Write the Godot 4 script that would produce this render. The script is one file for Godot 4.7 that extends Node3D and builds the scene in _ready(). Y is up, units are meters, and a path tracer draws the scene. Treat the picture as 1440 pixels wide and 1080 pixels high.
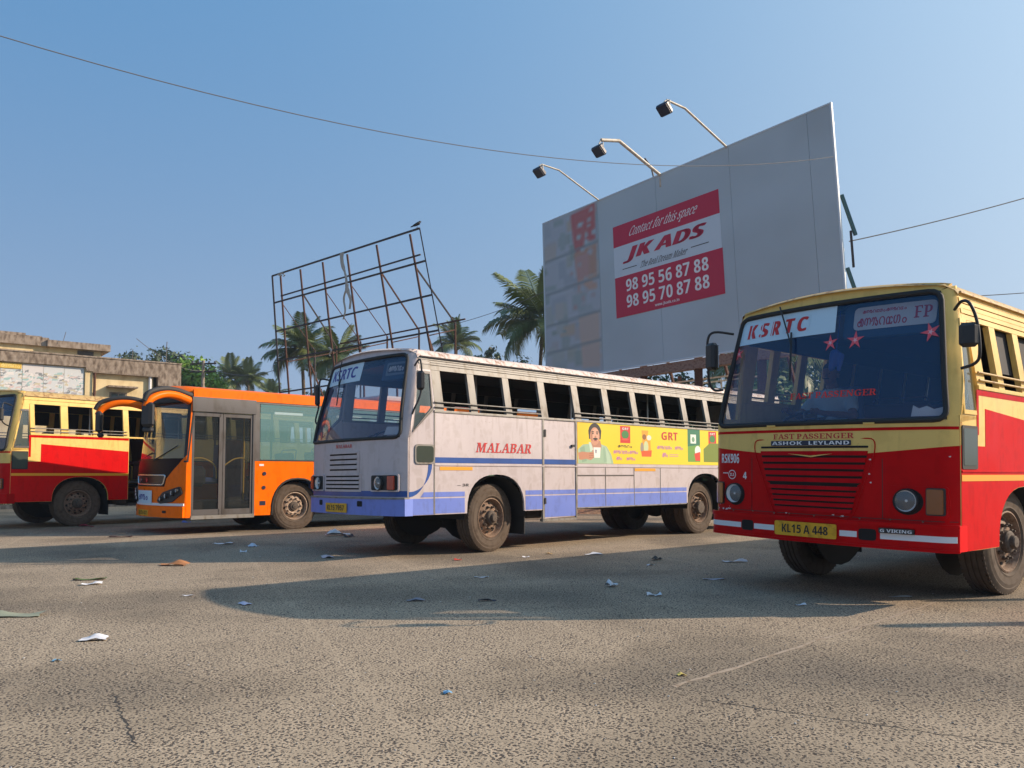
extends Node3D

# ---------------------------------------------------------------- mesh builder
class MB:
	var v := PackedVector3Array()
	var n := PackedVector3Array()
	var t := PackedVector2Array()
	var c := PackedColorArray()
	var tint := Color.WHITE

	func tri(p: Vector3, q: Vector3, r: Vector3, np: Vector3, nq: Vector3, nr: Vector3, up := Vector2.ZERO, uq := Vector2.ZERO, ur := Vector2.ZERO) -> void:
		if (q - p).cross(r - p).dot(np + nq + nr) > 0.0:
			v.append(p); v.append(r); v.append(q)
			n.append(np); n.append(nr); n.append(nq)
			t.append(up); t.append(ur); t.append(uq)
		else:
			v.append(p); v.append(q); v.append(r)
			n.append(np); n.append(nq); n.append(nr)
			t.append(up); t.append(uq); t.append(ur)
		c.append(tint); c.append(tint); c.append(tint)

	func flat(p: Vector3, q: Vector3, r: Vector3, nn: Vector3) -> void:
		tri(p, q, r, nn, nn, nn)

	func quad(p: Vector3, q: Vector3, r: Vector3, s: Vector3, nn: Vector3) -> void:
		tri(p, q, r, nn, nn, nn)
		tri(p, r, s, nn, nn, nn)

	func box(at: Vector3, size: Vector3, ch := 0.0, b := Basis()) -> void:
		var h := size * 0.5
		if ch <= 0.0:
			ch = 0.0
		ch = minf(ch, minf(h.x, minf(h.y, h.z)) * 0.9)
		for a in 3:
			for s in [-1.0, 1.0]:
				var nn := Vector3.ZERO
				nn[a] = s
				var k: Array = []
				for w in [[-1.0, -1.0], [1.0, -1.0], [1.0, 1.0], [-1.0, 1.0]]:
					k.append(at + b * _cp(h, ch, a, s, w[0], w[1]))
				quad(k[0], k[1], k[2], k[3], b * nn)
		if ch <= 0.0:
			return
		for a in 3:
			var bb := (a + 1) % 3
			var cc := (a + 2) % 3
			for s in [-1.0, 1.0]:
				for u in [-1.0, 1.0]:
					var k: Array = []
					for w in [-1.0, 1.0]:
						var p := Vector3.ZERO
						p[a] = s * h[a]; p[bb] = u * (h[bb] - ch); p[cc] = w * (h[cc] - ch)
						k.append(p)
						p = Vector3.ZERO
						p[a] = s * (h[a] - ch); p[bb] = u * h[bb]; p[cc] = w * (h[cc] - ch)
						k.append(p)
					var nn := Vector3.ZERO
					nn[a] = s; nn[bb] = u
					nn = b * nn.normalized()
					quad(at + b * k[0], at + b * k[1], at + b * k[3], at + b * k[2], nn)
		for x in [-1.0, 1.0]:
			for y in [-1.0, 1.0]:
				for z in [-1.0, 1.0]:
					var sg := Vector3(x, y, z)
					var k: Array = []
					for a in 3:
						var p := Vector3(h.x - ch, h.y - ch, h.z - ch)
						p[a] = h[a]
						k.append(at + b * (p * sg))
					flat(k[0], k[1], k[2], b * sg.normalized())

	func _cp(h: Vector3, ch: float, a: int, s: float, u: float, w: float) -> Vector3:
		var p := Vector3.ZERO
		p[a] = s * h[a]
		var bb := (a + 1) % 3
		var cc := (a + 2) % 3
		p[bb] = u * (h[bb] - ch)
		p[cc] = w * (h[cc] - ch)
		return p

	func beam(p: Vector3, q: Vector3, w: float, h: float, ch := 0.0) -> void:
		var d := q - p
		var f := d.normalized()
		var up := Vector3.UP if absf(f.y) < 0.95 else Vector3.RIGHT
		var r := f.cross(up).normalized()
		up = r.cross(f)
		box((p + q) * 0.5, Vector3(w, h, d.length()), ch, Basis(r, up, -f))

	func tube(path: PackedVector3Array, r0: float, sides := 6, r1 := -1.0, caps := true, closed := false) -> void:
		if r1 < 0.0:
			r1 = r0
		var m := path.size()
		var rings: Array = []
		var up := Vector3.UP
		for i in m:
			var a := path[maxi(i - 1, 0)] if not closed else path[(i - 1 + m) % m]
			var b := path[mini(i + 1, m - 1)] if not closed else path[(i + 1) % m]
			var d := (b - a).normalized()
			if i == 0 and absf(d.dot(up)) > 0.9:
				up = Vector3.RIGHT
			var x := d.cross(up).normalized()
			if x.length() < 0.5:
				x = d.cross(Vector3.FORWARD).normalized()
			var y := x.cross(d)
			up = y
			var rr := lerpf(r0, r1, float(i) / maxf(m - 1, 1))
			var ring: Array = []
			for k in sides:
				var an := TAU * k / sides
				var nn := x * cos(an) + y * sin(an)
				ring.append([path[i] + nn * rr, nn])
			rings.append(ring)
		for i in (m if closed else m - 1):
			var ra: Array = rings[i]
			var rb: Array = rings[(i + 1) % m]
			for k in sides:
				var k2 := (k + 1) % sides
				tri(ra[k][0], ra[k2][0], rb[k][0], ra[k][1], ra[k2][1], rb[k][1])
				tri(ra[k2][0], rb[k2][0], rb[k][0], ra[k2][1], rb[k2][1], rb[k][1])
		if caps and not closed:
			for e in [0, m - 1]:
				var nn := (path[0] - path[1]).normalized() if e == 0 else (path[m - 1] - path[m - 2]).normalized()
				for k in range(1, sides - 1):
					flat(rings[e][0][0], rings[e][k][0], rings[e][k + 1][0], nn)

	# profile of (radius, along) turned about the local z axis of xf
	func lathe(prof: PackedVector2Array, xf: Transform3D, sides := 20, crease := true) -> void:
		for i in prof.size() - 1:
			var a := prof[i]
			var b := prof[i + 1]
			var d := b - a
			if d.length() < 1e-6:
				continue
			var nr := Vector2(d.y, -d.x).normalized()
			for k in sides:
				var a0 := TAU * k / sides
				var a1 := TAU * (k + 1) / sides
				var d0 := Vector3(cos(a0), sin(a0), 0)
				var d1 := Vector3(cos(a1), sin(a1), 0)
				var z := Vector3(0, 0, 1)
				var n0 := xf.basis * (d0 * nr.x + z * nr.y)
				var n1 := xf.basis * (d1 * nr.x + z * nr.y)
				var p00 := xf * (d0 * a.x + z * a.y)
				var p01 := xf * (d1 * a.x + z * a.y)
				var p10 := xf * (d0 * b.x + z * b.y)
				var p11 := xf * (d1 * b.x + z * b.y)
				if a.x > 1e-5:
					tri(p00, p01, p10, n0, n1, n0)
				if b.x > 1e-5:
					tri(p01, p11, p10, n1, n1, n0)

	# rows of points; normals from neighbours, turned away from the point hub
	func grid(rows: Array, hub: Vector3, uv := false) -> void:
		var m := rows.size()
		var w: int = rows[0].size()
		var ns: Array = []
		for i in m:
			var row: Array = []
			for j in w:
				var du: Vector3 = rows[i][mini(j + 1, w - 1)] - rows[i][maxi(j - 1, 0)]
				var dv: Vector3 = rows[mini(i + 1, m - 1)][j] - rows[maxi(i - 1, 0)][j]
				var nn := du.cross(dv).normalized()
				if nn.dot(rows[i][j] - hub) < 0.0:
					nn = -nn
				row.append(nn)
			ns.append(row)
		for i in m - 1:
			for j in w - 1:
				var u0 := Vector2(float(j) / (w - 1), float(i) / (m - 1))
				var u1 := Vector2(float(j + 1) / (w - 1), float(i + 1) / (m - 1))
				tri(rows[i][j], rows[i][j + 1], rows[i + 1][j], ns[i][j], ns[i][j + 1], ns[i + 1][j], u0, Vector2(u1.x, u0.y), Vector2(u0.x, u1.y))
				tri(rows[i][j + 1], rows[i + 1][j + 1], rows[i + 1][j], ns[i][j + 1], ns[i + 1][j + 1], ns[i + 1][j], Vector2(u1.x, u0.y), u1, Vector2(u0.x, u1.y))

	# a polygon carried onto a surface: fn(u, v, w) is the surface pushed out by w
	func prism(poly: PackedVector2Array, fn: Callable, w0: float, w1: float, strip := 0.0, back := true) -> void:
		var pieces: Array = [poly]
		if strip > 0.0:
			pieces = []
			var lo := INF
			var hi := -INF
			for p in poly:
				lo = minf(lo, p.x); hi = maxf(hi, p.x)
			var k := maxi(1, ceili((hi - lo) / strip))
			for i in k:
				var x0 := lo + (hi - lo) * i / k
				var x1 := lo + (hi - lo) * (i + 1) / k
				pieces.append_array(Geometry2D.intersect_polygons(poly, PackedVector2Array([Vector2(x0, -99), Vector2(x1, -99), Vector2(x1, 99), Vector2(x0, 99)])))
		for p in pieces:
			var idx := Geometry2D.triangulate_polygon(p)
			var top: Array = []
			var bot: Array = []
			var nn: Array = []
			for q in p:
				top.append(fn.call(q.x, q.y, w1))
				bot.append(fn.call(q.x, q.y, w0))
				var du: Vector3 = fn.call(q.x + 0.004, q.y, w1) - fn.call(q.x - 0.004, q.y, w1)
				var dv: Vector3 = fn.call(q.x, q.y + 0.004, w1) - fn.call(q.x, q.y - 0.004, w1)
				var m := du.cross(dv).normalized()
				if m.dot(fn.call(q.x, q.y, w1 + 0.01) - fn.call(q.x, q.y, w1)) < 0.0:
					m = -m
				nn.append(m)
			for k in range(0, idx.size(), 3):
				var a := idx[k]
				var b := idx[k + 1]
				var d := idx[k + 2]
				tri(top[a], top[b], top[d], nn[a], nn[b], nn[d], p[a], p[b], p[d])
				if back:
					tri(bot[a], bot[b], bot[d], -nn[a], -nn[b], -nn[d], p[a], p[b], p[d])
		var cw := Geometry2D.is_polygon_clockwise(poly)
		for i in poly.size():
			var a := poly[i]
			var b := poly[(i + 1) % poly.size()]
			var d := b - a
			if d.length() < 1e-6:
				continue
			var out := Vector2(d.y, -d.x).normalized() * (-1.0 if cw else 1.0)
			var k := 1 if strip <= 0.0 else maxi(1, ceili(absf(d.x) / strip))
			for j in k:
				var p := a + d * (float(j) / k)
				var q := a + d * (float(j + 1) / k)
				var mid := (p + q) * 0.5
				var nn: Vector3 = (fn.call(mid.x + out.x * 0.01, mid.y + out.y * 0.01, w1) - fn.call(mid.x, mid.y, w1)).normalized()
				quad(fn.call(p.x, p.y, w0), fn.call(q.x, q.y, w0), fn.call(q.x, q.y, w1), fn.call(p.x, p.y, w1), nn)

	func mesh() -> ArrayMesh:
		var a := []
		a.resize(Mesh.ARRAY_MAX)
		a[Mesh.ARRAY_VERTEX] = v
		a[Mesh.ARRAY_NORMAL] = n
		a[Mesh.ARRAY_TEX_UV] = t
		a[Mesh.ARRAY_COLOR] = c
		var m := ArrayMesh.new()
		m.add_surface_from_arrays(Mesh.PRIMITIVE_TRIANGLES, a)
		return m

	# surface nets of capsules [a, b, ra, rb, k] joined by a smooth minimum
	func nets(prims: Array, cell: float, pad := 0.05) -> void:
		var lo := Vector3(INF, INF, INF)
		var hi := -lo
		for q in prims:
			var r := maxf(q[2], q[3]) + pad
			lo = lo.min(q[0] - Vector3(r, r, r)).min(q[1] - Vector3(r, r, r))
			hi = hi.max(q[0] + Vector3(r, r, r)).max(q[1] + Vector3(r, r, r))
		var nx := int((hi.x - lo.x) / cell) + 2
		var ny := int((hi.y - lo.y) / cell) + 2
		var nz := int((hi.z - lo.z) / cell) + 2
		var f := PackedFloat32Array()
		f.resize(nx * ny * nz)
		f.fill(1.0)
		for q in prims:
			var a: Vector3 = q[0]
			var b: Vector3 = q[1]
			var ra: float = q[2]
			var rb: float = q[3]
			var k: float = q[4]
			var r := maxf(ra, rb) + maxf(k, cell * 2.0) + cell
			var i0 := Vector3i(((a.min(b) - Vector3(r, r, r)) - lo) / cell)
			var i1 := Vector3i(((a.max(b) + Vector3(r, r, r)) - lo) / cell) + Vector3i(1, 1, 1)
			i0 = i0.clamp(Vector3i.ZERO, Vector3i(nx - 1, ny - 1, nz - 1))
			i1 = i1.clamp(Vector3i.ZERO, Vector3i(nx - 1, ny - 1, nz - 1))
			var ab := b - a
			var l2 := maxf(ab.length_squared(), 1e-9)
			for z in range(i0.z, i1.z + 1):
				for y in range(i0.y, i1.y + 1):
					for x in range(i0.x, i1.x + 1):
						var p := lo + Vector3(x, y, z) * cell
						var h := clampf((p - a).dot(ab) / l2, 0.0, 1.0)
						var d := (p - a - ab * h).length() - lerpf(ra, rb, h)
						var at := x + nx * (y + ny * z)
						var o := f[at]
						if k > 0.0:
							var s := clampf(0.5 + 0.5 * (o - d) / k, 0.0, 1.0)
							f[at] = lerpf(o, d, s) - k * s * (1.0 - s)
						else:
							f[at] = minf(o, d)
		var vid := {}
		var pts := PackedVector3Array()
		var nrm := PackedVector3Array()
		var offs := [0, 1, nx, nx + 1, nx * ny, nx * ny + 1, nx * ny + nx, nx * ny + nx + 1]
		for z in nz - 1:
			for y in ny - 1:
				for x in nx - 1:
					var at := x + nx * (y + ny * z)
					var neg := 0
					for o in offs:
						if f[at + o] < 0.0:
							neg += 1
					if neg == 0 or neg == 8:
						continue
					var sum := Vector3.ZERO
					var cnt := 0
					for e in [[0, 1], [2, 3], [4, 5], [6, 7], [0, 2], [1, 3], [4, 6], [5, 7], [0, 4], [1, 5], [2, 6], [3, 7]]:
						var d0 := f[at + offs[e[0]]]
						var d1 := f[at + offs[e[1]]]
						if (d0 < 0.0) == (d1 < 0.0):
							continue
						var h := d0 / (d0 - d1)
						var p0 := Vector3(e[0] & 1, (e[0] >> 1) & 1, e[0] >> 2)
						var p1 := Vector3(e[1] & 1, (e[1] >> 1) & 1, e[1] >> 2)
						sum += p0.lerp(p1, h)
						cnt += 1
					vid[at] = pts.size()
					pts.append(lo + (Vector3(x, y, z) + sum / cnt) * cell)
					var g := Vector3(f[at + 1] + f[at + offs[3]] + f[at + offs[5]] + f[at + offs[7]] - f[at] - f[at + offs[2]] - f[at + offs[4]] - f[at + offs[6]],
						f[at + offs[2]] + f[at + offs[3]] + f[at + offs[6]] + f[at + offs[7]] - f[at] - f[at + 1] - f[at + offs[4]] - f[at + offs[5]],
						f[at + offs[4]] + f[at + offs[5]] + f[at + offs[6]] + f[at + offs[7]] - f[at] - f[at + 1] - f[at + offs[2]] - f[at + offs[3]])
					nrm.append(g.normalized())
		var st := [1, nx, nx * ny]
		for at in vid:
			for a in 3:
				var s1: int = st[(a + 1) % 3]
				var s2: int = st[(a + 2) % 3]
				if (f[at] < 0.0) == (f[at + st[a]] < 0.0):
					continue
				if not (vid.has(at - s1) and vid.has(at - s2) and vid.has(at - s1 - s2)):
					continue
				var i0: int = vid[at]
				var i1: int = vid[at - s1]
				var i2: int = vid[at - s1 - s2]
				var i3: int = vid[at - s2]
				tri(pts[i0], pts[i1], pts[i2], nrm[i0], nrm[i1], nrm[i2])
				tri(pts[i0], pts[i2], pts[i3], nrm[i0], nrm[i2], nrm[i3])

# ---------------------------------------------------------------- scene helpers
var used := {}
var T := {}
var M := {}
var lean := Transform3D()      # how the body of the bus under construction leans on its springs
var store := {}
var sans := SystemFont.new()
var serif := SystemFont.new()
var narrow := SystemFont.new()

func numbered(called: String) -> String:
	used[called] = used.get(called, -1) + 1
	return called if used[called] == 0 else "%s_%03d" % [called, used[called]]

func thing(called: String, label: String, category: String, at := Vector3.ZERO, yaw := 0.0, group := "") -> Node3D:
	var o := Node3D.new()
	o.name = numbered(called)
	add_child(o)
	o.position = at
	o.rotation.y = yaw
	tag(o, label, category, group)
	return o

func tag(o: Node3D, label: String, category: String, group := "") -> void:
	o.set_meta("label", label)
	o.set_meta("category", category)
	if group:
		o.set_meta("group", group)

func part(called: String, m, material: Material, parent: Node3D, xf = null, label := "") -> MeshInstance3D:
	var o := MeshInstance3D.new()
	o.name = called
	o.mesh = m.mesh() if m is MB else m
	o.material_override = material
	parent.add_child(o, true)
	if xf is Transform3D:
		o.transform = xf
	if label:
		o.set_meta("label", label)
	return o

func single(called: String, m, material: Material, label: String, category: String, at := Vector3.ZERO, group := "") -> MeshInstance3D:
	var o := part(numbered(called), m, material, self)
	o.position = at
	tag(o, label, category, group)
	return o

func struct(called: String, m, material: Material, parent: Node3D = self) -> MeshInstance3D:
	var o := part(called, m, material, parent)
	if parent == self:
		o.set_meta("kind", "structure")
	return o

func V(x, y) -> Vector2:
	return Vector2(x, y)

func rect(x0: float, y0: float, x1: float, y1: float) -> PackedVector2Array:
	return PackedVector2Array([V(x0, y0), V(x1, y0), V(x1, y1), V(x0, y1)])

func rrect(x0: float, y0: float, x1: float, y1: float, r: float, k := 4) -> PackedVector2Array:
	return rounded(rect(minf(x0, x1), minf(y0, y1), maxf(x0, x1), maxf(y0, y1)), r, k)

func rounded(poly: PackedVector2Array, r: float, k := 4) -> PackedVector2Array:
	var out := PackedVector2Array()
	var m := poly.size()
	for i in m:
		var p := poly[i]
		var a := (poly[(i - 1 + m) % m] - p).normalized()
		var b := (poly[(i + 1) % m] - p).normalized()
		for j in k + 1:
			var h := float(j) / k
			out.append((p + a * r).lerp(p, h).lerp(p.lerp(p + b * r, h), h))
	return out

func disc(x: float, y: float, rx: float, ry: float, k := 16) -> PackedVector2Array:
	var out := PackedVector2Array()
	for i in k:
		out.append(V(x + rx * cos(TAU * i / k), y + ry * sin(TAU * i / k)))
	return out

func pts(a: Array) -> PackedVector2Array:
	var out := PackedVector2Array()
	for i in range(0, a.size(), 2):
		out.append(V(a[i], a[i + 1]))
	return out

func path3(a: Array) -> PackedVector3Array:
	var out := PackedVector3Array()
	for i in range(0, a.size(), 3):
		out.append(Vector3(a[i], a[i + 1], a[i + 2]))
	return out

func smooth(p: PackedVector3Array, k := 5) -> PackedVector3Array:
	var cv := Curve3D.new()
	for i in p.size():
		var tg := (p[mini(i + 1, p.size() - 1)] - p[maxi(i - 1, 0)]) / 6.0
		cv.add_point(p[i], -tg, tg)
	var out := PackedVector3Array()
	for i in p.size() - 1:
		for j in k:
			out.append(cv.sample(i, float(j) / k))
	out.append(p[p.size() - 1])
	return out

# lettering carried onto a surface: the words fill the box x0..x1, y0..y1
func letters(m: MB, words: String, fn: Callable, x0: float, y0: float, x1: float, y1: float, w: float, font: Font, shear := 0.0, bold := 0.0) -> void:
	var tm := TextMesh.new()
	tm.font = font
	tm.font_size = 48
	tm.pixel_size = 0.01
	tm.depth = 0.02
	tm.curve_step = 1.5
	tm.text = words
	var a := tm.get_mesh_arrays()
	var vs: PackedVector3Array = a[Mesh.ARRAY_VERTEX]
	var id: PackedInt32Array = a[Mesh.ARRAY_INDEX] if a[Mesh.ARRAY_INDEX] != null else PackedInt32Array(range(vs.size()))
	var lo := Vector2(INF, INF)
	var hi := -lo
	for p in vs:
		lo = lo.min(V(p.x, p.y)); hi = hi.max(V(p.x, p.y))
	var sh := shear * absf(y1 - y0) / absf(x1 - x0)
	for k in range(0, id.size(), 3):
		var q: Array = []
		var front := true
		for j in 3:
			var p := vs[id[k + j]]
			if p.z < 0.0:
				front = false
			var h := (p.y - lo.y) / (hi.y - lo.y)
			var g := (p.x - lo.x) / (hi.x - lo.x)
			g = g * (1.0 - absf(sh)) + sh * h
			q.append(fn.call(lerpf(x0, x1, g), lerpf(y0, y1, h), w + (0.002 if p.z > 0.0 else 0.0)))
		if not front:
			continue
		var nn: Vector3 = (q[1] - q[0]).cross(q[2] - q[0])
		if nn.length() < 1e-12:
			continue
		var c0: float = (x0 + x1) * 0.5
		var c1: float = (y0 + y1) * 0.5
		var outw: Vector3 = fn.call(c0, c1, w + 0.1) - fn.call(c0, c1, w)
		nn = nn.normalized()
		if nn.dot(outw) < 0.0:
			nn = -nn
		m.flat(q[0], q[1], q[2], nn)

# pen strokes (polylines in a unit box) carried onto a surface
func strokes(m: MB, lines: Array, fn: Callable, x0: float, y0: float, x1: float, y1: float, pen: float, w: float) -> void:
	var lift := 0.0
	for ln in lines:
		lift += 0.0003
		for i in ln.size() - 1:
			var a := V(lerpf(x0, x1, ln[i].x), lerpf(y0, y1, ln[i].y))
			var b := V(lerpf(x0, x1, ln[i + 1].x), lerpf(y0, y1, ln[i + 1].y))
			var d := (b - a).normalized()
			var s := V(-d.y, d.x) * pen * 0.5
			a -= d * pen * 0.25
			b += d * pen * 0.25
			var l: float = w + lift + 0.0001 * (i % 2)
			var p0: Vector3 = fn.call(a.x - s.x, a.y - s.y, l)
			var nn: Vector3 = (fn.call(a.x, a.y, l + 0.1) - fn.call(a.x, a.y, l)).normalized()
			m.quad(p0, fn.call(b.x - s.x, b.y - s.y, l), fn.call(b.x + s.x, b.y + s.y, l), fn.call(a.x + s.x, a.y + s.y, l), nn)

func arc(x: float, y: float, rx: float, ry: float, a0: float, a1: float, k := 9) -> PackedVector2Array:
	var out := PackedVector2Array()
	for i in k + 1:
		var an := deg_to_rad(lerpf(a0, a1, float(i) / k))
		out.append(V(x + rx * cos(an), y + ry * sin(an)))
	return out

# ---------------------------------------------------------------- textures and materials
func noise_tex(kind: int, freq: float, oct: int, colors: Array, size := 512, sd := 1, normal := false) -> NoiseTexture2D:
	var fn := FastNoiseLite.new()
	fn.noise_type = kind
	fn.frequency = freq
	fn.fractal_octaves = oct
	fn.seed = sd
	if kind == FastNoiseLite.TYPE_CELLULAR:
		fn.cellular_return_type = FastNoiseLite.RETURN_DISTANCE
	var t := NoiseTexture2D.new()
	t.width = size
	t.height = size
	t.seamless = true
	t.noise = fn
	if normal:
		t.as_normal_map = true
		t.bump_strength = 6.0
		return t
	var g := Gradient.new()
	var off := PackedFloat32Array()
	var cols := PackedColorArray()
	for e in colors:
		off.append(e[0])
		cols.append(e[1])
	g.offsets = off
	g.colors = cols
	t.color_ramp = g
	return t

func mk(c: Color, rough: float, o := {}) -> StandardMaterial3D:
	var m := StandardMaterial3D.new()
	m.albedo_color = c.linear_to_srgb()
	m.roughness = rough
	m.metallic = o.get("metal", 0.0)
	m.metallic_specular = o.get("spec", 0.5)
	if o.has("tex"):
		m.albedo_texture = T[o.tex]
		m.uv1_triplanar = true
		m.uv1_scale = o.get("scale", Vector3.ONE)
	if o.has("rtex"):
		m.roughness_texture = T[o.rtex]
	if o.has("bump"):
		m.heightmap_enabled = true
		m.heightmap_texture = T[o.bump]
		m.heightmap_scale = o.get("depth", 0.3)
	if o.has("coat"):
		m.clearcoat_enabled = true
		m.clearcoat = o.coat
		m.clearcoat_roughness = o.get("coatr", 0.12)
	if o.has("glass"):
		m.transparency = BaseMaterial3D.TRANSPARENCY_ALPHA
		m.albedo_color.a = o.glass
	if o.has("back"):
		m.backlight_enabled = true
		m.backlight = o.back
	if o.has("vc"):
		m.vertex_color_use_as_albedo = true
	return m

func L(r: float, g: float, b: float) -> Color:
	return Color(r, g, b)

func paint(im: Image, poly: PackedVector2Array, c: Color) -> void:
	var lo := INF
	var hi := -INF
	for p in poly:
		lo = minf(lo, p.y); hi = maxf(hi, p.y)
	for y in range(maxi(0, int(lo)), mini(im.get_height(), int(hi) + 1)):
		var xs: Array = []
		for i in poly.size():
			var a := poly[i]
			var b := poly[(i + 1) % poly.size()]
			if (a.y <= y + 0.5) != (b.y <= y + 0.5):
				xs.append(a.x + (b.x - a.x) * (y + 0.5 - a.y) / (b.y - a.y))
		xs.sort()
		for i in range(0, xs.size() - 1, 2):
			im.fill_rect(Rect2i(int(xs[i]), y, maxi(1, int(xs[i + 1]) - int(xs[i])), 1), c)

func make_textures() -> void:
	for f in [sans, serif, narrow]:
		f.font_weight = 700
	sans.font_names = PackedStringArray(["Droid Sans"])
	serif.font_names = PackedStringArray(["Droid Serif"])
	narrow.font_names = PackedStringArray(["Droid Sans Mono"])
	var S := FastNoiseLite.TYPE_SIMPLEX_SMOOTH
	var W := Color.WHITE
	T.grime = noise_tex(S, 0.008, 5, [[0.0, Color(0.70, 0.65, 0.58)], [0.28, Color(0.88, 0.85, 0.81)], [0.5, Color(0.98, 0.975, 0.96)], [1.0, W]], 512, 3)
	T.dull = noise_tex(S, 0.006, 4, [[0.0, Color(0.87, 0.85, 0.83)], [0.5, Color(0.97, 0.965, 0.955)], [1.0, W]], 512, 7)
	T.streak = noise_tex(S, 0.02, 5, [[0.0, Color(0.48, 0.44, 0.41)], [0.35, Color(0.74, 0.70, 0.66)], [0.6, Color(0.96, 0.93, 0.89)], [1.0, W]], 512, 11)
	T.rust = noise_tex(S, 0.02, 5, [[0.0, Color(0.45, 0.31, 0.21)], [0.22, Color(0.68, 0.54, 0.43)], [0.36, Color(0.95, 0.92, 0.89)], [1.0, W]], 512, 15)
	T.rough = noise_tex(S, 0.01, 4, [[0.0, Color(0.55, 0.55, 0.55)], [1.0, W]], 256, 19)
	T.lumps = noise_tex(S, 0.03, 4, [[0.0, Color.BLACK], [1.0, W]], 256, 23)
	T.swell = noise_tex(S, 0.007, 2, [[0.0, Color.BLACK], [1.0, W]], 256, 37)
	T.fine = noise_tex(S, 0.12, 3, [[0.0, Color(0.7, 0.7, 0.7)], [1.0, W]], 256, 29)
	T.bark = noise_tex(S, 0.03, 4, [[0.0, Color(0.35, 0.31, 0.27)], [0.6, Color(0.8, 0.76, 0.7)], [1.0, W]], 256, 31)
	# ground: dark worn stones in pale dust
	var sz := 1024
	var n1 := FastNoiseLite.new()
	n1.noise_type = S; n1.frequency = 0.09; n1.fractal_octaves = 3; n1.fractal_gain = 0.6; n1.seed = 41
	var n2 := FastNoiseLite.new()
	n2.noise_type = FastNoiseLite.TYPE_CELLULAR; n2.frequency = 0.10; n2.cellular_return_type = FastNoiseLite.RETURN_CELL_VALUE; n2.fractal_type = FastNoiseLite.FRACTAL_NONE; n2.seed = 43
	var n4 := FastNoiseLite.new()
	n4.noise_type = FastNoiseLite.TYPE_CELLULAR; n4.frequency = 0.10; n4.cellular_return_type = FastNoiseLite.RETURN_DISTANCE; n4.fractal_type = FastNoiseLite.FRACTAL_NONE; n4.seed = 43
	var n3 := FastNoiseLite.new()
	n3.noise_type = S; n3.frequency = 0.007; n3.fractal_octaves = 4; n3.seed = 47
	var a := n1.get_seamless_image(sz, sz).get_data()
	var b := n2.get_seamless_image(sz, sz).get_data()
	var d := n3.get_seamless_image(sz, sz).get_data()
	var e := n4.get_seamless_image(sz, sz).get_data()
	var rgb := PackedByteArray()
	rgb.resize(sz * sz * 3)
	var hgt := PackedByteArray()
	hgt.resize(sz * sz)
	for i in sz * sz:
		var av := a[i] / 255.0
		var bv := b[i] / 255.0
		var dv := d[i] / 255.0
		var ev := e[i] / 255.0 + 0.8 * (av - 0.5)
		var r := 0.10 + 0.42 * bv * bv + 0.20 * (dv - 0.5)
		var k := smoothstep(r - 0.16, r + 0.12, ev)
		var sp := 0.97 + 0.10 * (bv - 0.5) + 0.14 * (dv - 0.5) + 0.16 * (av - 0.5)
		var dust := Vector3(0.682, 0.618, 0.530) * sp
		var stone := Vector3(0.325, 0.295, 0.27) * (0.75 + 0.55 * av)
		var cc := stone.lerp(dust, k)
		rgb[i * 3] = int(clampf(cc.x, 0, 1) * 255)
		rgb[i * 3 + 1] = int(clampf(cc.y, 0, 1) * 255)
		rgb[i * 3 + 2] = int(clampf(cc.z, 0, 1) * 255)
		hgt[i] = int(clampf(0.3 + 0.35 * k + 0.3 * (av - 0.5), 0, 1) * 255)
	T.ground = ImageTexture.create_from_image(Image.create_from_data(sz, sz, false, Image.FORMAT_RGB8, rgb))
	T.ground_h = ImageTexture.create_from_image(Image.create_from_data(sz, sz, false, Image.FORMAT_L8, hgt))
	# painted sheet metal: faint vertical streaks, clouding and small chips
	var s1 := FastNoiseLite.new()
	s1.noise_type = S; s1.frequency = 0.012; s1.fractal_octaves = 5; s1.seed = 61
	var s2 := FastNoiseLite.new()
	s2.noise_type = S; s2.frequency = 0.03; s2.fractal_octaves = 3; s2.seed = 63
	var s3 := FastNoiseLite.new()
	s3.noise_type = S; s3.frequency = 0.11; s3.fractal_octaves = 2; s3.seed = 67
	var p1 := s1.get_seamless_image(512, 512).get_data()
	var p2 := s2.get_seamless_image(512, 64)
	p2.resize(512, 512, Image.INTERPOLATE_CUBIC)
	var p2d := p2.get_data()
	var p3 := s3.get_seamless_image(512, 512).get_data()
	var pb := PackedByteArray()
	pb.resize(512 * 512 * 3)
	for i in 512 * 512:
		var lo := p1[i] / 255.0
		var st := p2d[i] / 255.0
		var hi := p3[i] / 255.0
		var v := 1.0 - 0.05 * smoothstep(0.45, 0.15, lo) - 0.07 * smoothstep(0.5, 0.2, st) * smoothstep(0.35, 0.6, lo)
		v -= 0.14 * smoothstep(0.84, 0.90, hi) * smoothstep(0.5, 0.65, lo)
		var w := 1.0 - v
		pb[i * 3] = int(clampf(v + w * 0.12, 0, 1) * 255)
		pb[i * 3 + 1] = int(clampf(v, 0, 1) * 255)
		pb[i * 3 + 2] = int(clampf(v - w * 0.18, 0, 1) * 255)
	T.paint = ImageTexture.create_from_image(Image.create_from_data(512, 512, false, Image.FORMAT_RGB8, pb))
	T.patches = noise_tex(S, 0.012, 5, [[0.0, Color(0.74, 0.75, 0.77)], [0.40, Color(0.90, 0.90, 0.90)], [0.58, W], [1.0, W]], 512, 53)

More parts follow.
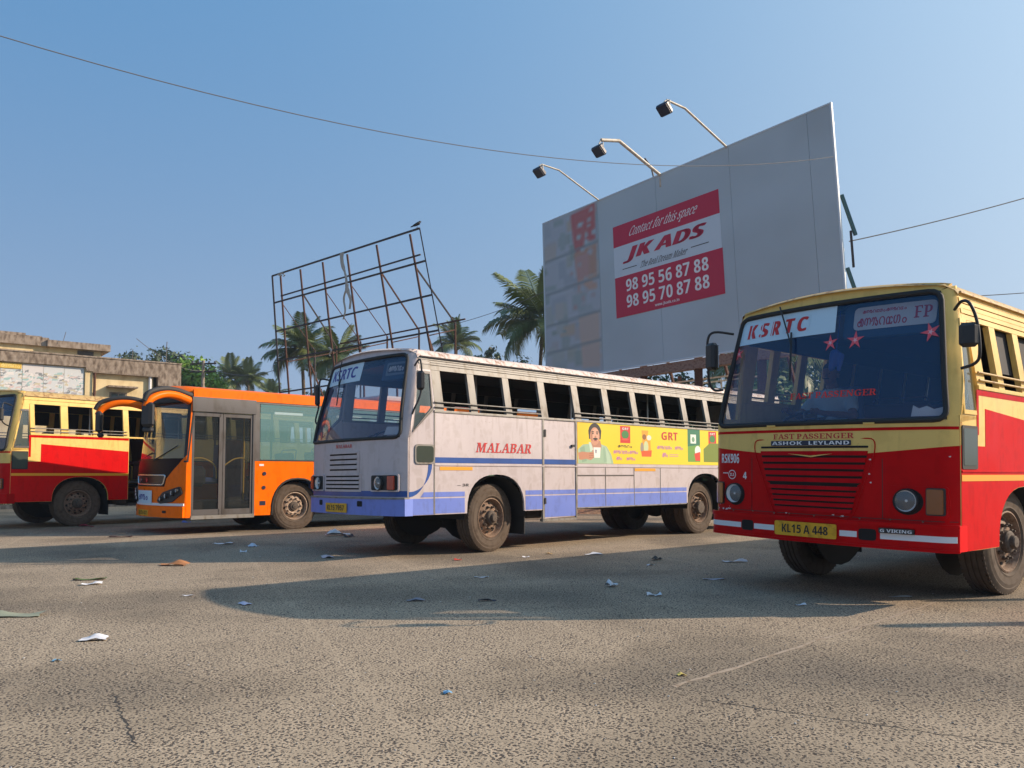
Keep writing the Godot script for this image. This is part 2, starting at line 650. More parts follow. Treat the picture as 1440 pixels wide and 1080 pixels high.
func make_materials() -> void:
	var g := Vector3(0.7, 0.35, 0.7)
	M.red = mk(L(0.62, 0.006, 0.007), 0.5, {"tex": "paint", "scale": Vector3(0.55, 0.55, 0.55), "bump": "swell", "depth": 0.5, "spec": 0.18, "rtex": "rough"})
	M.deepred = mk(L(0.56, 0.003, 0.005), 0.5, {"tex": "paint", "scale": Vector3(0.55, 0.55, 0.55), "bump": "swell", "depth": 0.5, "spec": 0.18, "rtex": "rough"})
	M.cream = mk(L(0.82, 0.56, 0.165), 0.5, {"spec": 0.35, "tex": "paint", "scale": Vector3(0.55, 0.55, 0.55), "bump": "swell", "depth": 0.5, "rtex": "rough"})
	M.white = mk(L(0.56, 0.495, 0.50), 0.55, {"spec": 0.35, "tex": "paint", "scale": Vector3(0.55, 0.55, 0.55), "bump": "swell", "depth": 0.5, "rtex": "rough"})
	M.roofwhite = mk(L(0.74, 0.66, 0.63), 0.6, {"tex": "rust", "scale": Vector3(0.9, 0.9, 0.9)})
	M.violet = mk(L(0.18, 0.25, 0.66), 0.5, {"spec": 0.35, "tex": "paint", "scale": Vector3(0.55, 0.55, 0.55), "bump": "swell", "depth": 0.5, "rtex": "rough"})
	M.blue = mk(L(0.02, 0.09, 0.36), 0.4, {"tex": "dull", "scale": g})
	M.alu = mk(L(0.25, 0.24, 0.225), 0.55, {"tex": "grime", "scale": Vector3(1.5, 0.8, 1.5), "metal": 0.15})
	M.orange = mk(L(0.97, 0.17, 0.002), 0.42, {"tex": "paint", "scale": Vector3(0.55, 0.55, 0.55), "bump": "swell", "depth": 0.5, "spec": 0.22, "rtex": "rough"})
	M.roofcream = mk(L(0.52, 0.38, 0.16), 0.6, {"tex": "rust", "scale": Vector3(0.9, 0.9, 0.9)})
	M.black = mk(L(0.018, 0.018, 0.02), 0.45)
	M.rubber = mk(L(0.02, 0.02, 0.02), 0.7)
	M.dark = mk(L(0.03, 0.03, 0.032), 0.7, {"tex": "grime", "scale": g})
	M.under = mk(L(0.05, 0.043, 0.036), 0.9)
	M.grey = mk(L(0.10, 0.092, 0.092), 0.5, {"tex": "grime", "scale": g})
	M.lining = mk(L(0.12, 0.12, 0.115), 0.7)
	M.seat = mk(L(0.10, 0.03, 0.03), 0.6)
	M.seatgreen = mk(L(0.05, 0.12, 0.08), 0.6)
	M.seatblue = mk(L(0.05, 0.09, 0.22), 0.7)
	M.pole = mk(L(0.55, 0.55, 0.53), 0.3, {"metal": 0.6})
	M.yellowpole = mk(L(0.75, 0.48, 0.06), 0.4)
	M.tyre = mk(L(0.105, 0.078, 0.058), 0.9, {"tex": "grime", "scale": Vector3(1.6, 1.6, 1.6), "bump": "fine", "depth": 0.06})
	M.tyredark = mk(L(0.055, 0.046, 0.040), 0.9, {"tex": "grime", "scale": Vector3(1.6, 1.6, 1.6)})
	M.rim = mk(L(0.26, 0.185, 0.135), 0.8, {"tex": "rust", "scale": Vector3(3, 3, 3)})
	M.hub = mk(L(0.10, 0.08, 0.065), 0.75, {"tex": "rust", "scale": Vector3(4, 4, 4)})
	M.rimsteel = mk(L(0.42, 0.34, 0.27), 0.6, {"tex": "rust", "scale": Vector3(3, 3, 3), "metal": 0.2})
	M.shutter = mk(L(0.022, 0.024, 0.028), 0.8)
	M.hole = mk(L(0.012, 0.010, 0.009), 0.9)
	M.screen = mk(L(0.012, 0.075, 0.22), 0.03, {"glass": 0.36})
	M.pane = mk(L(0.16, 0.21, 0.21), 0.05, {"glass": 0.40})
	M.teal = mk(L(0.24, 0.47, 0.46), 0.04, {"glass": 0.40})
	M.smoke = mk(L(0.03, 0.036, 0.038), 0.04, {"glass": 0.55})
	M.murk = mk(L(0.06, 0.075, 0.062), 0.15, {"spec": 0.4})
	M.lens = mk(L(0.85, 0.85, 0.84), 0.3, {"metal": 0.0, "coat": 1.0, "coatr": 0.03})
	M.lensglass = mk(L(0.8, 0.8, 0.8), 0.04, {"glass": 0.15})
	M.amber = mk(L(0.26, 0.075, 0.01), 0.25, {"coat": 0.8})
	M.lampred = mk(L(0.45, 0.05, 0.02), 0.25, {"coat": 0.8})
	M.plate = mk(L(0.80, 0.42, 0.01), 0.5, {"tex": "grime", "scale": Vector3(2, 2, 2)})
	M.stripe = mk(L(0.80, 0.36, 0.02), 0.45)
	M.letterred = mk(L(0.55, 0.02, 0.02), 0.5)
	M.letterblack = mk(L(0.02, 0.015, 0.015), 0.6)
	M.letterwhite = mk(L(0.78, 0.78, 0.78), 0.6)
	M.letterblue = mk(L(0.03, 0.05, 0.30), 0.5)
	M.letterpink = mk(L(0.55, 0.22, 0.42), 0.5)
	M.sticker = mk(L(0.55, 0.72, 0.82), 0.5)
	M.paper = mk(L(0.75, 0.75, 0.75), 0.8)
	M.chrome = mk(L(0.6, 0.6, 0.6), 0.25, {"metal": 0.9})
	M.navy = mk(L(0.012, 0.02, 0.05), 0.4)
	M.mirror = mk(L(0.7, 0.7, 0.7), 0.03, {"metal": 1.0})
	M.rustbar = mk(L(0.10, 0.045, 0.030), 0.85, {"tex": "rust", "scale": Vector3(2, 2, 2)})
	M.rustdark = mk(L(0.045, 0.035, 0.035), 0.8)
	M.steelpale = mk(L(0.62, 0.58, 0.50), 0.5, {"tex": "grime", "scale": Vector3(1, 1, 1)})
	M.hoard = mk(L(0.46, 0.55, 0.61), 0.6, {"tex": "dull", "scale": Vector3(0.05, 0.05, 0.05)})
	M.hoardwhite = mk(L(0.56, 0.64, 0.70), 0.55)
	M.signred = mk(L(0.50, 0.012, 0.05), 0.5)
	M.concrete = mk(L(0.36, 0.31, 0.265), 0.95, {"tex": "streak", "scale": Vector3(0.8, 0.25, 0.8), "bump": "lumps", "depth": 0.4})
	M.wall = mk(L(0.78, 0.64, 0.38), 0.9, {"tex": "grime", "scale": Vector3(0.5, 0.2, 0.5)})
	M.trunk = mk(L(0.26, 0.22, 0.17), 0.95, {"tex": "bark", "scale": Vector3(1.0, 3.0, 1.0)})
	M.frond = mk(L(0.115, 0.150, 0.050), 0.5, {"back": Color(0.35, 0.42, 0.12), "vc": true})
	M.leaf = mk(L(1, 1, 1), 0.6, {"back": Color(0.35, 0.45, 0.12), "vc": true})
	M.cloth = mk(L(0.42, 0.40, 0.36), 0.9)
	M.wire = mk(L(0.14, 0.13, 0.125), 0.7)
	M.earth = mk(L(0.36, 0.22, 0.13), 0.95, {"tex": "grime", "scale": Vector3(0.6, 0.6, 0.6), "bump": "lumps", "depth": 3.0})
	M.skin = mk(L(0.22, 0.11, 0.065), 0.55)
	M.shirt = mk(L(0.50, 0.68, 0.82), 0.85)
	M.hair = mk(L(0.01, 0.009, 0.008), 0.6)
	M.trousers = mk(L(0.05, 0.05, 0.07), 0.85)

# ---------------------------------------------------------------- buses
func hw(c: Dictionary, y: float) -> float:
	return c.W if y <= c.sill else lerpf(c.W, c.Wr, (y - c.sill) / (c.H - c.sill))

func fz(c: Dictionary, x: float, y: float) -> float:
	var s := minf(absf(x / hw(c, y)), 1.05)
	var k := maxf(s - 0.9, 0.0) / 0.1
	return -c.bow * s * s - c.lean * clampf((y - c.ws0) / (c.H - c.ws0), 0.0, 1.1) - c.get("corner", 0.07) * k * k

func front_of(c: Dictionary) -> Callable:
	return func(x: float, y: float, w: float) -> Vector3: return Vector3(x, y, fz(c, x, y) + w)

func side_of(c: Dictionary, sg: float) -> Callable:
	return func(z: float, y: float, w: float) -> Vector3: return Vector3(sg * (hw(c, y) + w), y, z)

func decal(called: String, poly: PackedVector2Array, fn: Callable, mat: Material, o: Node3D, w0 := 0.001, w1 := 0.004, strip := 0.12) -> MeshInstance3D:
	var m := MB.new()
	m.prism(poly, fn, w0, w1, strip)
	return part(called, m, mat, o, lean)

func writing(called: String, words: String, fn: Callable, x0: float, y0: float, x1: float, y1: float, w: float, mat: Material, o: Node3D, font: Font, shear := 0.0) -> MeshInstance3D:
	var m := MB.new()
	letters(m, words, fn, x0, y0, x1, y1, w, font, shear)
	return part(called, m, mat, o, lean)

func rod(called: String, p: PackedVector3Array, r: float, mat: Material, o: Node3D, sides := 8) -> MeshInstance3D:
	var m := MB.new()
	m.tube(p, r, sides)
	return part(called, m, mat, o, lean)

func block(called: String, at: Vector3, size: Vector3, ch: float, mat: Material, o: Node3D) -> MeshInstance3D:
	var m := MB.new()
	m.box(at, size, ch)
	return part(called, m, mat, o, lean)

func wheel_meshes(style: String) -> Dictionary:
	if store.has(style):
		return store[style]
	var d := {}
	var r := 0.52
	var t := MB.new()
	var prof := PackedVector2Array([V(0.285, -0.10), V(0.33, -0.135), V(0.42, -0.145), V(0.48, -0.135), V(0.508, -0.118)])
	for k in 4:
		var y := -0.10 + k * 0.053
		prof.append_array([V(r, y), V(r, y + 0.036), V(r - 0.014, y + 0.040), V(r - 0.014, y + 0.050)])
	prof.append_array([V(r, 0.11), V(0.508, 0.122), V(0.48, 0.136), V(0.465, 0.142), V(0.455, 0.138), V(0.42, 0.147), V(0.35, 0.142), V(0.335, 0.146), V(0.32, 0.134), V(0.285, 0.10)])
	t.lathe(prof, Transform3D(), 44)
	for k in 60:      # tread blocks
		var an := TAU * (k + 0.5) / 60
		for s in [-1.0, 1.0]:
			t.box(Vector3(cos(an) * 0.512, sin(an) * 0.512, s * 0.108), Vector3(0.018, 0.034, 0.026), 0.004, Basis(Vector3(0, 0, 1), an))
	d.tyre = t.mesh()
	var m := MB.new()
	if style == "city":
		m.lathe(PackedVector2Array([V(0.285, 0.10), V(0.30, 0.125), V(0.287, 0.128), V(0.272, 0.10), V(0.255, 0.03), V(0.235, 0.05), V(0.20, 0.075), V(0.15, 0.08), V(0.13, 0.07), V(0.0, 0.07)]), Transform3D(), 40)
	else:
		m.lathe(PackedVector2Array([V(0.285, 0.10), V(0.305, 0.13), V(0.290, 0.135), V(0.275, 0.105), V(0.262, 0.06), V(0.245, 0.05), V(0.225, 0.062), V(0.175, 0.10), V(0.13, 0.105), V(0.0, 0.105)]), Transform3D(), 40)
	m.lathe(PackedVector2Array([V(0.0, -0.05), V(0.285, -0.05), V(0.285, 0.1)]), Transform3D(), 24)
	d.rim = m.mesh()
	m = MB.new()
	m.prism(disc(0.0, 0.0, 0.021, 0.026, 10), func(x, y, w): return Vector3(x + 0.216, y, w), 0.04, 0.076 if style == "city" else 0.079)
	d.hole = m.mesh()
	m = MB.new()
	if style == "city":
		m.lathe(PackedVector2Array([V(0.10, 0.07), V(0.10, 0.10), V(0.085, 0.11), V(0.05, 0.115), V(0.045, 0.13), V(0.0, 0.135)]), Transform3D(), 20)
	elif style == "rear":
		m.lathe(PackedVector2Array([V(0.13, 0.06), V(0.125, 0.17), V(0.11, 0.19), V(0.0, 0.195)]), Transform3D(), 20)
	else:
		m.lathe(PackedVector2Array([V(0.115, 0.10), V(0.11, 0.15), V(0.095, 0.165), V(0.07, 0.17), V(0.062, 0.20), V(0.052, 0.212), V(0.0, 0.215)]), Transform3D(), 24)
	d.hub = m.mesh()
	m = MB.new()
	m.lathe(PackedVector2Array([V(0.021, 0.0), V(0.021, 0.028), V(0.013, 0.032), V(0.011, 0.052), V(0.0, 0.053)]), Transform3D(), 6)
	d.nut = m.mesh()
	store[style] = d
	return d

func wheel(o: Node3D, at: Vector3, out: float, style: String, steer := 0.0, dusty := true) -> void:
	var w := Node3D.new()
	w.name = "wheel"
	o.add_child(w, true)
	w.position = at
	w.rotation = Vector3(0, out * PI / 2 + steer, 0)
	var d := wheel_meshes(style)
	part("tyre", d.tyre, M.tyre if dusty else M.tyredark, w)
	part("rim", d.rim, M.rimsteel if style == "city" else M.rim, w)
	part("hub", d.hub, M.hub, w)
	for k in 10:
		part("hand_hole", d.hole, M.hole, w, Transform3D(Basis(Vector3(0, 0, 1), TAU * (k + 0.3) / 10), Vector3.ZERO))
	for k in 10:
		var an := TAU * k / 10
		var rr := 0.168 if style != "rear" else 0.175
		part("wheel_nut", d.nut, M.hub if style != "city" else M.rimsteel, w, Transform3D(Basis(Vector3(0, 0, 1), k * 0.7), Vector3(cos(an) * rr, sin(an) * rr, 0.098 if style != "city" else 0.075)))

func seat_mesh() -> ArrayMesh:
	if store.has("seat"):
		return store.seat
	var m := MB.new()
	m.box(Vector3(0, 0.42, 0), Vector3(0.86, 0.11, 0.42), 0.03)
	m.box(Vector3(0, 0.76, -0.22), Vector3(0.86, 0.62, 0.09), 0.03, Basis(Vector3(1, 0, 0), 0.14))
	for x in [-0.36, 0.36]:
		m.box(Vector3(x, 0.19, 0.0), Vector3(0.04, 0.38, 0.30))
		m.tube(path3([x, 0.7, -0.26, x, 1.12, -0.31, x * 0.8, 1.15, -0.31]), 0.013, 6)
	m.tube(path3([-0.30, 1.15, -0.31, 0.30, 1.15, -0.31]), 0.013, 6)
	store.seat = m.mesh()
	return store.seat

func interior(o: Node3D, c: Dictionary, seat_mat: Material) -> void:
	var fl: float = c.floor
	var fm := MB.new()
	var cuts: Array = [-0.3, -c.a + 0.66, -c.a - 0.66, -c.a - c.wb + 0.66, -c.a - c.wb - 0.66, -c.L + 0.05]
	for k in 5:
		var za: float = cuts[k]
		var zb: float = cuts[k + 1]
		fm.box(Vector3(0, fl - 0.05, (za + zb) * 0.5), Vector3(c.W * 2 - 0.10 if k % 2 == 0 else 1.24, 0.06, za - zb))
		if k % 2 == 1:
			fm.box(Vector3(0, 1.24, (za + zb) * 0.5), Vector3(c.W * 2 - 0.10, 0.03, za - zb))
	part("floor_pan", fm, M.dark, o, lean)
	block("ceiling_lining", Vector3(0, c.H - 0.10, (-0.62 - c.L) * 0.5), Vector3(c.Wr * 2 - 0.10, 0.02, c.L - 0.75), 0.0, M.lining, o)
	var sm := seat_mesh()
	var z: float = -3.1
	while z > -c.L + 0.8:
		for x in [-0.72, 0.72]:
			if not (x > 0 and c.get("door", -99.0) > z - 0.35 and c.get("door_end", -99.0) < z + 0.35):
				part("passenger_seat", sm, seat_mat, o, lean * Transform3D(Basis(), Vector3(x, fl, z)))
		z -= 0.78
	for k in 3:
		var zz: float = -2.3 - k * 2.3
		rod("grab_pole", path3([0.28, fl, zz, 0.28, c.H - 0.11, zz]), 0.017, M.pole, o)
	# the driver's place
	var m := MB.new()
	m.box(Vector3(-0.62, fl + 0.45, -1.52), Vector3(0.48, 0.12, 0.46), 0.03)
	m.box(Vector3(-0.62, fl + 0.82, -1.76), Vector3(0.48, 0.70, 0.10), 0.03, Basis(Vector3(1, 0, 0), 0.12))
	m.box(Vector3(-0.62, fl + 0.20, -1.52), Vector3(0.3, 0.40, 0.3))
	part("driver_seat", m, M.seatblue, o, lean)
	m = MB.new()
	m.box(Vector3(0, c.ws0 - 0.14, -0.52), Vector3(c.W * 2 - 0.16, 0.20, 0.34), 0.05)
	m.box(Vector3(-0.62, c.ws0 - 0.06, -0.62), Vector3(0.56, 0.16, 0.22), 0.05)
	part("dashboard", m, M.dark, o, lean)
	m = MB.new()
	var ring := PackedVector3Array()
	var hubp := Vector3(-0.62, c.ws0 + 0.10, -0.92)
	var tilt := Basis(Vector3(1, 0, 0), 0.45)
	for k in 20:
		ring.append(hubp + tilt * Vector3(cos(TAU * k / 20) * 0.23, 0, sin(TAU * k / 20) * 0.23))
	m.tube(ring, 0.016, 6, -1.0, false, true)
	for k in 3:
		m.tube(PackedVector3Array([hubp, hubp + tilt * Vector3(cos(TAU * k / 3) * 0.23, 0, sin(TAU * k / 3) * 0.23)]), 0.012, 5)
	m.tube(PackedVector3Array([hubp, hubp + tilt * Vector3(0, -0.35, 0.02)]), 0.025, 6)
	part("steering_wheel", m, M.black, o, lean)

func chassis(o: Node3D, c: Dictionary) -> void:
	var m := MB.new()
	for x in [-0.42, 0.42]:
		m.box(Vector3(x, 0.72, -c.L * 0.5), Vector3(0.08, 0.22, c.L - 0.8))
	for k in 5:
		m.box(Vector3(0, 0.72, -1.0 - k * 2.1), Vector3(0.84, 0.14, 0.08))
	m.box(Vector3(0, 0.9, -c.L * 0.5), Vector3(1.2, 0.08, c.L - 0.5))
	part("chassis_frame", m, M.under, o)
	for z in [-c.a, -c.a - c.wb]:
		m = MB.new()
		m.tube(path3([-0.95, 0.5, z, 0.95, 0.5, z]), 0.07, 8)
		if z < -c.a:
			m.nets([[Vector3(-0.05, 0.5, z), Vector3(0.05, 0.5, z), 0.2, 0.2, 0.05]], 0.05)
			m.tube(path3([0, 0.52, z, 0.0, 0.62, -c.a - 1.2]), 0.05, 8)
		part("axle", m, M.under, o)
	block("fuel_tank", Vector3(-0.8, 0.62, -c.a - 2.4), Vector3(0.5, 0.42, 1.0), 0.06, M.under, o)
	block("battery_box", Vector3(0.86, 0.62, -c.a - 0.95), Vector3(0.5, 0.30, 0.36), 0.02, M.under, o)
	for sg in [-1.0, 1.0]:
		for z in [-c.a, -c.a - c.wb]:
			m = MB.new()
			var rows: Array = []
			for k in 13:
				var an := PI * k / 12
				rows.append([Vector3(sg * (c.W - 0.03), 0.52 + sin(an) * 0.64, z + cos(an) * 0.62), Vector3(sg * 0.62, 0.52 + sin(an) * 0.64, z + cos(an) * 0.62)])
			m.grid(rows, Vector3(sg * 0.9, 0.5, z))
			part("mudguard", m, M.rubber, o)
			m = MB.new()
			m.prism(disc(z, 0.66, 0.60, 0.52, 20), func(x, y, w): return Vector3(sg * (0.64 + w), y, x), -0.01, 0.0)
			part("mudguard_wall", m, M.rubber, o)
			m = MB.new()
			m.box(Vector3(sg * 0.95, 0.42, z - 0.66), Vector3(0.46, 0.36, 0.012), 0.0)
			part("mud_flap", m, M.rubber, o)

func arch(z: float, bot: float, r: float, top: float) -> PackedVector2Array:
	var out := PackedVector2Array()
	for k in 17:
		var an := PI * k / 16
		var cx := cos(an)
		out.append(V(z + signf(cx) * pow(absf(cx), 0.85) * r, bot + (top - bot) * pow(sin(an), 0.8)))
	return out

# roof: a section lofted along the bus from the front edge to the tail
func roof_shell(o: Node3D, c: Dictionary, mat: Material, drop: float) -> void:
	var sec: Array = []
	for k in 13:
		var u := float(k) / 12
		sec.append(V(lerpf(-c.Wr + 0.06, c.Wr - 0.06, u), c.H + 0.005 + 0.065 * (1.0 - pow(absf(2.0 * u - 1.0), 2.0))))
	sec.push_front(V(-c.Wr - 0.005, c.H - 0.035))
	sec.push_front(V(-hw(c, c.H - drop) - 0.022, c.H - drop))
	sec.append(V(c.Wr + 0.005, c.H - 0.035))
	sec.append(V(hw(c, c.H - drop) + 0.022, c.H - drop))
	var rows: Array = []
	var zs: Array = [0.03, -0.02, -0.5, -1.5, -3.0, -4.5, -6.0, -7.5, -9.0]
	for q in zs.size() + 1:
		var row: Array = []
		for p in sec:
			var z0: float = fz(c, clampf(p.x, -c.Wr, c.Wr), c.H)
			row.append(Vector3(p.x, p.y - (0.03 if q == 0 else 0.0), (z0 + zs[q]) if q < zs.size() else -c.L))
		rows.append(row)
	var m := MB.new()
	m.grid(rows, Vector3(0, 1.0, -c.L * 0.5))
	part("roof", m, mat, o, lean)
	for sg in [-1.0, 1.0]:
		m = MB.new()
		m.prism(rect(fz(c, c.Wr, c.H) - 0.01, c.H - drop - 0.014, -c.L, c.H - drop + 0.002), side_of(c, sg), 0.0, 0.034)
		part("gutter", m, M.rustdark if mat == M.roofwhite else mat, o, lean)

func louvres(m: MB, fn: Callable, xl0: float, xr0: float, y0: float, xl1: float, xr1: float, y1: float, o: Node3D, mat: Material, n: int, called: String) -> void:
	for k in n:
		var a := (k + 0.16) / n
		var b := (k + 0.80) / n
		var s := MB.new()
		var poly := PackedVector2Array([V(lerpf(xl0, xl1, a), lerpf(y0, y1, a)), V(lerpf(xr0, xr1, a), lerpf(y0, y1, a)), V(lerpf(xr0, xr1, b), lerpf(y0, y1, b)), V(lerpf(xl0, xl1, b), lerpf(y0, y1, b))])
		var ya := lerpf(y0, y1, a)
		var yb := lerpf(y0, y1, b)
		var tl := func(x: float, y: float, w: float) -> Vector3: return fn.call(x, y, w + (0.016 * (ya - y) / (ya - yb) if w > 0.006 else 0.0))
		s.prism(poly, tl, 0.004, 0.010, 0.2)
		part(called, s, mat, o, lean)

func headlamp(o: Node3D, fn: Callable, x: float, y: float, r: float) -> void:
	var p: Vector3 = fn.call(x, y, 0.012)
	var xf := Transform3D(Basis(), p)
	var m := MB.new()
	m.lathe(PackedVector2Array([V(r * 1.13, -0.03), V(r * 1.13, 0.02), V(r * 1.06, 0.032), V(r * 1.0, 0.02)]), xf, 24)
	var ring := part("headlight", m, M.black, o, lean)
	m = MB.new()
	var pr := PackedVector2Array()
	for k in 8:
		var h := float(k) / 7
		pr.append(V(r * h, -0.045 + 0.06 * h * h))
	m.lathe(pr, xf, 24)
	m.nets([[p + Vector3(0, 0, -0.02), p + Vector3(0, 0, 0.0), 0.018, 0.014, 0.005]], 0.008, 0.02)
	part("reflector", m, M.lens, ring)
	m = MB.new()
	pr = PackedVector2Array()
	for k in 8:
		var h := float(k) / 7
		pr.append(V(r * (1.0 - h), 0.022 + 0.02 * (1.0 - (1.0 - h) * (1.0 - h))))
	m.lathe(pr, xf, 24)
	part("lens", m, M.lensglass, ring)

func indicator(o: Node3D, fn: Callable, x0: float, y0: float, x1: float, y1: float, mat: Material) -> void:
	var m := MB.new()
	m.prism(rrect(x0 - 0.012, y0 - 0.012, x1 + 0.012, y1 + 0.012, 0.02), fn, 0.002, 0.018, 0.06)
	var f := part("indicator_lamp", m, M.black, o, lean)
	m = MB.new()
	m.prism(rrect(x0, y0, x1, y1, 0.015), fn, 0.018, 0.034, 0.04)
	for k in 5:
		var yy := lerpf(y0, y1, (k + 0.5) / 5)
		m.prism(rect(x0 + 0.006, yy - 0.004, x1 - 0.006, yy + 0.004), fn, 0.034, 0.037, 0.06)
	part("lens", m, mat, f)

func mirror(o: Node3D, arm: PackedVector3Array, at: Vector3, size: Vector3, yaw: float) -> void:
	var m := MB.new()
	m.tube(smooth(arm, 5), 0.014, 8)
	part("mirror_arm", m, M.black, o, lean)
	m = MB.new()
	var b := Basis(Vector3.UP, yaw)
	m.box(at, size, 0.03, b)
	var h := part("wing_mirror", m, M.black, o, lean)
	m = MB.new()
	m.box(at + b * Vector3(0, 0, -size.z * 0.5 - 0.001), Vector3(size.x - 0.04, size.y - 0.04, 0.006), 0.002, b)
	part("mirror_glass", m, M.mirror, h)

# the shell shared by the three older buses
func old_bus(o: Node3D, c: Dictionary) -> void:
	lean = Transform3D(Basis(Vector3(0, 0, 1), deg_to_rad(c.roll)), Vector3.ZERO)
	var fn := front_of(c)
	var z0: float = fz(c, c.W, 1.0)
	var ends: Array = []
	for sg in [-1.0, 1.0]:
		var sf := side_of(c, sg)
		# lower panel with its wheel arches
		var lo := PackedVector2Array([V(c.cab, c.sill), V(c.cab, c.bot)])
		lo.append_array(arch(-c.a, c.bot, c.ar, c.atop))
		if c.has("door") and sg > 0:
			lo = PackedVector2Array([V(c.cab, c.sill), V(c.cab, c.bot)])
			lo.append_array(arch(-c.a, c.bot, c.ar, c.atop))
			lo.append_array([V(c.door, c.bot), V(c.door, c.sill)])
			decal("side_panel", lo, sf, c.m_low, o, -0.035, 0.0, 0.6)
			if not c.get("door_open", false):
				decal("passenger_door", PackedVector2Array([V(c.door - 0.025, c.sill), V(c.door - 0.025, c.bot - 0.14), V(c.door_end + 0.025, c.bot - 0.12), V(c.door_end + 0.025, c.sill)]), sf, c.m_low, o, -0.04, -0.004, 0.6)
			else:
				block("entrance_step", Vector3(sg * 0.95, 0.46, (c.door + c.door_end) * 0.5), Vector3(0.6, 0.05, 0.66), 0.0, M.under, o)
				block("entrance_step", Vector3(sg * 0.75, 0.74, (c.door + c.door_end) * 0.5), Vector3(0.5, 0.05, 0.66), 0.0, M.under, o)
			lo = PackedVector2Array([V(c.door_end, c.sill), V(c.door_end, c.bot + 0.03)])
		lo.append_array(arch(-c.a - c.wb, c.bot + 0.02, c.ar + 0.05, c.atop + 0.02))
		lo.append_array([V(-c.L, c.bot + 0.06), V(-c.L, c.sill)])
		decal("side_panel", lo, sf, c.m_low, o, -0.035, 0.0, 0.6)
		# cab panel under the quarter window, corner post
		decal("cab_panel", pts(c.cabpoly), sf, c.m_low, o, -0.035, 0.0, 0.3)
		var post := PackedVector2Array()
		for k in 6:
			var y: float = lerpf(c.ws0 - 0.02, c.H - c.drop, k / 5.0)
			post.append(V(fz(c, hw(c, y), y), y))
		for p in c.cabfront:
			post.append(p)
		var qw := pts(c.qwin)
		var mid := 0.0
		for p in qw:
			mid += p.x / qw.size()
		var grown := PackedVector2Array()
		for p in qw:
			grown.append(p)
		for half in [rect(mid, -1, mid + 9, 9), rect(mid - 9, -1, mid, 9)]:
			for piece in Geometry2D.intersect_polygons(post, half):
				for q in Geometry2D.clip_polygons(piece, grown):
					decal("corner_post", q, sf, c.m_post, o, -0.04, 0.0, 0.05)
		# quarter window
		var cen := Vector2.ZERO
		for p in pts(c.qwin):
			cen += p
		cen /= c.qwin.size() / 2
		var inner := PackedVector2Array()
		for p in pts(c.qwin):
			inner.append(p + (cen - p).normalized() * 0.04)
		var fr := MB.new()
		var outer := pts(c.qwin)
		for k in outer.size():
			var k2 := (k + 1) % outer.size()
			fr.prism(PackedVector2Array([outer[k], outer[k2], inner[k2], inner[k]]), sf, -0.03, 0.012)
		part("quarter_window_frame", fr, c.get("m_qframe", M.rubber), o, lean)
		var qg := MB.new()
		qg.prism(inner, sf, 0.0, 0.0, 0.3, false)
		part("quarter_window_glass", qg, c.get("m_qglass", M.pane), o, lean)
		# pillars
		for p in c.pillars:
			if p[0] < -c.L + 0.2:
				break
			decal("window_pillar", PackedVector2Array([V(p[0], c.sill), V(p[1], c.sill), V(p[1], c.wtop), V(p[0], c.wtop)]), sf, c.m_up, o, -0.05, 0.002)
		decal("tail_pillar", PackedVector2Array([V(-c.L + 0.25, c.sill), V(-c.L, c.sill), V(-c.L, c.wtop), V(-c.L + 0.25, c.wtop)]), sf, c.m_up, o, -0.05, 0.002)
		decal("window_sill", rect(c.cab, c.sill - 0.03, -c.L, c.sill + 0.004), sf, c.m_up, o, -0.05, 0.012, 4.0)
		# roll-down shutters let down inside some of the windows
		var sh: Array = c.get("shut", {}).get(sg, [])
		for k in c.pillars.size() - 1:
			if k < sh.size() and sh[k] > 0.0:
				decal("window_shutter", rect(c.pillars[k][1] + 0.02, lerpf(c.wtop, c.sill, sh[k]), c.pillars[k + 1][0] - 0.02, c.wtop), sf, M.shutter, o, -0.07, -0.06, 0.6)
		# ribbed cornice above the windows
		var ribs: Array = c.ribs
		for k in ribs.size() - 1:
			decal("cornice_plank", rect(fz(c, hw(c, 2.75), 2.75) - 0.04, ribs[k] + 0.004, -c.L, ribs[k + 1] - 0.004), sf, c.m_cornice, o, -0.03, 0.001 + 0.007 * (k % 2), 4.0)
		decal("cornice_backing", rect(fz(c, hw(c, 2.75), 2.75) - 0.06, ribs[0] + 0.01, -c.L + 0.01, c.H - 0.06), sf, M.under, o, -0.05, -0.028, 4.0)
		# guard rails across the open windows
		for y in [c.sill + 0.05, c.sill + 0.12]:
			var spans: Array = [[c.cab, -c.L + 0.1]]
			if c.has("door") and sg > 0:
				spans = [[c.cab, c.door + 0.05], [c.door_end + 0.05, -c.L + 0.1]]
			for s in spans:
				rod("guard_rail", PackedVector3Array([sf.call(s[0], y, 0.022), sf.call(s[1], y, 0.022)]), 0.011, c.m_rail, o, 6)
	roof_shell(o, c, c.m_roof, c.drop)
	# front: skin, header, windscreen pillars
	var w0: float = c.wsx0
	var w1: float = c.wsx1
	var skin := PackedVector2Array([V(-c.W, c.ftop - 0.0), V(-c.W, c.fbot), V(c.W, c.fbot), V(c.W, c.ftop)])
	decal("front_panel", skin, fn, c.m_front, o, -0.03, 0.0, 0.09)
	var hd := PackedVector2Array()
	for k in 13:
		var x: float = lerpf(-c.Wr + 0.02, c.Wr - 0.02, k / 12.0)
		hd.append(V(x, c.H - 0.005 + 0.065 * (1.0 - pow(x / c.Wr, 2.0))))
	hd.append_array([V(w1, c.ws1), V(-w1, c.ws1)])
	decal("front_header", hd, fn, c.m_header, o, -0.03, 0.0, 0.09)
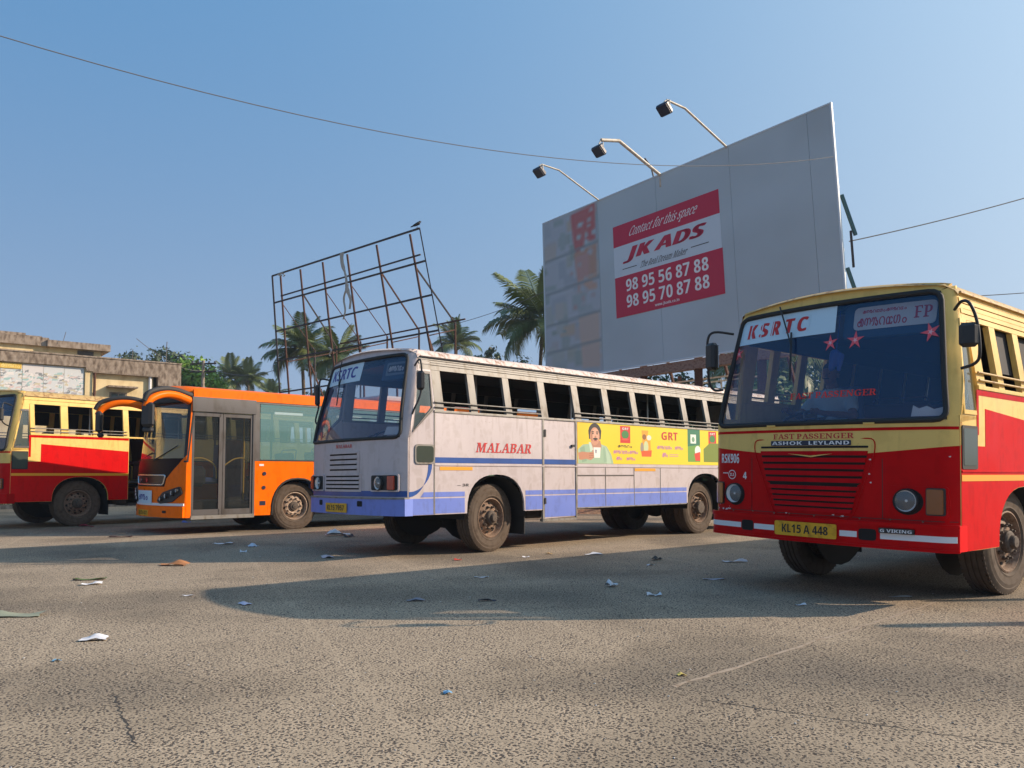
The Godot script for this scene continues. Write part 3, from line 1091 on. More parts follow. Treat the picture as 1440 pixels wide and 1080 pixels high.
	for s in [-1.0, 1.0]:
		var pp := PackedVector2Array()
		for k in 6:
			var y: float = lerpf(c.ftop, c.H - 0.02, k / 5.0)
			pp.append(V(s * hw(c, y), y))
		pp.append_array([V(s * w1, c.ws1), V(s * w0, c.ws0), V(s * w0, c.ftop)])
		decal("windscreen_pillar", pp, fn, c.m_post, o, -0.03, 0.0, 0.04)
	if c.ws0 > c.ftop + 0.005:
		decal("windscreen_sill", rect(-w0, c.ftop, w0, c.ws0), fn, c.m_post, o, -0.03, 0.0, 0.09)
	var gl := rounded(PackedVector2Array([V(-w0, c.ws0), V(w0, c.ws0), V(w1, c.ws1), V(-w1, c.ws1)]), 0.10)
	var m := MB.new()
	m.prism(gl, fn, -0.012, -0.012, 0.07, false)
	part("windscreen", m, M.screen, o, lean)
	var ring := PackedVector3Array()
	for i in gl.size():
		var p := gl[i]
		var q := gl[(i + 1) % gl.size()]
		var k := maxi(1, int(p.distance_to(q) / 0.1))
		for j in k:
			var e := p.lerp(q, float(j) / k)
			ring.append(fn.call(e.x, e.y, -0.002))
	m = MB.new()
	m.tube(ring, 0.026, 7, -1.0, false, true)
	part("windscreen_seal", m, M.rubber, o, lean)
	# tail
	m = MB.new()
	m.prism(PackedVector2Array([V(-c.W + 0.01, c.bot + 0.06), V(c.W - 0.01, c.bot + 0.06), V(c.W - 0.01, c.sill), V(c.Wr, c.H), V(0, c.H + 0.06), V(-c.Wr, c.H), V(-c.W + 0.01, c.sill)]), func(x, y, w): return Vector3(x, y, -c.L + 0.03 - w), 0.0, 0.03)
	part("rear_panel", m, c.m_low, o, lean)
	interior(o, c, c.m_seat)
	chassis(o, c)
	for sg in [-1.0, 1.0]:
		wheel(o, Vector3(sg * 0.98, 0.52, -c.a), sg, "front", c.get("steer", 0.0), c.get("dusty", true))
		wheel(o, Vector3(sg * 0.96, 0.52, -c.a - c.wb), sg, "rear", 0.0, c.get("dusty", true))
		part("inner_tyre", wheel_meshes("rear").tyre, M.tyredark, o, Transform3D(Basis(Vector3.UP, PI / 2), Vector3(sg * 0.64, 0.52, -c.a - c.wb)))

func wiper(o: Node3D, fn: Callable, x0: float, y0: float, x1: float, y1: float, y2: float) -> void:
	var m := MB.new()
	m.tube(PackedVector3Array([fn.call(x0, y0, 0.05), fn.call(lerpf(x0, x1, 0.4), lerpf(y0, y1, 0.35), 0.06), fn.call(x1, y1, 0.04)]), 0.009, 6)
	m.tube(PackedVector3Array([fn.call(x1 - 0.02, y1 + 0.12, 0.02), fn.call(x1, y1, 0.03), fn.call(x1 + 0.03, y2, 0.02)]), 0.010, 6)
	part("wiper", m, M.black, o, lean)

func star(x: float, y: float, r: float, a: float) -> PackedVector2Array:
	var out := PackedVector2Array()
	for k in 10:
		var rr := r if k % 2 == 0 else r * 0.34
		var an := a + TAU * k / 10 + PI / 2
		out.append(V(x + rr * cos(an) * 0.9, y + rr * sin(an)))
	return out

# rounded southern Indian letters as pen strokes, each in a unit box
func round_script(m: MB, fn: Callable, x0: float, y0: float, x1: float, y1: float, n: int, pen: float, w: float) -> void:
	var g: Array = [
		[arc(0.3, 0.35, 0.28, 0.3, 0, 360, 12), arc(0.62, 0.45, 0.3, 0.5, 180, -60, 10), PackedVector2Array([V(0.62, 0.95), V(0.62, 0.1)])],
		[arc(0.25, 0.5, 0.22, 0.45, -60, 220, 12), arc(0.7, 0.5, 0.25, 0.45, -40, 200, 12)],
		[arc(0.2, 0.5, 0.18, 0.45, -90, 180, 10), arc(0.55, 0.5, 0.18, 0.45, 180, 0, 8), arc(0.82, 0.3, 0.16, 0.28, 180, 430, 10)],
		[arc(0.5, 0.5, 0.4, 0.45, 250, -20, 12), PackedVector2Array([V(0.87, 0.35), V(0.87, 0.0)])],
		[arc(0.3, 0.45, 0.25, 0.4, 0, 360, 12), arc(0.75, 0.45, 0.22, 0.4, 30, 330, 10), PackedVector2Array([V(0.1, 0.05), V(0.9, 0.05)])],
		[arc(0.3, 0.5, 0.25, 0.45, 100, 330, 9), PackedVector2Array([V(0.52, 0.3), V(0.55, 0.95)]), arc(0.75, 0.5, 0.22, 0.45, 200, -90, 9)],
		[arc(0.5, 0.3, 0.28, 0.28, 0, 360, 12)]]
	for k in n:
		var a := lerpf(x0, x1, float(k) / n)
		var b := lerpf(x0, x1, (k + 0.86) / n)
		strokes(m, g[k % 7] if k < n - 1 else g[6], fn, a, y0, b, y1, pen, w)

func pillar_list(first: Array, start: float, pitch: float, wid: float) -> Array:
	var out := first.duplicate()
	var z := start
	while z > -11.5:
		out.append([z, z - wid])
		z -= pitch
	return out

func red_livery(o: Node3D, c: Dictionary, tipz: float, tipy: float, back: float) -> void:
	for sg in [-1.0, 1.0]:
		var sf := side_of(c, sg)
		var e: float = back if sg > 0 else -c.L
		var s := -0.063
		var v0: float = c.cab + 0.03
		decal("livery_stripe", PackedVector2Array([V(v0, c.sill - 0.085), V(v0, c.sill - 0.035), V(e, c.sill - 0.035), V(e, c.sill - 0.085)]), sf, M.deepred, o, 0.0, 0.003, 0.6)
		decal("livery_stripe", rect(v0 - 0.045, 1.56, v0, c.sill - 0.085), sf, M.deepred, o, 0.0, 0.003, 0.6)
		# one red field from the wedge down to the skirt
		var sk := PackedVector2Array([V(e, tipy + s * (tipz - e)), V(tipz, tipy), V(tipz, 1.46), V(fz(c, c.W, 1.0), 1.46), V(fz(c, c.W, 1.0), c.bot + 0.004), V(c.cab, c.bot + 0.004)])
		sk.append_array(arch(-c.a, c.bot + 0.004, c.ar + 0.004, c.atop + 0.004))
		var stop: float = maxf(e, -c.a - c.wb + 0.8)
		sk.append(V(stop, c.bot + 0.004))
		if e < stop:
			sk.append_array([V(stop, 1.30), V(e, 1.30)])
		decal("livery_field", sk, sf, M.red, o, 0.0, 0.003, 0.6)
		decal("yellow_stripe", rect(fz(c, c.W, 1.0) - 0.005, 1.15, e, 1.205), sf, M.stripe, o, 0.003, 0.006, 0.6)
		decal("panel_moulding", rect(fz(c, c.W, 1.0) - 0.005, 1.228, e, 1.242), sf, M.red, o, 0.003, 0.012, 0.6)
		if e > -c.L + 1.0:
			decal("livery_skirt", PackedVector2Array([V(c.door_end, 1.255), V(c.door_end, c.bot + 0.034), V(-c.a - c.wb + 0.8, c.bot + 0.034), V(-c.a - c.wb + 0.8, 1.255)]), sf, M.red, o, 0.0, 0.0025, 0.6)

func build_red_bus() -> Node3D:
	var o := thing("passenger_bus", "red and cream bus with star stickers and a driver behind its windscreen, nearest at right", "bus", Vector3(2.875, 0, -7.676), deg_to_rad(-50.7), "old open-windowed passenger buses")
	var c := {"W": 1.25, "Wr": 1.11, "sill": 2.0, "H": 2.93, "drop": 0.075, "ws0": 1.68, "ws1": 2.86, "wsx0": 1.175, "wsx1": 1.035, "bow": 0.15, "lean": 0.27, "corner": 0.08, "bot": 0.54, "L": 10.6,
		"a": 1.72, "wb": 5.64, "ar": 0.66, "atop": 1.09, "cab": -0.60, "roll": -1.13, "floor": 1.02, "wtop": 2.60, "ftop": 1.66, "fbot": 0.76,
		"cabpoly": [-0.225, 0.545, -0.225, 1.72, -0.60, 1.72, -0.60, 0.54], "cabfront": [V(-0.60, 2.855), V(-0.60, 2.0), V(-0.60, 1.72), V(-0.58, 1.70)],
		"qwin": [-0.285, 1.735, -0.555, 1.735, -0.565, 2.60, -0.43, 2.60], "pillars": [[-0.60, -0.78], [-1.10, -1.24], [-1.69, -1.83], [-2.28, -2.42], [-2.87, -3.01], [-3.6, -3.74], [-4.33, -4.47], [-5.06, -5.2], [-5.8, -5.94], [-6.5, -6.64], [-7.2, -7.34], [-7.9, -8.04], [-8.6, -8.74], [-9.3, -9.44]],
		"ribs": [2.60, 2.655, 2.705, 2.755, 2.805, 2.86], "m_low": M.cream, "m_up": M.cream, "m_post": M.cream, "m_cornice": M.cream, "m_roof": M.roofcream, "m_rail": M.roofcream, "m_front": M.deepred, "m_header": M.cream, "m_seat": M.seat, "m_qframe": M.cream, "steer": -0.05,
		"shut": {1.0: [0.0, 0.7, 1.0, 1.0, 1.0, 1.0, 1.0, 1.0, 1.0, 1.0, 1.0, 1.0, 1.0], -1.0: [0.0, 0.0, 0.0, 1.0, 1.0, 1.0, 1.0, 0.8, 1.0, 1.0, 1.0, 1.0, 1.0]}}
	old_bus(o, c)
	var fn := front_of(c)
	red_livery(o, c, -0.76, 1.80, -c.L)
	# cream mask across the front
	var mask := PackedVector2Array()
	for k in 21:
		var x := lerpf(-1.245, 1.245, k / 20.0)
		mask.append(V(x, 1.355 + 0.10 * pow(absf(x) / 1.245, 1.3)))
	mask.append_array([V(1.245, 1.66), V(-1.245, 1.66)])
	decal("cream_mask", mask, fn, M.cream, o, 0.0, 0.003, 0.09)
	decal("pinstripe", rect(-1.243, 1.595, 1.243, 1.622), fn, M.deepred, o, 0.003, 0.006, 0.09)
	# raised grille surround and slats
	var sur := rounded(PackedVector2Array([V(-0.42, 0.79), V(0.40, 0.79), V(0.60, 1.40), V(0.60, 1.525), V(-0.66, 1.525), V(-0.66, 1.40)]), 0.06)
	var ring := PackedVector3Array()
	for p in sur:
		ring.append(fn.call(p.x, p.y, 0.004))
	var m := MB.new()
	m.tube(ring, 0.006, 5, -1.0, false, true)
	part("grille_surround", m, M.deepred, o, lean)
	decal("grille_slot", rrect(-0.58, 1.438, 0.54, 1.458, 0.008), fn, M.hole, o, 0.003, 0.0055)
	decal("grille_backing", PackedVector2Array([V(-0.58, 1.395), V(0.535, 1.395), V(0.47, 1.11), V(0.44, 1.09), V(0.385, 0.83), V(-0.405, 0.83), V(-0.47, 1.09), V(-0.51, 1.11)]), fn, M.hole, o, 0.003, 0.005)
	louvres(m, fn, -0.585, 0.54, 1.42, -0.50, 0.475, 1.10, o, M.deepred, 5, "grille_slat")
	louvres(m, fn, -0.49, 0.46, 1.085, -0.40, 0.38, 0.82, o, M.deepred, 5, "grille_slat")
	decal("grille_crease", PackedVector2Array([V(-0.25, 1.385), V(0.0, 1.365), V(0.22, 1.385), V(0.0, 1.35)]), fn, M.cream, o, 0.026, 0.03)
	decal("badge_plate", rrect(-0.455, 1.462, 0.385, 1.512, 0.01), fn, M.navy, o, 0.004, 0.009)
	writing("badge_lettering", "ASHOK", fn, -0.44, 1.470, -0.10, 1.505, 0.010, M.letterwhite, o, sans)
	writing("badge_lettering", "LEYLAND", fn, -0.03, 1.470, 0.37, 1.505, 0.010, M.letterwhite, o, sans)
	writing("lettering", "FAST PASSENGER", fn, -0.43, 1.528, 0.41, 1.578, 0.004, M.letterred, o, serif)
	writing("fleet_number", "RSK906", fn, -1.12, 1.285, -0.87, 1.385, 0.004, M.letterwhite, o, sans)
	writing("lettering", "4", fn, -0.815, 1.12, -0.765, 1.195, 0.004, M.letterwhite, o, sans)
	m = MB.new()
	strokes(m, [arc(0.5, 0.5, 0.5, 0.5, 0, 360, 18)], fn, -1.02, 1.12, -0.92, 1.21, 0.008, 0.004)
	letters(m, "ZLS", fn, -1.0, 1.15, -0.94, 1.18, 0.004, sans)
	letters(m, "---", fn, -1.10, 1.175, -1.03, 1.185, 0.004, sans)
	part("round_emblem", m, M.letterwhite, o, lean)
	# lamps
	for s in [-1.0, 1.0]:
		var hx: float = 0.862 if s > 0 else -0.925
		decal("lamp_recess", rrect(s * 0.70, 0.83, s * 1.185, 1.10, 0.03), fn, M.deepred, o, -0.01, 0.010)
		decal("lamp_bowl", disc(hx + 0.012, 0.962, 0.125, 0.118, 20), fn, M.hole, o, 0.009, 0.014)
		headlamp(o, fn, hx, 0.968, 0.095)
	indicator(o, fn, 1.03, 0.86, 1.155, 1.075, M.amber)
	indicator(o, fn, -1.19, 0.86, -1.085, 1.075, M.amber)
	# bumper
	var bumper := func(x: float, y: float, w: float) -> Vector3: return Vector3(x, y, fz(c, x * 0.985, 1.0) + w)
	decal("bumper", rect(-1.262, 0.545, 1.262, 0.765), bumper, M.deepred, o, -0.10, 0.055, 0.07)
	decal("bumper_lip", rrect(-1.268, 0.735, 1.268, 0.775, 0.012), bumper, M.deepred, o, 0.05, 0.075, 0.07)
	decal("bumper_lip", rrect(-1.265, 0.535, 1.265, 0.56, 0.008), bumper, M.deepred, o, 0.05, 0.064, 0.07)
	for s in [[-1.255, -0.80], [-0.63, -0.385], [0.30, 0.46], [0.665, 1.25]]:
		decal("reflective_strip", rect(s[0], 0.622, s[1], 0.675), bumper, M.paper, o, 0.0555, 0.058, 0.07)
	for s in [[-0.79, -0.64], [0.475, 0.63]]:
		decal("tow_slot", rrect(s[0], 0.60, s[1], 0.705, 0.03), bumper, M.hole, o, 0.0555, 0.058, 0.05)
	decal("number_plate", rrect(-0.365, 0.588, 0.28, 0.725, 0.02), bumper, M.plate, o, 0.07, 0.078, 0.1)
	var np := func(x: float, y: float, w: float) -> Vector3: return bumper.call(x, y, 0.079 + w)
	writing("plate_number", "KL15 A 448", np, -0.28, 0.618, 0.20, 0.698, 0.0, M.letterblack, o, sans)
	decal("badge_plate", rrect(0.66, 0.678, 0.95, 0.722, 0.006), bumper, M.black, o, 0.057, 0.080, 0.1)
	writing("badge_lettering", "G VIKING", bumper, 0.675, 0.686, 0.935, 0.714, 0.081, M.letterwhite, o, sans)
	for k in 9:
		decal("bolt", disc(-0.95 + k * 0.235 + 0.03 * (k % 3), 0.79 + 0.006 * (k % 2), 0.008, 0.008, 6), fn, M.rim, o, 0.0, 0.008)
	# seams, scratches and chipped paint
	for x in [-0.70, 0.66]:
		decal("panel_joint", rect(x - 0.003, 0.80, x + 0.003, 1.34), fn, M.under, o, 0.0, 0.002)
	decal("panel_joint", rect(-1.235, 0.796, 1.235, 0.802), fn, M.under, o, 0.0, 0.002, 0.09)
	var rng := RandomNumberGenerator.new()
	rng.seed = 4
	for k in 16:
		var cx: float = rng.randf_range(-1.19, -1.0) if k < 9 else [0.555, 0.545, 0.56, -0.28, 0.21, 0.30, 1.19][k - 9]
		var cy: float = rng.randf_range(0.785, 0.86) if k < 9 else [1.33, 1.20, 1.12, 0.80, 0.81, 0.805, 1.36][k - 9]
		var pl := PackedVector2Array()
		for q in 7:
			var an := TAU * q / 7
			pl.append(V(cx + cos(an) * rng.randf_range(0.004, 0.016), cy + sin(an) * rng.randf_range(0.003, 0.010)))
		decal("paint_chip", pl, fn, M.paper, o, 0.0, 0.0025)
	# banner, destination board, stickers on the windscreen
	decal("windscreen_banner", PackedVector2Array([V(-1.025, 2.83), V(0.12, 2.85), V(0.125, 2.57), V(-1.07, 2.565)]), fn, M.sticker, o, -0.011, -0.008, 0.09)
	for q in 5:
		m = MB.new()
		for k in 3:
			letters(m, "KSRTC"[q], fn, -0.935 + q * 0.158 + k * 0.007, 2.625, -0.815 + q * 0.158 + k * 0.007, 2.775, -0.0078 + k * 0.0002, sans, 0.12)
		part("banner_letter", m, M.letterred, o, lean)
	for k in 6:
		decal("stencil_gap", PackedVector2Array([V(-0.90 + k * 0.145, 2.62), V(-0.888 + k * 0.145, 2.62), V(-0.87 + k * 0.145, 2.785), V(-0.882 + k * 0.145, 2.785)]), fn, M.sticker, o, -0.0055, -0.0045)
	var inb := func(x: float, y: float, ww: float) -> Vector3: return Vector3(x, y, fz(c, x, y) - 0.10 + ww)
	decal("destination_box", rrect(0.16, 2.50, 1.02, 2.845, 0.05), inb, mk(L(0.015, 0.05, 0.11), 0.6), o, -0.16, 0.0, 0.12)
	decal("destination_board", rrect(0.26, 2.575, 0.985, 2.80, 0.05), inb, M.paper, o, 0.002, 0.01, 0.12)
	m = MB.new()
	round_script(m, inb, 0.30, 2.605, 0.76, 2.69, 7, 0.011, 0.011)
	round_script(m, inb, 0.34, 2.735, 0.74, 2.765, 13, 0.006, 0.011)
	letters(m, "FP", inb, 0.80, 2.64, 0.95, 2.755, 0.011, serif)
	part("destination_lettering", m, M.letterred, o, lean)
	for s in [[-1.03, 2.475, 0.075, 0.2], [0.09, 2.466, 0.085, 0.1], [0.335, 2.468, 0.095, 0.0], [0.985, 2.48, 0.095, 0.35]]:
		decal("star_sticker", star(s[0], s[1], s[2], s[3]), fn, mk(L(0.75, 0.10, 0.13), 0.5), o, -0.010, -0.007)
		decal("star_sticker", star(s[0], s[1], s[2] * 0.32, s[3] + 0.6), fn, mk(L(0.75, 0.45, 0.5), 0.5), o, -0.007, -0.005)
	m = MB.new()
	m.nets([[fn.call(0.10, 2.36, -0.1), fn.call(0.08, 2.22, -0.1), 0.05, 0.03, 0.02], [fn.call(0.16, 2.34, -0.11), fn.call(0.15, 2.2, -0.11), 0.03, 0.02, 0.02]], 0.015)
	m.tube(PackedVector3Array([fn.call(0.11, 2.8, -0.1), fn.call(0.11, 2.4, -0.1)]), 0.004, 5)
	part("hanging_ornament", m, mk(L(0.02, 0.05, 0.3), 0.4), o, lean)
	writing("windscreen_lettering", "FAST PASSENGER", fn, -0.28, 1.925, 0.58, 1.985, -0.0095, mk(L(0.75, 0.03, 0.02), 0.5), o, serif)
	decal("papers_on_dashboard", pts([0.86, 1.72, 1.13, 1.72, 1.12, 1.80, 1.04, 1.78, 0.98, 1.81, 0.92, 1.79, 0.87, 1.82]), fn, M.paper, o, -0.09, -0.085)
	wiper(o, fn, -0.50, 2.91, -0.32, 2.50, 2.12)
	for x in [-0.45, 0.55]:
		decal("wiper_mount", rrect(x - 0.05, 1.655, x + 0.05, 1.675, 0.008), fn, M.cream, o, 0.0, 0.02)
	# lower cab window, mirrors
	for sg in [-1.0, 1.0]:
		var sf := side_of(c, sg)
		decal("lower_window_frame", rrect(-0.245, 1.255, -0.57, 1.635, 0.02), sf, M.rubber, o, 0.0, 0.010)
		decal("lower_window_glass", rrect(-0.268, 1.285, -0.548, 1.61, 0.02), sf, M.murk, o, 0.010, 0.013)
	mirror(o, path3([1.17, 2.66, -0.33, 1.28, 2.70, -0.20, 1.36, 2.66, -0.16, 1.40, 2.50, -0.20, 1.41, 2.24, -0.22, 1.36, 2.16, -0.25, 1.24, 2.13, -0.28]), Vector3(1.34, 2.40, -0.18), Vector3(0.15, 0.21, 0.08), 0.35)
	mirror(o, path3([-1.16, 2.72, -0.38, -1.30, 2.74, -0.22, -1.36, 2.66, -0.18, -1.37, 2.45, -0.2, -1.37, 2.2, -0.22, -1.33, 2.1, -0.26, -1.24, 2.1, -0.3]), Vector3(-1.29, 2.46, -0.16), Vector3(0.15, 0.30, 0.10), -0.3)
	return o

func build_far_red_bus() -> Node3D:
	var o := thing("passenger_bus", "red and cream bus cut off by the left edge, beyond the orange bus", "bus", Vector3(-11.84, 0, -17.55), deg_to_rad(-37.0), "old open-windowed passenger buses")
	var c := {"W": 1.25, "Wr": 1.13, "sill": 2.07, "H": 3.005, "drop": 0.10, "ws0": 1.70, "ws1": 2.91, "wsx0": 1.175, "wsx1": 1.05, "bow": 0.15, "lean": 0.27, "corner": 0.08, "bot": 0.58, "L": 10.6,
		"a": 1.69, "wb": 5.64, "ar": 0.62, "atop": 1.12, "cab": -0.60, "roll": 0.24, "floor": 1.05, "wtop": 2.72, "ftop": 1.68, "fbot": 0.76,
		"cabpoly": [-0.225, 0.585, -0.225, 1.74, -0.60, 1.74, -0.60, 0.58], "cabfront": [V(-0.60, 2.91), V(-0.60, 2.07), V(-0.60, 1.74), V(-0.58, 1.72)],
		"qwin": [-0.275, 1.755, -0.575, 1.755, -0.575, 2.60, -0.42, 2.60], "pillars": [[-0.60, -0.69], [-1.235, -1.39], [-1.94, -2.11], [-2.65, -2.78], [-3.46, -3.61], [-4.16, -4.31], [-4.86, -5.01], [-5.56, -5.71], [-6.26, -6.41], [-6.96, -7.11], [-7.66, -7.81], [-8.36, -8.51], [-9.16, -9.31]],
		"door": -2.78, "door_end": -3.46, "door_open": true, "shut": {-1.0: [0.2, 0.5, 0.6, 0.7, 1.0, 1.0, 0.9, 1.0, 1.0, 1.0, 1.0, 1.0]},
		"ribs": [2.72, 2.81, 2.91], "m_low": M.cream, "m_up": M.cream, "m_post": M.cream, "m_cornice": M.cream, "m_roof": M.roofcream, "m_rail": M.alu, "m_front": M.deepred, "m_header": M.cream, "m_seat": M.seat, "m_qframe": M.grey}
	old_bus(o, c)
	var fn := front_of(c)
	red_livery(o, c, -0.82, 1.845, -2.77)
	decal("cream_mask", rect(-1.245, 1.42, 1.245, 1.675), fn, M.cream, o, 0.0, 0.003, 0.09)
	decal("pinstripe", rect(-1.243, 1.64, 1.243, 1.67), fn, M.deepred, o, 0.003, 0.006, 0.09)
	decal("grille_backing", rect(-0.5, 0.85, 0.5, 1.38), fn, M.hole, o, 0.0, 0.004)
	louvres(null, fn, -0.5, 0.5, 1.38, -0.42, 0.42, 0.85, o, M.deepred, 8, "grille_slat")
	for s in [-1.0, 1.0]:
		headlamp(o, fn, s * 0.86, 0.98, 0.095)
		indicator(o, fn, s * 1.1 - 0.05, 0.88, s * 1.1 + 0.05, 1.08, M.amber)
		var sf := side_of(c, s)
		decal("lower_window_frame", rrect(-0.24, 1.29, -0.56, 1.68, 0.02), sf, M.rubber, o, 0.0, 0.010)
		decal("lower_window_glass", rrect(-0.262, 1.315, -0.538, 1.655, 0.02), sf, M.murk, o, 0.010, 0.013)
	var bumper := func(x: float, y: float, w: float) -> Vector3: return Vector3(x, y, fz(c, x * 0.985, 1.0) + w)
	decal("bumper", rect(-1.26, 0.555, 1.26, 0.765), bumper, M.deepred, o, -0.10, 0.055, 0.07)
	decal("windscreen_banner", PackedVector2Array([V(-1.04, 2.86), V(0.1, 2.86), V(0.1, 2.62), V(-1.08, 2.62)]), fn, M.sticker, o, -0.011, -0.008, 0.09)
	mirror(o, path3([1.17, 2.66, -0.25, 1.28, 2.70, -0.05, 1.34, 2.6, 0.0, 1.35, 2.3, 0.0, 1.24, 2.2, -0.2]), Vector3(1.32, 2.45, 0.05), Vector3(0.18, 0.28, 0.10), 0.3)
	return o

func build_white_bus() -> Node3D:
	var o := thing("passenger_bus", "white bus with blue stripes and a yellow advertisement on its side", "bus", Vector3(-2.462, 0, -11.755), deg_to_rad(-47.19), "old open-windowed passenger buses")
	var c := {"W": 1.27, "Wr": 1.10, "sill": 2.09, "H": 2.975, "drop": 0.10, "ws0": 1.69, "ws1": 2.90, "wsx0": 1.195, "wsx1": 1.03, "bow": 0.15, "lean": 0.28, "corner": 0.08, "bot": 0.605, "L": 10.7,
		"a": 1.87, "wb": 5.6, "ar": 0.585, "atop": 1.175, "cab": -0.68, "roll": 0.40, "floor": 1.05, "wtop": 2.68, "ftop": 1.665, "fbot": 0.84,
		"cabpoly": [-0.225, 0.605, -0.225, 1.68, -0.245, 1.70, -0.655, 2.06, -0.68, 2.06, -0.68, 0.605], "cabfront": [V(-0.70, 2.87), V(-0.70, 2.10), V(-0.66, 2.07), V(-0.26, 1.70)],
		"qwin": [-0.30, 1.76, -0.66, 2.09, -0.68, 2.655, -0.46, 2.655], "m_qframe": M.grey, "pillars": pillar_list([[-0.70, -0.86], [-1.37, -1.50], [-2.08, -2.21], [-2.85, -3.0]], -3.65, 0.782, 0.15),
		"door": -2.87, "door_end": -3.66,
		"ribs": [2.68, 2.755, 2.79, 2.825, 2.87], "m_low": M.white, "m_up": M.alu, "m_post": M.white, "m_cornice": M.alu, "m_roof": M.roofwhite, "m_rail": M.alu, "m_front": M.white, "m_header": M.white, "m_seat": M.seatgreen, "steer": 0.16,
		"shut": {1.0: [], -1.0: [0.0, 0.0, 0.45, 0.4, 0.6, 0.3, 0.8, 0.5, 0.4, 0.7, 0.5, 0.6, 1.0, 1.0]}}
	old_bus(o, c)
	var fn := front_of(c)
	for sg in [-1.0, 1.0]:
		var sf := side_of(c, sg)
		decal("blue_stripe", rect(-0.68, 1.34, -3.64 if sg > 0 else -c.L, 1.42), sf, M.blue, o, 0.0, 0.003, 0.6)
		var curve := PackedVector2Array()
		for k in 9:
			var an := PI / 2 * k / 8
			curve.append(V(-0.245 - 0.40 * sin(an), 1.335 - 0.405 * cos(an)))
		for k in 9:
			var an := PI / 2 * (8 - k) / 8
			curve.append(V(-0.245 - 0.335 * sin(an), 1.335 - 0.475 * cos(an)))
		decal("blue_stripe", curve, sf, M.blue, o, 0.0, 0.003, 0.6)
		for s in [[-0.68, -1.24], [-2.475, -2.85], [-3.68, -6.80], [-8.13, -c.L]]:
			decal("violet_band", rect(s[0], 0.855, s[1], 0.925), sf, M.violet, o, 0.0, 0.003, 0.6)
			decal("violet_band", rect(s[0], 0.62, s[1], 0.835), sf, M.violet, o, 0.0, 0.003, 0.6)
		decal("violet_band", rect(-2.905, 0.855, -3.63, 0.925), sf, M.violet, o, -0.003, 0.0, 0.6)
		decal("violet_band", rect(-2.905, 0.49, -3.63, 0.835), sf, M.violet, o, -0.003, 0.0, 0.6)
		decal("violet_band", rect(-0.23, 0.61, -0.665, 0.835), sf, M.violet, o, 0.0, 0.003, 0.6)
		decal("violet_band", PackedVector2Array([V(-0.44, 0.855), V(-0.665, 0.855), V(-0.665, 0.925), V(-0.50, 0.925)]), sf, M.violet, o, 0.0, 0.003, 0.6)
		decal("yellow_reflector", rect(-0.78, 1.235, -1.39, 1.285), sf, M.stripe, o, 0.0, 0.004, 0.6)
		decal("yellow_reflector", rect(-5.21, 1.235, -5.82, 1.285), sf, M.stripe, o, 0.0, 0.004, 0.6)
		for z in [-0.685, -3.67]:
			decal("panel_joint", rect(z + 0.008, 0.61, z - 0.008, c.sill - 0.03), sf, M.alu, o, 0.0, 0.006, 0.6)
		for z in [-4.40, -5.19, -5.97]:
			decal("panel_joint", rect(z + 0.005, 0.63, z - 0.005, 1.32), sf, M.alu, o, 0.003, 0.006, 0.6)
		decal("hatch_edge", rect(-3.68, 1.15, -5.19, 1.168), sf, M.grey, o, 0.0, 0.008, 0.6)
		decal("moulding", rect(-0.69, 1.30, -c.L, 1.318), sf, M.white, o, 0.0, 0.010, 0.6)
		decal("lower_moulding", rect(-3.68, 0.605, -6.78, 0.625), sf, M.alu, o, 0.0, 0.012, 0.6)
		decal("door_frame", rect(-2.852, 0.42, -2.892, c.sill), sf, M.alu, o, -0.03, 0.008, 0.6)
		decal("door_frame", rect(-3.638, 0.44, -3.662, c.sill), sf, M.alu, o, -0.03, 0.008, 0.6)
		decal("door_step_edge", rect(-2.85, 0.425, -3.66, 0.462), sf, M.alu, o, -0.06, 0.008, 0.6)
		decal("lower_window_frame", rrect(-0.34, 1.32, -0.68, 1.60, 0.06), sf, M.alu, o, 0.0, 0.016, 0.6)
		decal("lower_window_glass", rrect(-0.362, 1.345, -0.66, 1.575, 0.05), sf, M.murk, o, 0.016, 0.019, 0.6)
		if sg > 0:
			writing("bus_name", "MALABAR", sf, -1.45, 1.505, -2.63, 1.65, 0.003, M.letterred, o, serif, 0.25)
			writing("small_lettering", "-- 3R", sf, -1.10, 1.0, -1.32, 1.04, 0.003, M.grey, o, sans)
			decal("door_handle", rrect(-3.53, 1.63, -3.59, 1.67, 0.01), sf, M.black, o, -0.004, 0.03, 0.6)
			decal("door_hinge", rrect(-2.885, 1.78, -2.925, 1.90, 0.01), sf, M.black, o, -0.004, 0.02, 0.6)
			decal("door_hinge", rrect(-2.885, 0.70, -2.92, 0.80, 0.01), sf, M.black, o, -0.004, 0.02, 0.6)
			bus_advert(o, sf)
	# front
	decal("front_band", rect(-1.265, 0.865, 1.265, 0.945), fn, M.blue, o, 0.0, 0.004, 0.08)
	var bumper := func(x: float, y: float, w: float) -> Vector3: return Vector3(x, y, fz(c, x * 0.985, 1.0) + w)
	decal("bumper", rect(-1.275, 0.60, 1.275, 0.835), bumper, M.violet, o, -0.10, 0.035, 0.07)
	decal("bumper_lip", rrect(-1.278, 0.832, 1.278, 0.852, 0.006), bumper, M.alu, o, -0.03, 0.045, 0.07)
	for s in [-0.72, 0.43]:
		decal("tow_slot", rrect(s - 0.06, 0.72, s + 0.06, 0.80, 0.02), bumper, M.hole, o, 0.0355, 0.038, 0.05)
	decal("number_plate", rrect(-0.50, 0.625, 0.13, 0.76, 0.015), bumper, M.plate, o, 0.05, 0.058, 0.1)
	writing("plate_number", "KL15 7957", bumper, -0.44, 0.655, 0.07, 0.73, 0.0585, M.letterblack, o, sans)
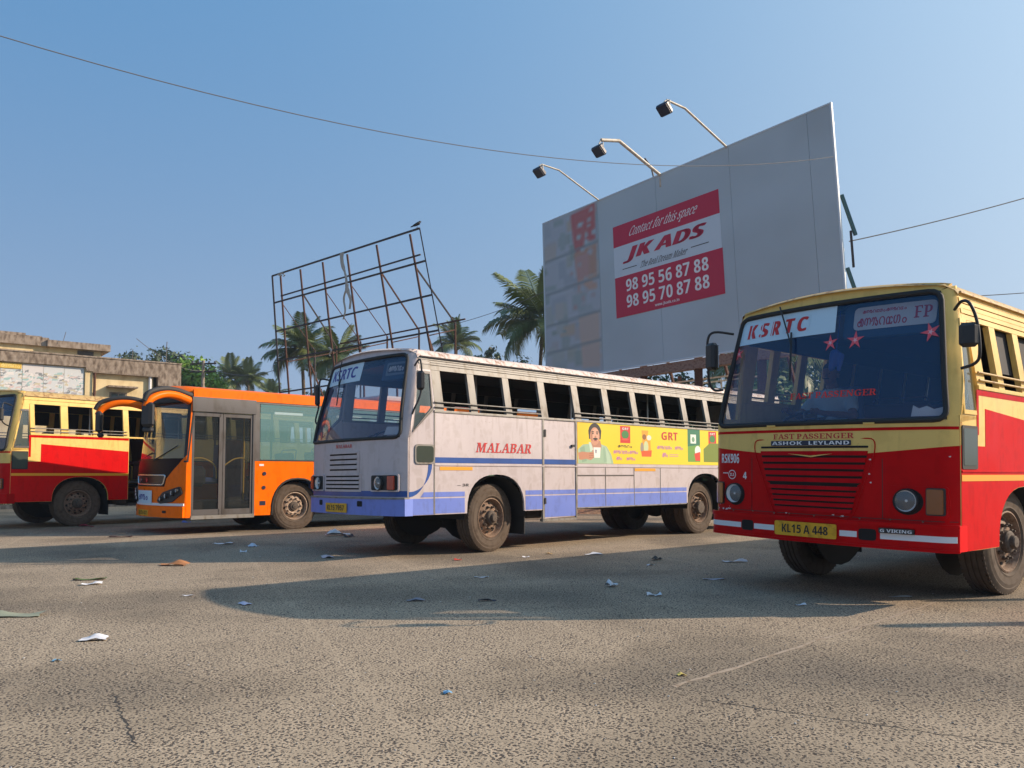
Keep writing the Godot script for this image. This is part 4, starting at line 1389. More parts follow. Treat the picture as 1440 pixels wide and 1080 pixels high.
	for g in [[-0.485, 0.35, 1.515, 1.215], [-0.615, 0.405, 1.185, 0.945]]:
		decal("grille_frame", rrect(g[0] - 0.02, g[3] - 0.015, g[1] + 0.02, g[2] + 0.015, 0.02), fn, M.white, o, 0.0, 0.010)
		for k in 4:
			var y: float = lerpf(g[2], g[3], (k + 0.5) / 4)
			decal("grille_slot", rrect(g[0] + 0.03, y - 0.012, g[1] - 0.03, y + 0.010, 0.006), fn, M.hole, o, 0.010, 0.0125)
			decal("grille_slat", rrect(g[0] + 0.02, y + 0.012, g[1] - 0.02, y + 0.034, 0.006), fn, M.white, o, 0.010, 0.022)
	writing("lettering", "MALABAR", fn, -0.27, 1.575, 0.19, 1.625, 0.004, M.letterred, o, serif)
	for s in [-1.0, 1.0]:
		decal("lamp_surround", rrect(s * 0.655, 0.935, s * 1.20, 1.185, 0.03), fn, M.white, o, 0.0, 0.024, 0.07)
		decal("lamp_recess", rrect(s * 0.675, 0.955, s * 1.185, 1.165, 0.03), fn, M.dark, o, 0.024, 0.026, 0.07)
		headlamp(o, func(x: float, y: float, w: float) -> Vector3: return fn.call(x, y, w + 0.02), s * 0.835, 1.055, 0.092)
		indicator(o, func(x: float, y: float, w: float) -> Vector3: return fn.call(x, y, w + 0.022), minf(s * 1.03, s * 1.155), 0.965, maxf(s * 1.03, s * 1.155), 1.155, M.lampred)
	decal("windscreen_banner", PackedVector2Array([V(-1.02, 2.885), V(0.09, 2.885), V(0.05, 2.59), V(-1.08, 2.59)]), fn, M.sticker, o, -0.011, -0.008, 0.09)
	writing("banner_lettering", "KSRTC", fn, -0.912, 2.655, -0.052, 2.825, -0.0073, M.letterblue, o, sans, 0.2)
	writing("banner_lettering", "KSRTC", fn, -0.92, 2.655, -0.06, 2.825, -0.0075, M.letterblue, o, sans, 0.2)
	var inb := func(x: float, y: float, ww: float) -> Vector3: return Vector3(x, y, fz(c, x, y) - 0.08 + ww)
	decal("destination_box", rrect(0.50, 2.55, 1.02, 2.86, 0.03), inb, mk(L(0.02, 0.06, 0.12), 0.6), o, -0.14, 0.0, 0.12)
	decal("destination_board", rrect(0.58, 2.615, 1.0, 2.81, 0.03), inb, mk(L(0.20, 0.24, 0.27), 0.6), o, 0.002, 0.01, 0.12)
	decal("destination_blind", rrect(0.62, 2.65, 0.97, 2.775, 0.02), inb, mk(L(0.05, 0.07, 0.09), 0.6), o, 0.010, 0.013, 0.12)
	var m := MB.new()
	round_script(m, inb, 0.64, 2.675, 0.95, 2.75, 6, 0.012, 0.0135)
	part("destination_lettering", m, M.paper, o, lean)
	decal("papers_on_dashboard", pts([0.75, 1.74, 1.12, 1.74, 1.10, 1.85, 0.78, 1.86]), fn, M.paper, o, -0.12, -0.115)
	wiper(o, fn, -0.55, 2.95, -0.50, 2.55, 2.25)
	mirror(o, path3([1.16, 2.72, -0.42, 1.36, 2.78, -0.36, 1.39, 2.62, -0.37, 1.38, 2.30, -0.36, 1.34, 2.08, -0.28, 1.27, 2.02, -0.30]), Vector3(1.38, 2.48, -0.36), Vector3(0.12, 0.27, 0.07), 0.5)
	mirror(o, path3([-1.16, 2.72, -0.42, -1.27, 2.74, -0.30, -1.29, 2.60, -0.28, -1.30, 2.30, -0.28, -1.29, 2.05, -0.22, -1.27, 1.98, -0.30]), Vector3(-1.31, 2.48, -0.26), Vector3(0.16, 0.34, 0.08), -0.5)
	return o

func bus_advert(o: Node3D, sf: Callable) -> void:
	# the printed sheet: painted as a picture, 4.9 m by 0.71 m
	var za := -3.685
	var zb := -8.6
	var y0 := 1.36
	var y1 := 2.068
	var wd := 1400
	var ht := 202
	var im := Image.create(wd, ht, false, Image.FORMAT_RGB8)
	for x in wd:
		var h := clampf(absf(float(x) - 330.0) / 300.0, 0.0, 1.0)
		im.fill_rect(Rect2i(x, 0, 1, ht), Color(0.93, 0.80, 0.10).lerp(Color(0.95, 0.68, 0.08), clampf(1.0 - x / 120.0, 0, 1)).lerp(Color(0.92, 0.84, 0.12), h * 0.5))
	var px := func(z: float, y: float) -> Vector2: return V((z - za) / (zb - za) * wd, (y1 - y) / (y1 - y0) * ht)
	var sh := func(a: Array) -> PackedVector2Array:
		var p := PackedVector2Array()
		for i in range(0, a.size(), 2):
			p.append(px.call(a[i], a[i + 1]))
		return p
	var el := func(z: float, y: float, rz: float, ry: float) -> PackedVector2Array:
		var p := PackedVector2Array()
		for k in 28:
			p.append(px.call(z + rz * cos(TAU * k / 28), y + ry * sin(TAU * k / 28)))
		return p
	var skin := Color(0.80, 0.58, 0.46)
	# a man in a pale shirt with a cup
	paint(im, sh.call([-3.70, 1.60, -3.82, 1.68, -4.0, 1.70, -4.08, 1.66, -4.18, 1.66, -4.28, 1.70, -4.44, 1.66, -4.56, 1.52, -4.62, 1.36, -3.70, 1.36]), Color(0.62, 0.74, 0.62))
	paint(im, sh.call([-4.30, 1.69, -4.42, 1.64, -4.52, 1.50, -4.56, 1.36, -4.44, 1.36, -4.40, 1.5]), Color(0.70, 0.80, 0.70))
	paint(im, sh.call([-3.98, 1.72, -4.02, 1.62, -4.10, 1.52, -4.16, 1.64, -4.26, 1.52, -4.30, 1.66, -4.27, 1.76]), Color(0.72, 0.52, 0.42))
	paint(im, sh.call([-3.97, 1.73, -4.01, 1.56, -4.09, 1.60, -4.03, 1.72]), Color(0.78, 0.86, 0.78))
	paint(im, el.call(-4.13, 1.90, 0.165, 0.155), Color(0.14, 0.13, 0.14))
	paint(im, sh.call([-3.965, 1.93, -4.01, 1.99, -4.12, 2.03, -4.24, 2.0, -4.30, 1.93, -4.28, 1.78, -3.98, 1.78]), Color(0.14, 0.13, 0.14))
	paint(im, el.call(-4.13, 1.83, 0.125, 0.155), skin)
	paint(im, el.call(-4.15, 1.85, 0.085, 0.11), Color(0.86, 0.66, 0.55))
	paint(im, sh.call([-4.02, 1.90, -4.07, 1.94, -4.07, 1.74, -4.03, 1.76]), Color(0.70, 0.48, 0.38))
	paint(im, sh.call([-3.75, 1.62, -3.86, 1.66, -3.92, 1.40, -3.80, 1.38]), Color(0.54, 0.66, 0.55))
	paint(im, sh.call([-4.34, 1.66, -4.40, 1.64, -4.44, 1.40, -4.36, 1.38]), Color(0.58, 0.70, 0.59))
	for s in [-0.05, 0.06]:
		paint(im, el.call(-4.14 + s, 1.875, 0.022, 0.010), Color(0.15, 0.1, 0.1))
		paint(im, el.call(-4.14 + s, 1.905, 0.034, 0.008), Color(0.12, 0.1, 0.1))
	paint(im, el.call(-4.145, 1.82, 0.022, 0.02), Color(0.72, 0.48, 0.38))
	paint(im, el.call(-4.145, 1.785, 0.062, 0.018), Color(0.13, 0.1, 0.1))
	paint(im, el.call(-4.145, 1.755, 0.042, 0.011), Color(0.62, 0.30, 0.28))
	paint(im, sh.call([-4.09, 1.64, -4.28, 1.64, -4.26, 1.46, -4.11, 1.46]), Color(0.93, 0.93, 0.90))
	paint(im, sh.call([-4.13, 1.60, -4.18, 1.60, -4.17, 1.54, -4.14, 1.54]), Color(0.55, 0.55, 0.6))
	paint(im, sh.call([-3.70, 1.54, -3.80, 1.56, -3.95, 1.55, -4.10, 1.56, -4.10, 1.46, -4.02, 1.42, -3.90, 1.44, -3.78, 1.42, -3.72, 1.43]), Color(0.76, 0.52, 0.40))
	for k in 3:
		paint(im, sh.call([-3.98, 1.532 - k * 0.032, -4.10, 1.54 - k * 0.034, -4.10, 1.534 - k * 0.034, -3.98, 1.526 - k * 0.032]), Color(0.55, 0.34, 0.26))
	# tins, bottle and packs
	for zc in [-4.95, -7.72]:
		paint(im, sh.call([zc + 0.14, 2.035, zc - 0.14, 2.035, zc - 0.14, 1.735, zc + 0.14, 1.735]), Color(0.80, 0.14, 0.10))
		paint(im, el.call(zc, 1.885, 0.10, 0.075), Color(0.22, 0.50, 0.25))
		paint(im, el.call(zc, 1.80, 0.10, 0.02), Color(0.86, 0.30, 0.20))
	paint(im, sh.call([-5.42, 1.98, -5.62, 1.98, -5.60, 1.88, -5.68, 1.80, -5.70, 1.50, -5.42, 1.50, -5.44, 1.80]), Color(0.90, 0.62, 0.14))
	paint(im, el.call(-5.50, 1.86, 0.06, 0.05), Color(0.55, 0.36, 0.16))
	paint(im, el.call(-5.64, 1.85, 0.07, 0.05), Color(0.88, 0.88, 0.80))
	paint(im, el.call(-5.43, 1.66, 0.05, 0.10), Color(0.60, 0.56, 0.50))
	paint(im, el.call(-5.55, 1.68, 0.07, 0.11), Color(0.78, 0.82, 0.62))
	paint(im, sh.call([-5.40, 1.60, -5.72, 1.62, -5.70, 1.50, -5.42, 1.50]), Color(0.86, 0.34, 0.10))
	paint(im, sh.call([-6.86, 2.06, -7.28, 2.06, -7.28, 1.42, -6.86, 1.42]), Color(0.16, 0.46, 0.34))
	paint(im, sh.call([-6.96, 1.96, -7.15, 1.96, -7.15, 1.78, -6.96, 1.78]), Color(0.90, 0.92, 0.88))
	paint(im, el.call(-7.05, 1.86, 0.05, 0.05), Color(0.45, 0.62, 0.50))
	paint(im, sh.call([-6.86, 1.72, -7.28, 1.76, -7.28, 1.42, -6.86, 1.42]), Color(0.42, 0.62, 0.24))
	paint(im, el.call(-7.20, 1.64, 0.10, 0.10), Color(0.90, 0.92, 0.90))
	paint(im, sh.call([-7.08, 1.58, -7.28, 1.62, -7.28, 1.44, -7.12, 1.44]), Color(0.84, 0.22, 0.12))
	paint(im, sh.call([-7.40, 1.68, -7.62, 1.80, -8.1, 1.80, -8.4, 1.64, -8.5, 1.42, -7.40, 1.42]), Color(0.45, 0.52, 0.14))
	# soft, slightly faded print with a few creases
	im.resize(620, 90, Image.INTERPOLATE_LANCZOS)
	im.resize(wd, ht, Image.INTERPOLATE_CUBIC)
	var rg := RandomNumberGenerator.new()
	rg.seed = 8
	for k in 9000:
		var x := rg.randi() % wd
		var y := rg.randi() % ht
		im.set_pixel(x, y, im.get_pixel(x, y).lerp(Color(0.55, 0.5, 0.4), rg.randf() * 0.25))
	var mt := StandardMaterial3D.new()
	mt.albedo_texture = ImageTexture.create_from_image(im)
	mt.roughness = 0.5
	var m := MB.new()
	var rows: Array = []
	for i in 3:
		var row: Array = []
		for j in 3:
			row.append(sf.call(lerpf(za, zb, j / 2.0), lerpf(y1, y0, i / 2.0), 0.004))
		rows.append(row)
	m.grid(rows, Vector3(0, 1.7, -6), true)
	part("advertisement_print", m, mt, o, lean)
	m = MB.new()
	m.prism(rect(za, y0, zb, y1), sf, 0.0, 0.0035, 3.0)
	part("advertisement_sheet", m, M.stripe, o, lean)
	writing("advertisement_lettering", "GRT", sf, -6.02, 1.825, -6.53, 1.975, 0.005, M.letterred, o, sans)
	for zc in [-4.95, -7.72]:
		writing("advertisement_lettering", "GRT", sf, zc + 0.09, 1.97, zc - 0.09, 2.01, 0.005, M.letterwhite, o, sans)
	m = MB.new()
	round_script(m, sf, -4.74, 1.655, -5.16, 1.695, 5, 0.010, 0.005)
	part("advertisement_lettering", m, M.letterblack, o, lean)
	m = MB.new()
	round_script(m, sf, -4.62, 1.545, -5.32, 1.60, 11, 0.012, 0.005)
	round_script(m, sf, -4.70, 1.43, -4.86, 1.49, 3, 0.012, 0.005)
	round_script(m, sf, -4.98, 1.43, -5.24, 1.48, 4, 0.012, 0.005)
	round_script(m, sf, -5.88, 1.65, -6.36, 1.71, 7, 0.012, 0.005)
	round_script(m, sf, -6.44, 1.65, -6.72, 1.71, 4, 0.012, 0.005)
	round_script(m, sf, -6.04, 1.50, -6.22, 1.58, 3, 0.014, 0.005)
	strokes(m, [PackedVector2Array([V(0, 0), V(1, 0)]), PackedVector2Array([V(0, 1), V(1, 1)])], sf, -6.26, 1.52, -6.54, 1.55, 0.01, 0.005)
	part("advertisement_lettering", m, M.letterpink, o, lean)

func build_orange_bus() -> Node3D:
	var o := thing("city_bus", "orange low-floor city bus with dark glass doors and arched mirror arms", "bus", Vector3(-7.431, 0, -16.225), deg_to_rad(-46.47))
	lean = Transform3D()
	var c := {"W": 1.25, "Wr": 1.20, "sill": 2.5, "H": 2.90, "ws0": 1.3, "ws1": 2.6, "bow": 0.26, "lean": 0.16, "corner": 0.03, "bot": 0.335, "L": 11.2, "a": 2.69, "wb": 5.6, "floor": 0.55, "drop": 0.2}
	var fn := front_of(c)
	var e: float = -c.L
	for sg in [-1.0, 1.0]:
		var sf := side_of(c, sg)
		var lo := PackedVector2Array([V(-1.70 if sg > 0 else -0.395, 1.465), V(-1.70 if sg > 0 else -0.395, 0.335)])
		lo.append_array(arch(-c.a, 0.335, 0.60, 1.09))
		lo.append_array(arch(-c.a - c.wb, 0.335, 0.60, 1.09))
		lo.append_array([V(e, 0.36), V(e, 1.465)])
		decal("side_panel", lo, sf, M.orange, o, -0.035, 0.0, 0.6)
		var lip := arch(-c.a, 0.335, 0.60, 1.09)
		lip.reverse()
		var ring := PackedVector3Array()
		for p in lip:
			ring.append(sf.call(p.x, p.y, 0.0))
		rod("arch_lip", ring, 0.022, M.rubber, o, 6)
		decal("front_corner_post", PackedVector2Array([V(fz(c, c.W, 1.0), 0.335), V(-0.395, 0.335), V(-0.395, 2.62), V(fz(c, 1.2, 2.6) , 2.62), V(fz(c, 1.25, 1.3), 1.3)]), sf, M.orange, o, -0.05, 0.0, 0.6)
		# band of windows
		var zs: Array = [-1.80, -3.30, -4.85, -6.4, -7.95, -9.5, e + 0.1] if sg > 0 else [-0.42, -1.9, -3.30, -4.85, -6.4, -7.95, -9.5, e + 0.1]
		for k in zs.size() - 1:
			var m := MB.new()
			m.prism(rrect(zs[k] - 0.02, 1.485, zs[k + 1] + 0.02, 2.665, 0.05), sf, -0.006, -0.006, 0.4, false)
			part("side_window", m, M.teal, o, lean)
			decal("window_seal", rect(zs[k + 1] + 0.02, 1.47, zs[k + 1] - 0.02, 2.68), sf, M.black, o, -0.04, -0.001, 0.6)
			decal("inner_ventilator", rect(zs[k] - 0.36, 2.46, zs[k] - 1.02, 2.51), sf, M.paper, o, -0.09, -0.06, 0.6)
		decal("window_waist", rect(-1.70 if sg > 0 else -0.395, 1.462, e, 1.49), sf, M.black, o, -0.04, 0.002, 0.6)
		decal("window_header", rect(-1.70 if sg > 0 else -0.395, 2.66, e, 2.70), sf, M.grey, o, -0.04, 0.003, 0.6)
		decal("roof_band", rect(fz(c, 1.2, 2.7) - 0.02, 2.70, e, 2.865), sf, M.orange, o, -0.04, 0.0, 0.6)
		rod("roof_seam", PackedVector3Array([sf.call(fz(c, 1.2, 2.7) - 0.05, 2.705, 0.004), sf.call(e, 2.705, 0.004)]), 0.012, M.orange, o, 6)
		if sg > 0:
			decal("door_header", rect(-0.395, 2.43, -1.72, 2.72), sf, M.grey, o, -0.05, 0.020, 0.6)
			decal("door_pillar", rect(-1.655, 0.335, -1.70, 2.43), sf, M.grey, o, -0.06, 0.006, 0.6)
			decal("window_pillar", rect(-1.70, 1.465, -1.81, 2.70), sf, M.grey, o, -0.06, 0.004, 0.6)
			decal("door_sill", rect(-0.395, 0.30, -1.70, 0.375), sf, M.alu, o, -0.30, 0.012, 0.6)
			for d in [[-0.40, -1.02], [-1.03, -1.655]]:
				var m := MB.new()
				var za: float = d[0]
				var zb: float = d[1]
				for q in [rect(za, 0.38, za - 0.045, 2.42), rect(zb + 0.075 if za > -0.5 else zb + 0.045, 0.38, zb, 2.42), rect(za - 0.045, 0.38, zb + 0.05, 0.49), rect(za - 0.045, 2.34, zb + 0.05, 2.42)]:
					m.prism(q, sf, -0.05, -0.012, 0.6)
				var leafd := part("folding_door", m, M.grey, o, lean)
				m = MB.new()
				m.prism(rrect(za - 0.04, 0.48, zb + 0.05, 2.35, 0.03), sf, -0.03, -0.03, 0.6, false)
				part("door_glass", m, M.smoke, leafd)
				m = MB.new()
				m.tube(smooth(PackedVector3Array([sf.call(za - 0.06, 1.50 if za > -0.5 else 1.36, -0.10), sf.call(lerpf(za, zb, 0.45), 1.50, -0.11), sf.call(zb + 0.12, 1.36 if za > -0.5 else 1.50, -0.10), sf.call(zb + 0.08, 1.10 if za > -0.5 else 1.30, -0.10)]), 5), 0.016, 6)
				part("door_handrail", m, M.yellowpole, leafd)
			for q in [[-1.915, 1.20], [-1.905, 0.91]]:
				decal("side_reflector", disc(q[0], q[1], 0.04, 0.04, 12), sf, M.navy, o, 0.0, 0.012, 0.6)
			decal("notice_sticker", rect(-1.80, 1.36, -1.90, 1.40), sf, M.paper, o, 0.0, 0.003, 0.6)
			decal("notice_sticker", rect(-1.82, 0.54, -1.95, 0.63), sf, M.navy, o, 0.0, 0.003, 0.6)
			decal("fuel_flap", rrect(-2.0, 0.40, -2.1, 0.5, 0.01), sf, M.orange, o, 0.0, 0.003, 0.6)
	# roof
	var sec: Array = [V(-1.215, 2.72), V(-1.205, 2.83), V(-1.14, 2.90), V(-0.95, 2.945), V(-0.5, 2.975), V(0, 2.985), V(0.5, 2.975), V(0.95, 2.945), V(1.14, 2.90), V(1.205, 2.83), V(1.215, 2.72)]
	var rows: Array = []
	for q in 8:
		var row: Array = []
		for p in sec:
			var z0: float = fz(c, clampf(p.x, -1.18, 1.18), 2.9)
			row.append(Vector3(p.x * (1.0 if q > 0 else 0.97), p.y - (0.10 if q == 0 else 0.0), [z0 + 0.06, z0 - 0.06, -1.2, -3.0, -5.0, -7.0, -9.0, e][q]))
		rows.append(row)
	var m := MB.new()
	m.grid(rows, Vector3(0, 1, -5))
	part("roof", m, M.orange, o, lean)
	m = MB.new()
	m.box(Vector3(0, 3.03, -6.2), Vector3(1.5, 0.16, 2.2), 0.05)
	part("roof_unit", m, M.white, o, lean)
	# front
	var orange := PackedVector2Array([V(-1.245, 0.50), V(1.245, 0.50), V(1.245, 1.56), V(1.10, 1.38), V(0.78, 1.10), V(0.72, 0.94), V(-0.72, 0.94), V(-0.78, 1.10), V(-1.10, 1.38), V(-1.245, 1.56)])
	decal("front_mask", orange, fn, M.orange, o, -0.03, 0.012, 0.09)
	decal("front_bumper", rrect(-1.245, 0.335, 1.245, 0.555, 0.02), fn, M.orange, o, -0.06, 0.045, 0.09)
	decal("bumper_strip", rect(-1.24, 0.565, 1.24, 0.615), fn, M.paper, o, 0.0, 0.030, 0.09)
	decal("dark_apron", PackedVector2Array([V(-0.72, 0.94), V(0.72, 0.94), V(0.78, 1.10), V(1.10, 1.38), V(1.22, 1.50), V(-1.22, 1.50), V(-1.10, 1.38), V(-0.78, 1.10)]), fn, mk(L(0.02, 0.008, 0.008), 0.35, {"spec": 0.2}), o, -0.03, 0.004, 0.09)
	var gl := rounded(PackedVector2Array([V(-1.22, 1.42), V(1.22, 1.42), V(1.16, 2.66), V(-1.16, 2.66)]), 0.08)
	m = MB.new()
	m.prism(gl, fn, -0.005, -0.005, 0.08, false)
	part("windscreen", m, mk(L(0.03, 0.07, 0.085), 0.03, {"glass": 0.45}), o, lean)
	decal("windscreen_pillar", PackedVector2Array([V(1.20, 1.42), V(1.25, 1.42), V(1.235, 2.66), V(1.14, 2.66)]), fn, M.black, o, -0.03, 0.004, 0.04)
	decal("windscreen_pillar", PackedVector2Array([V(-1.20, 1.42), V(-1.25, 1.42), V(-1.235, 2.66), V(-1.14, 2.66)]), fn, M.black, o, -0.03, 0.004, 0.04)
	var vis := func(x: float, y: float, w: float) -> Vector3: return Vector3(x, y, fz(c, x, 2.7) + w * (1.0 - 0.35 * absf(x)) )
	decal("roof_visor", rounded(PackedVector2Array([V(-1.21, 2.62), V(1.21, 2.62), V(1.20, 2.80), V(0.8, 2.88), V(0, 2.91), V(-0.8, 2.88), V(-1.20, 2.80)]), 0.05), vis, M.dark, o, -0.06, 0.16, 0.08)
	for s in [-1.0, 1.0]:
		var lp := rounded(PackedVector2Array([V(s * 0.50, 0.66), V(s * 0.70, 0.83), V(s * 1.18, 0.95), V(s * 1.22, 0.80), V(s * 0.98, 0.64), V(s * 0.62, 0.60)]), 0.04)
		decal("lamp_cluster", lp, fn, M.black, o, 0.012, 0.035, 0.06)
		for q in [[0.66, 0.70, 0.045], [0.82, 0.76, 0.052], [1.0, 0.82, 0.052], [1.12, 0.865, 0.04]]:
			headlamp(o, func(x: float, y: float, w: float) -> Vector3: return fn.call(x, y, w + 0.03), s * q[0], q[1], q[2])
		decal("fog_lamp", rrect(s * 0.72, 0.42, s * 0.84, 0.47, 0.02), fn, M.hole, o, 0.044, 0.048, 0.06)
	m = MB.new()
	var fr := rounded(PackedVector2Array([V(-0.76, 1.165), V(0.76, 1.165), V(0.68, 0.975), V(-0.68, 0.975)]), 0.05)
	var rg := PackedVector3Array()
	for i in fr.size():
		for j in 4:
			var p := fr[i].lerp(fr[(i + 1) % fr.size()], j / 4.0)
			rg.append(fn.call(p.x, p.y, 0.016))
	m.tube(rg, 0.020, 6, -1.0, false, true)
	part("grille_frame", m, M.chrome, o, lean)
	decal("grille", fr, fn, mk(L(0.03, 0.004, 0.005), 0.3), o, 0.005, 0.008, 0.1)
	for k in 3:
		decal("grille_bar", rect(-0.70, 1.01 + k * 0.05, 0.70, 1.018 + k * 0.05), fn, M.black, o, 0.008, 0.014, 0.1)
	decal("grille_badge", rrect(-0.55, 1.03, -0.36, 1.11, 0.02), fn, M.chrome, o, 0.014, 0.02, 0.1)
	decal("grille_badge", disc(0.0, 1.07, 0.05, 0.05, 12), fn, M.letterred, o, 0.014, 0.02, 0.1)
	decal("route_paper", rect(-0.60, 0.60, 0.30, 0.86), fn, M.sticker, o, 0.031, 0.034, 0.1)
	m = MB.new()
	round_script(m, fn, -0.46, 0.67, 0.16, 0.78, 4, 0.024, 0.035)
	part("route_lettering", m, M.letterblue, o, lean)
	decal("number_plate", rect(-0.42, 0.355, 0.18, 0.47), fn, M.plate, o, 0.046, 0.052, 0.1)
	writing("plate_number", "KL15 A 87", fn, -0.37, 0.375, 0.13, 0.45, 0.0525, M.letterblack, o, sans)
	m = MB.new()
	for q in [[-0.9, 1.46, 0.2, 1.62], [0.3, 1.46, 1.05, 1.75]]:
		m.tube(PackedVector3Array([fn.call(q[0], q[1], 0.03), fn.call(q[2], q[3], 0.03)]), 0.012, 6)
	part("wiper", m, M.black, o, lean)
	# arched mirror arms
	for s in [-1.0, 1.0]:
		m = MB.new()
		var p := smooth(path3([s * 1.16, 2.64, -0.36, s * 1.25, 2.72, -0.05, s * 1.34, 2.71, 0.22, s * 1.42, 2.60, 0.46, s * 1.45, 2.44, 0.56]), 6)
		m.tube(p, 0.085, 10, 0.065)
		part("mirror_arm", m, M.orange, o, lean)
		m = MB.new()
		m.tube(smooth(path3([s * 1.16, 2.74, -0.40, s * 1.25, 2.82, -0.05, s * 1.35, 2.81, 0.24, s * 1.45, 2.72, 0.50, s * 1.47, 2.56, 0.60]), 6), 0.058, 8, 0.045)
		part("mirror_arm_cover", m, M.dark, o, lean)
		m = MB.new()
		m.box(Vector3(s * 1.46, 2.30, 0.52), Vector3(0.28, 0.46, 0.14), 0.05, Basis(Vector3.UP, s * 0.35))
		m.box(Vector3(s * 1.42, 2.02, 0.50), Vector3(0.22, 0.10, 0.12), 0.03, Basis(Vector3.UP, s * 0.35))
		part("wing_mirror", m, M.black, o, lean)
	m = MB.new()
	m.prism(PackedVector2Array([V(-1.24, 0.36), V(1.24, 0.36), V(1.24, 2.5), V(1.19, 2.9), V(-1.19, 2.9), V(-1.24, 2.5)]), func(x, y, w): return Vector3(x, y, e + 0.03 - w), 0.0, 0.03)
	part("rear_panel", m, M.orange, o, lean)
	# inside
	m = MB.new()
	var cuts: Array = [-0.3, -c.a + 0.66, -c.a - 0.66, -c.a - c.wb + 0.66, -c.a - c.wb - 0.66, e + 0.05]
	for k in 5:
		m.box(Vector3(0, 0.42, (cuts[k] + cuts[k + 1]) * 0.5), Vector3(2.4 if k % 2 == 0 else 1.3, 0.06, cuts[k] - cuts[k + 1]))
	part("floor_pan", m, M.dark, o, lean)
	block("ceiling_lining", Vector3(0, 2.82, -5.8), Vector3(2.3, 0.02, 10.6), 0.0, M.lining, o)
	block("dashboard", Vector3(0, 1.15, -0.55), Vector3(2.3, 0.42, 0.4), 0.08, M.dark, o)
	block("driver_partition", Vector3(-0.55, 1.2, -2.0), Vector3(1.1, 1.5, 0.04), 0.0, M.grey, o)
	m = MB.new()
	m.box(Vector3(-0.62, 1.05, -1.5), Vector3(0.48, 0.14, 0.48), 0.04)
	m.box(Vector3(-0.62, 1.45, -1.76), Vector3(0.48, 0.8, 0.12), 0.04)
	part("driver_seat", m, M.seatblue, o, lean)
	m = MB.new()
	var wh := PackedVector3Array()
	for k in 18:
		wh.append(Vector3(-0.62, 1.46, -0.95) + Basis(Vector3(1, 0, 0), 0.5) * Vector3(cos(TAU * k / 18) * 0.23, 0, sin(TAU * k / 18) * 0.23))
	m.tube(wh, 0.018, 6, -1.0, false, true)
	part("steering_wheel", m, M.black, o, lean)
	var sm := seat_mesh()
	var z := -3.2
	while z > e + 0.8:
		for x in [-0.72, 0.72]:
			part("passenger_seat", sm, M.seatblue, o, Transform3D(Basis(), Vector3(x, 0.62, z)))
		z -= 0.82
	for k in 4:
		rod("grab_pole", path3([0.30, 0.45, -1.9 - k * 2.2, 0.30, 2.81, -1.9 - k * 2.2]), 0.018, M.yellowpole, o)
	m = MB.new()
	m.box(Vector3(0, 0.52, -5.6), Vector3(1.3, 0.22, 10.0))
	m.tube(path3([-0.95, 0.5, -c.a, 0.95, 0.5, -c.a]), 0.08, 8)
	m.tube(path3([-0.95, 0.5, -c.a - c.wb, 0.95, 0.5, -c.a - c.wb]), 0.08, 8)
	part("chassis_frame", m, M.under, o)
	for sg in [-1.0, 1.0]:
		for zz in [-c.a, -c.a - c.wb]:
			m = MB.new()
			rows = []
			for k in 11:
				var an := PI * k / 10
				rows.append([Vector3(sg * 1.22, 0.50 + sin(an) * 0.62, zz + cos(an) * 0.63), Vector3(sg * 0.7, 0.50 + sin(an) * 0.62, zz + cos(an) * 0.63)])
			m.grid(rows, Vector3(sg, 0.5, zz))
			part("wheel_housing", m, M.rubber, o)
			m = MB.new()
			m.prism(disc(zz, 0.6, 0.62, 0.58, 20), func(x, y, w): return Vector3(sg * (0.72 + w), y, x), 0.0, 0.02)
			part("housing_wall", m, M.rubber, o)
			wheel(o, Vector3(sg * 1.0, 0.50, zz), sg, "city", 0.0)
	return o

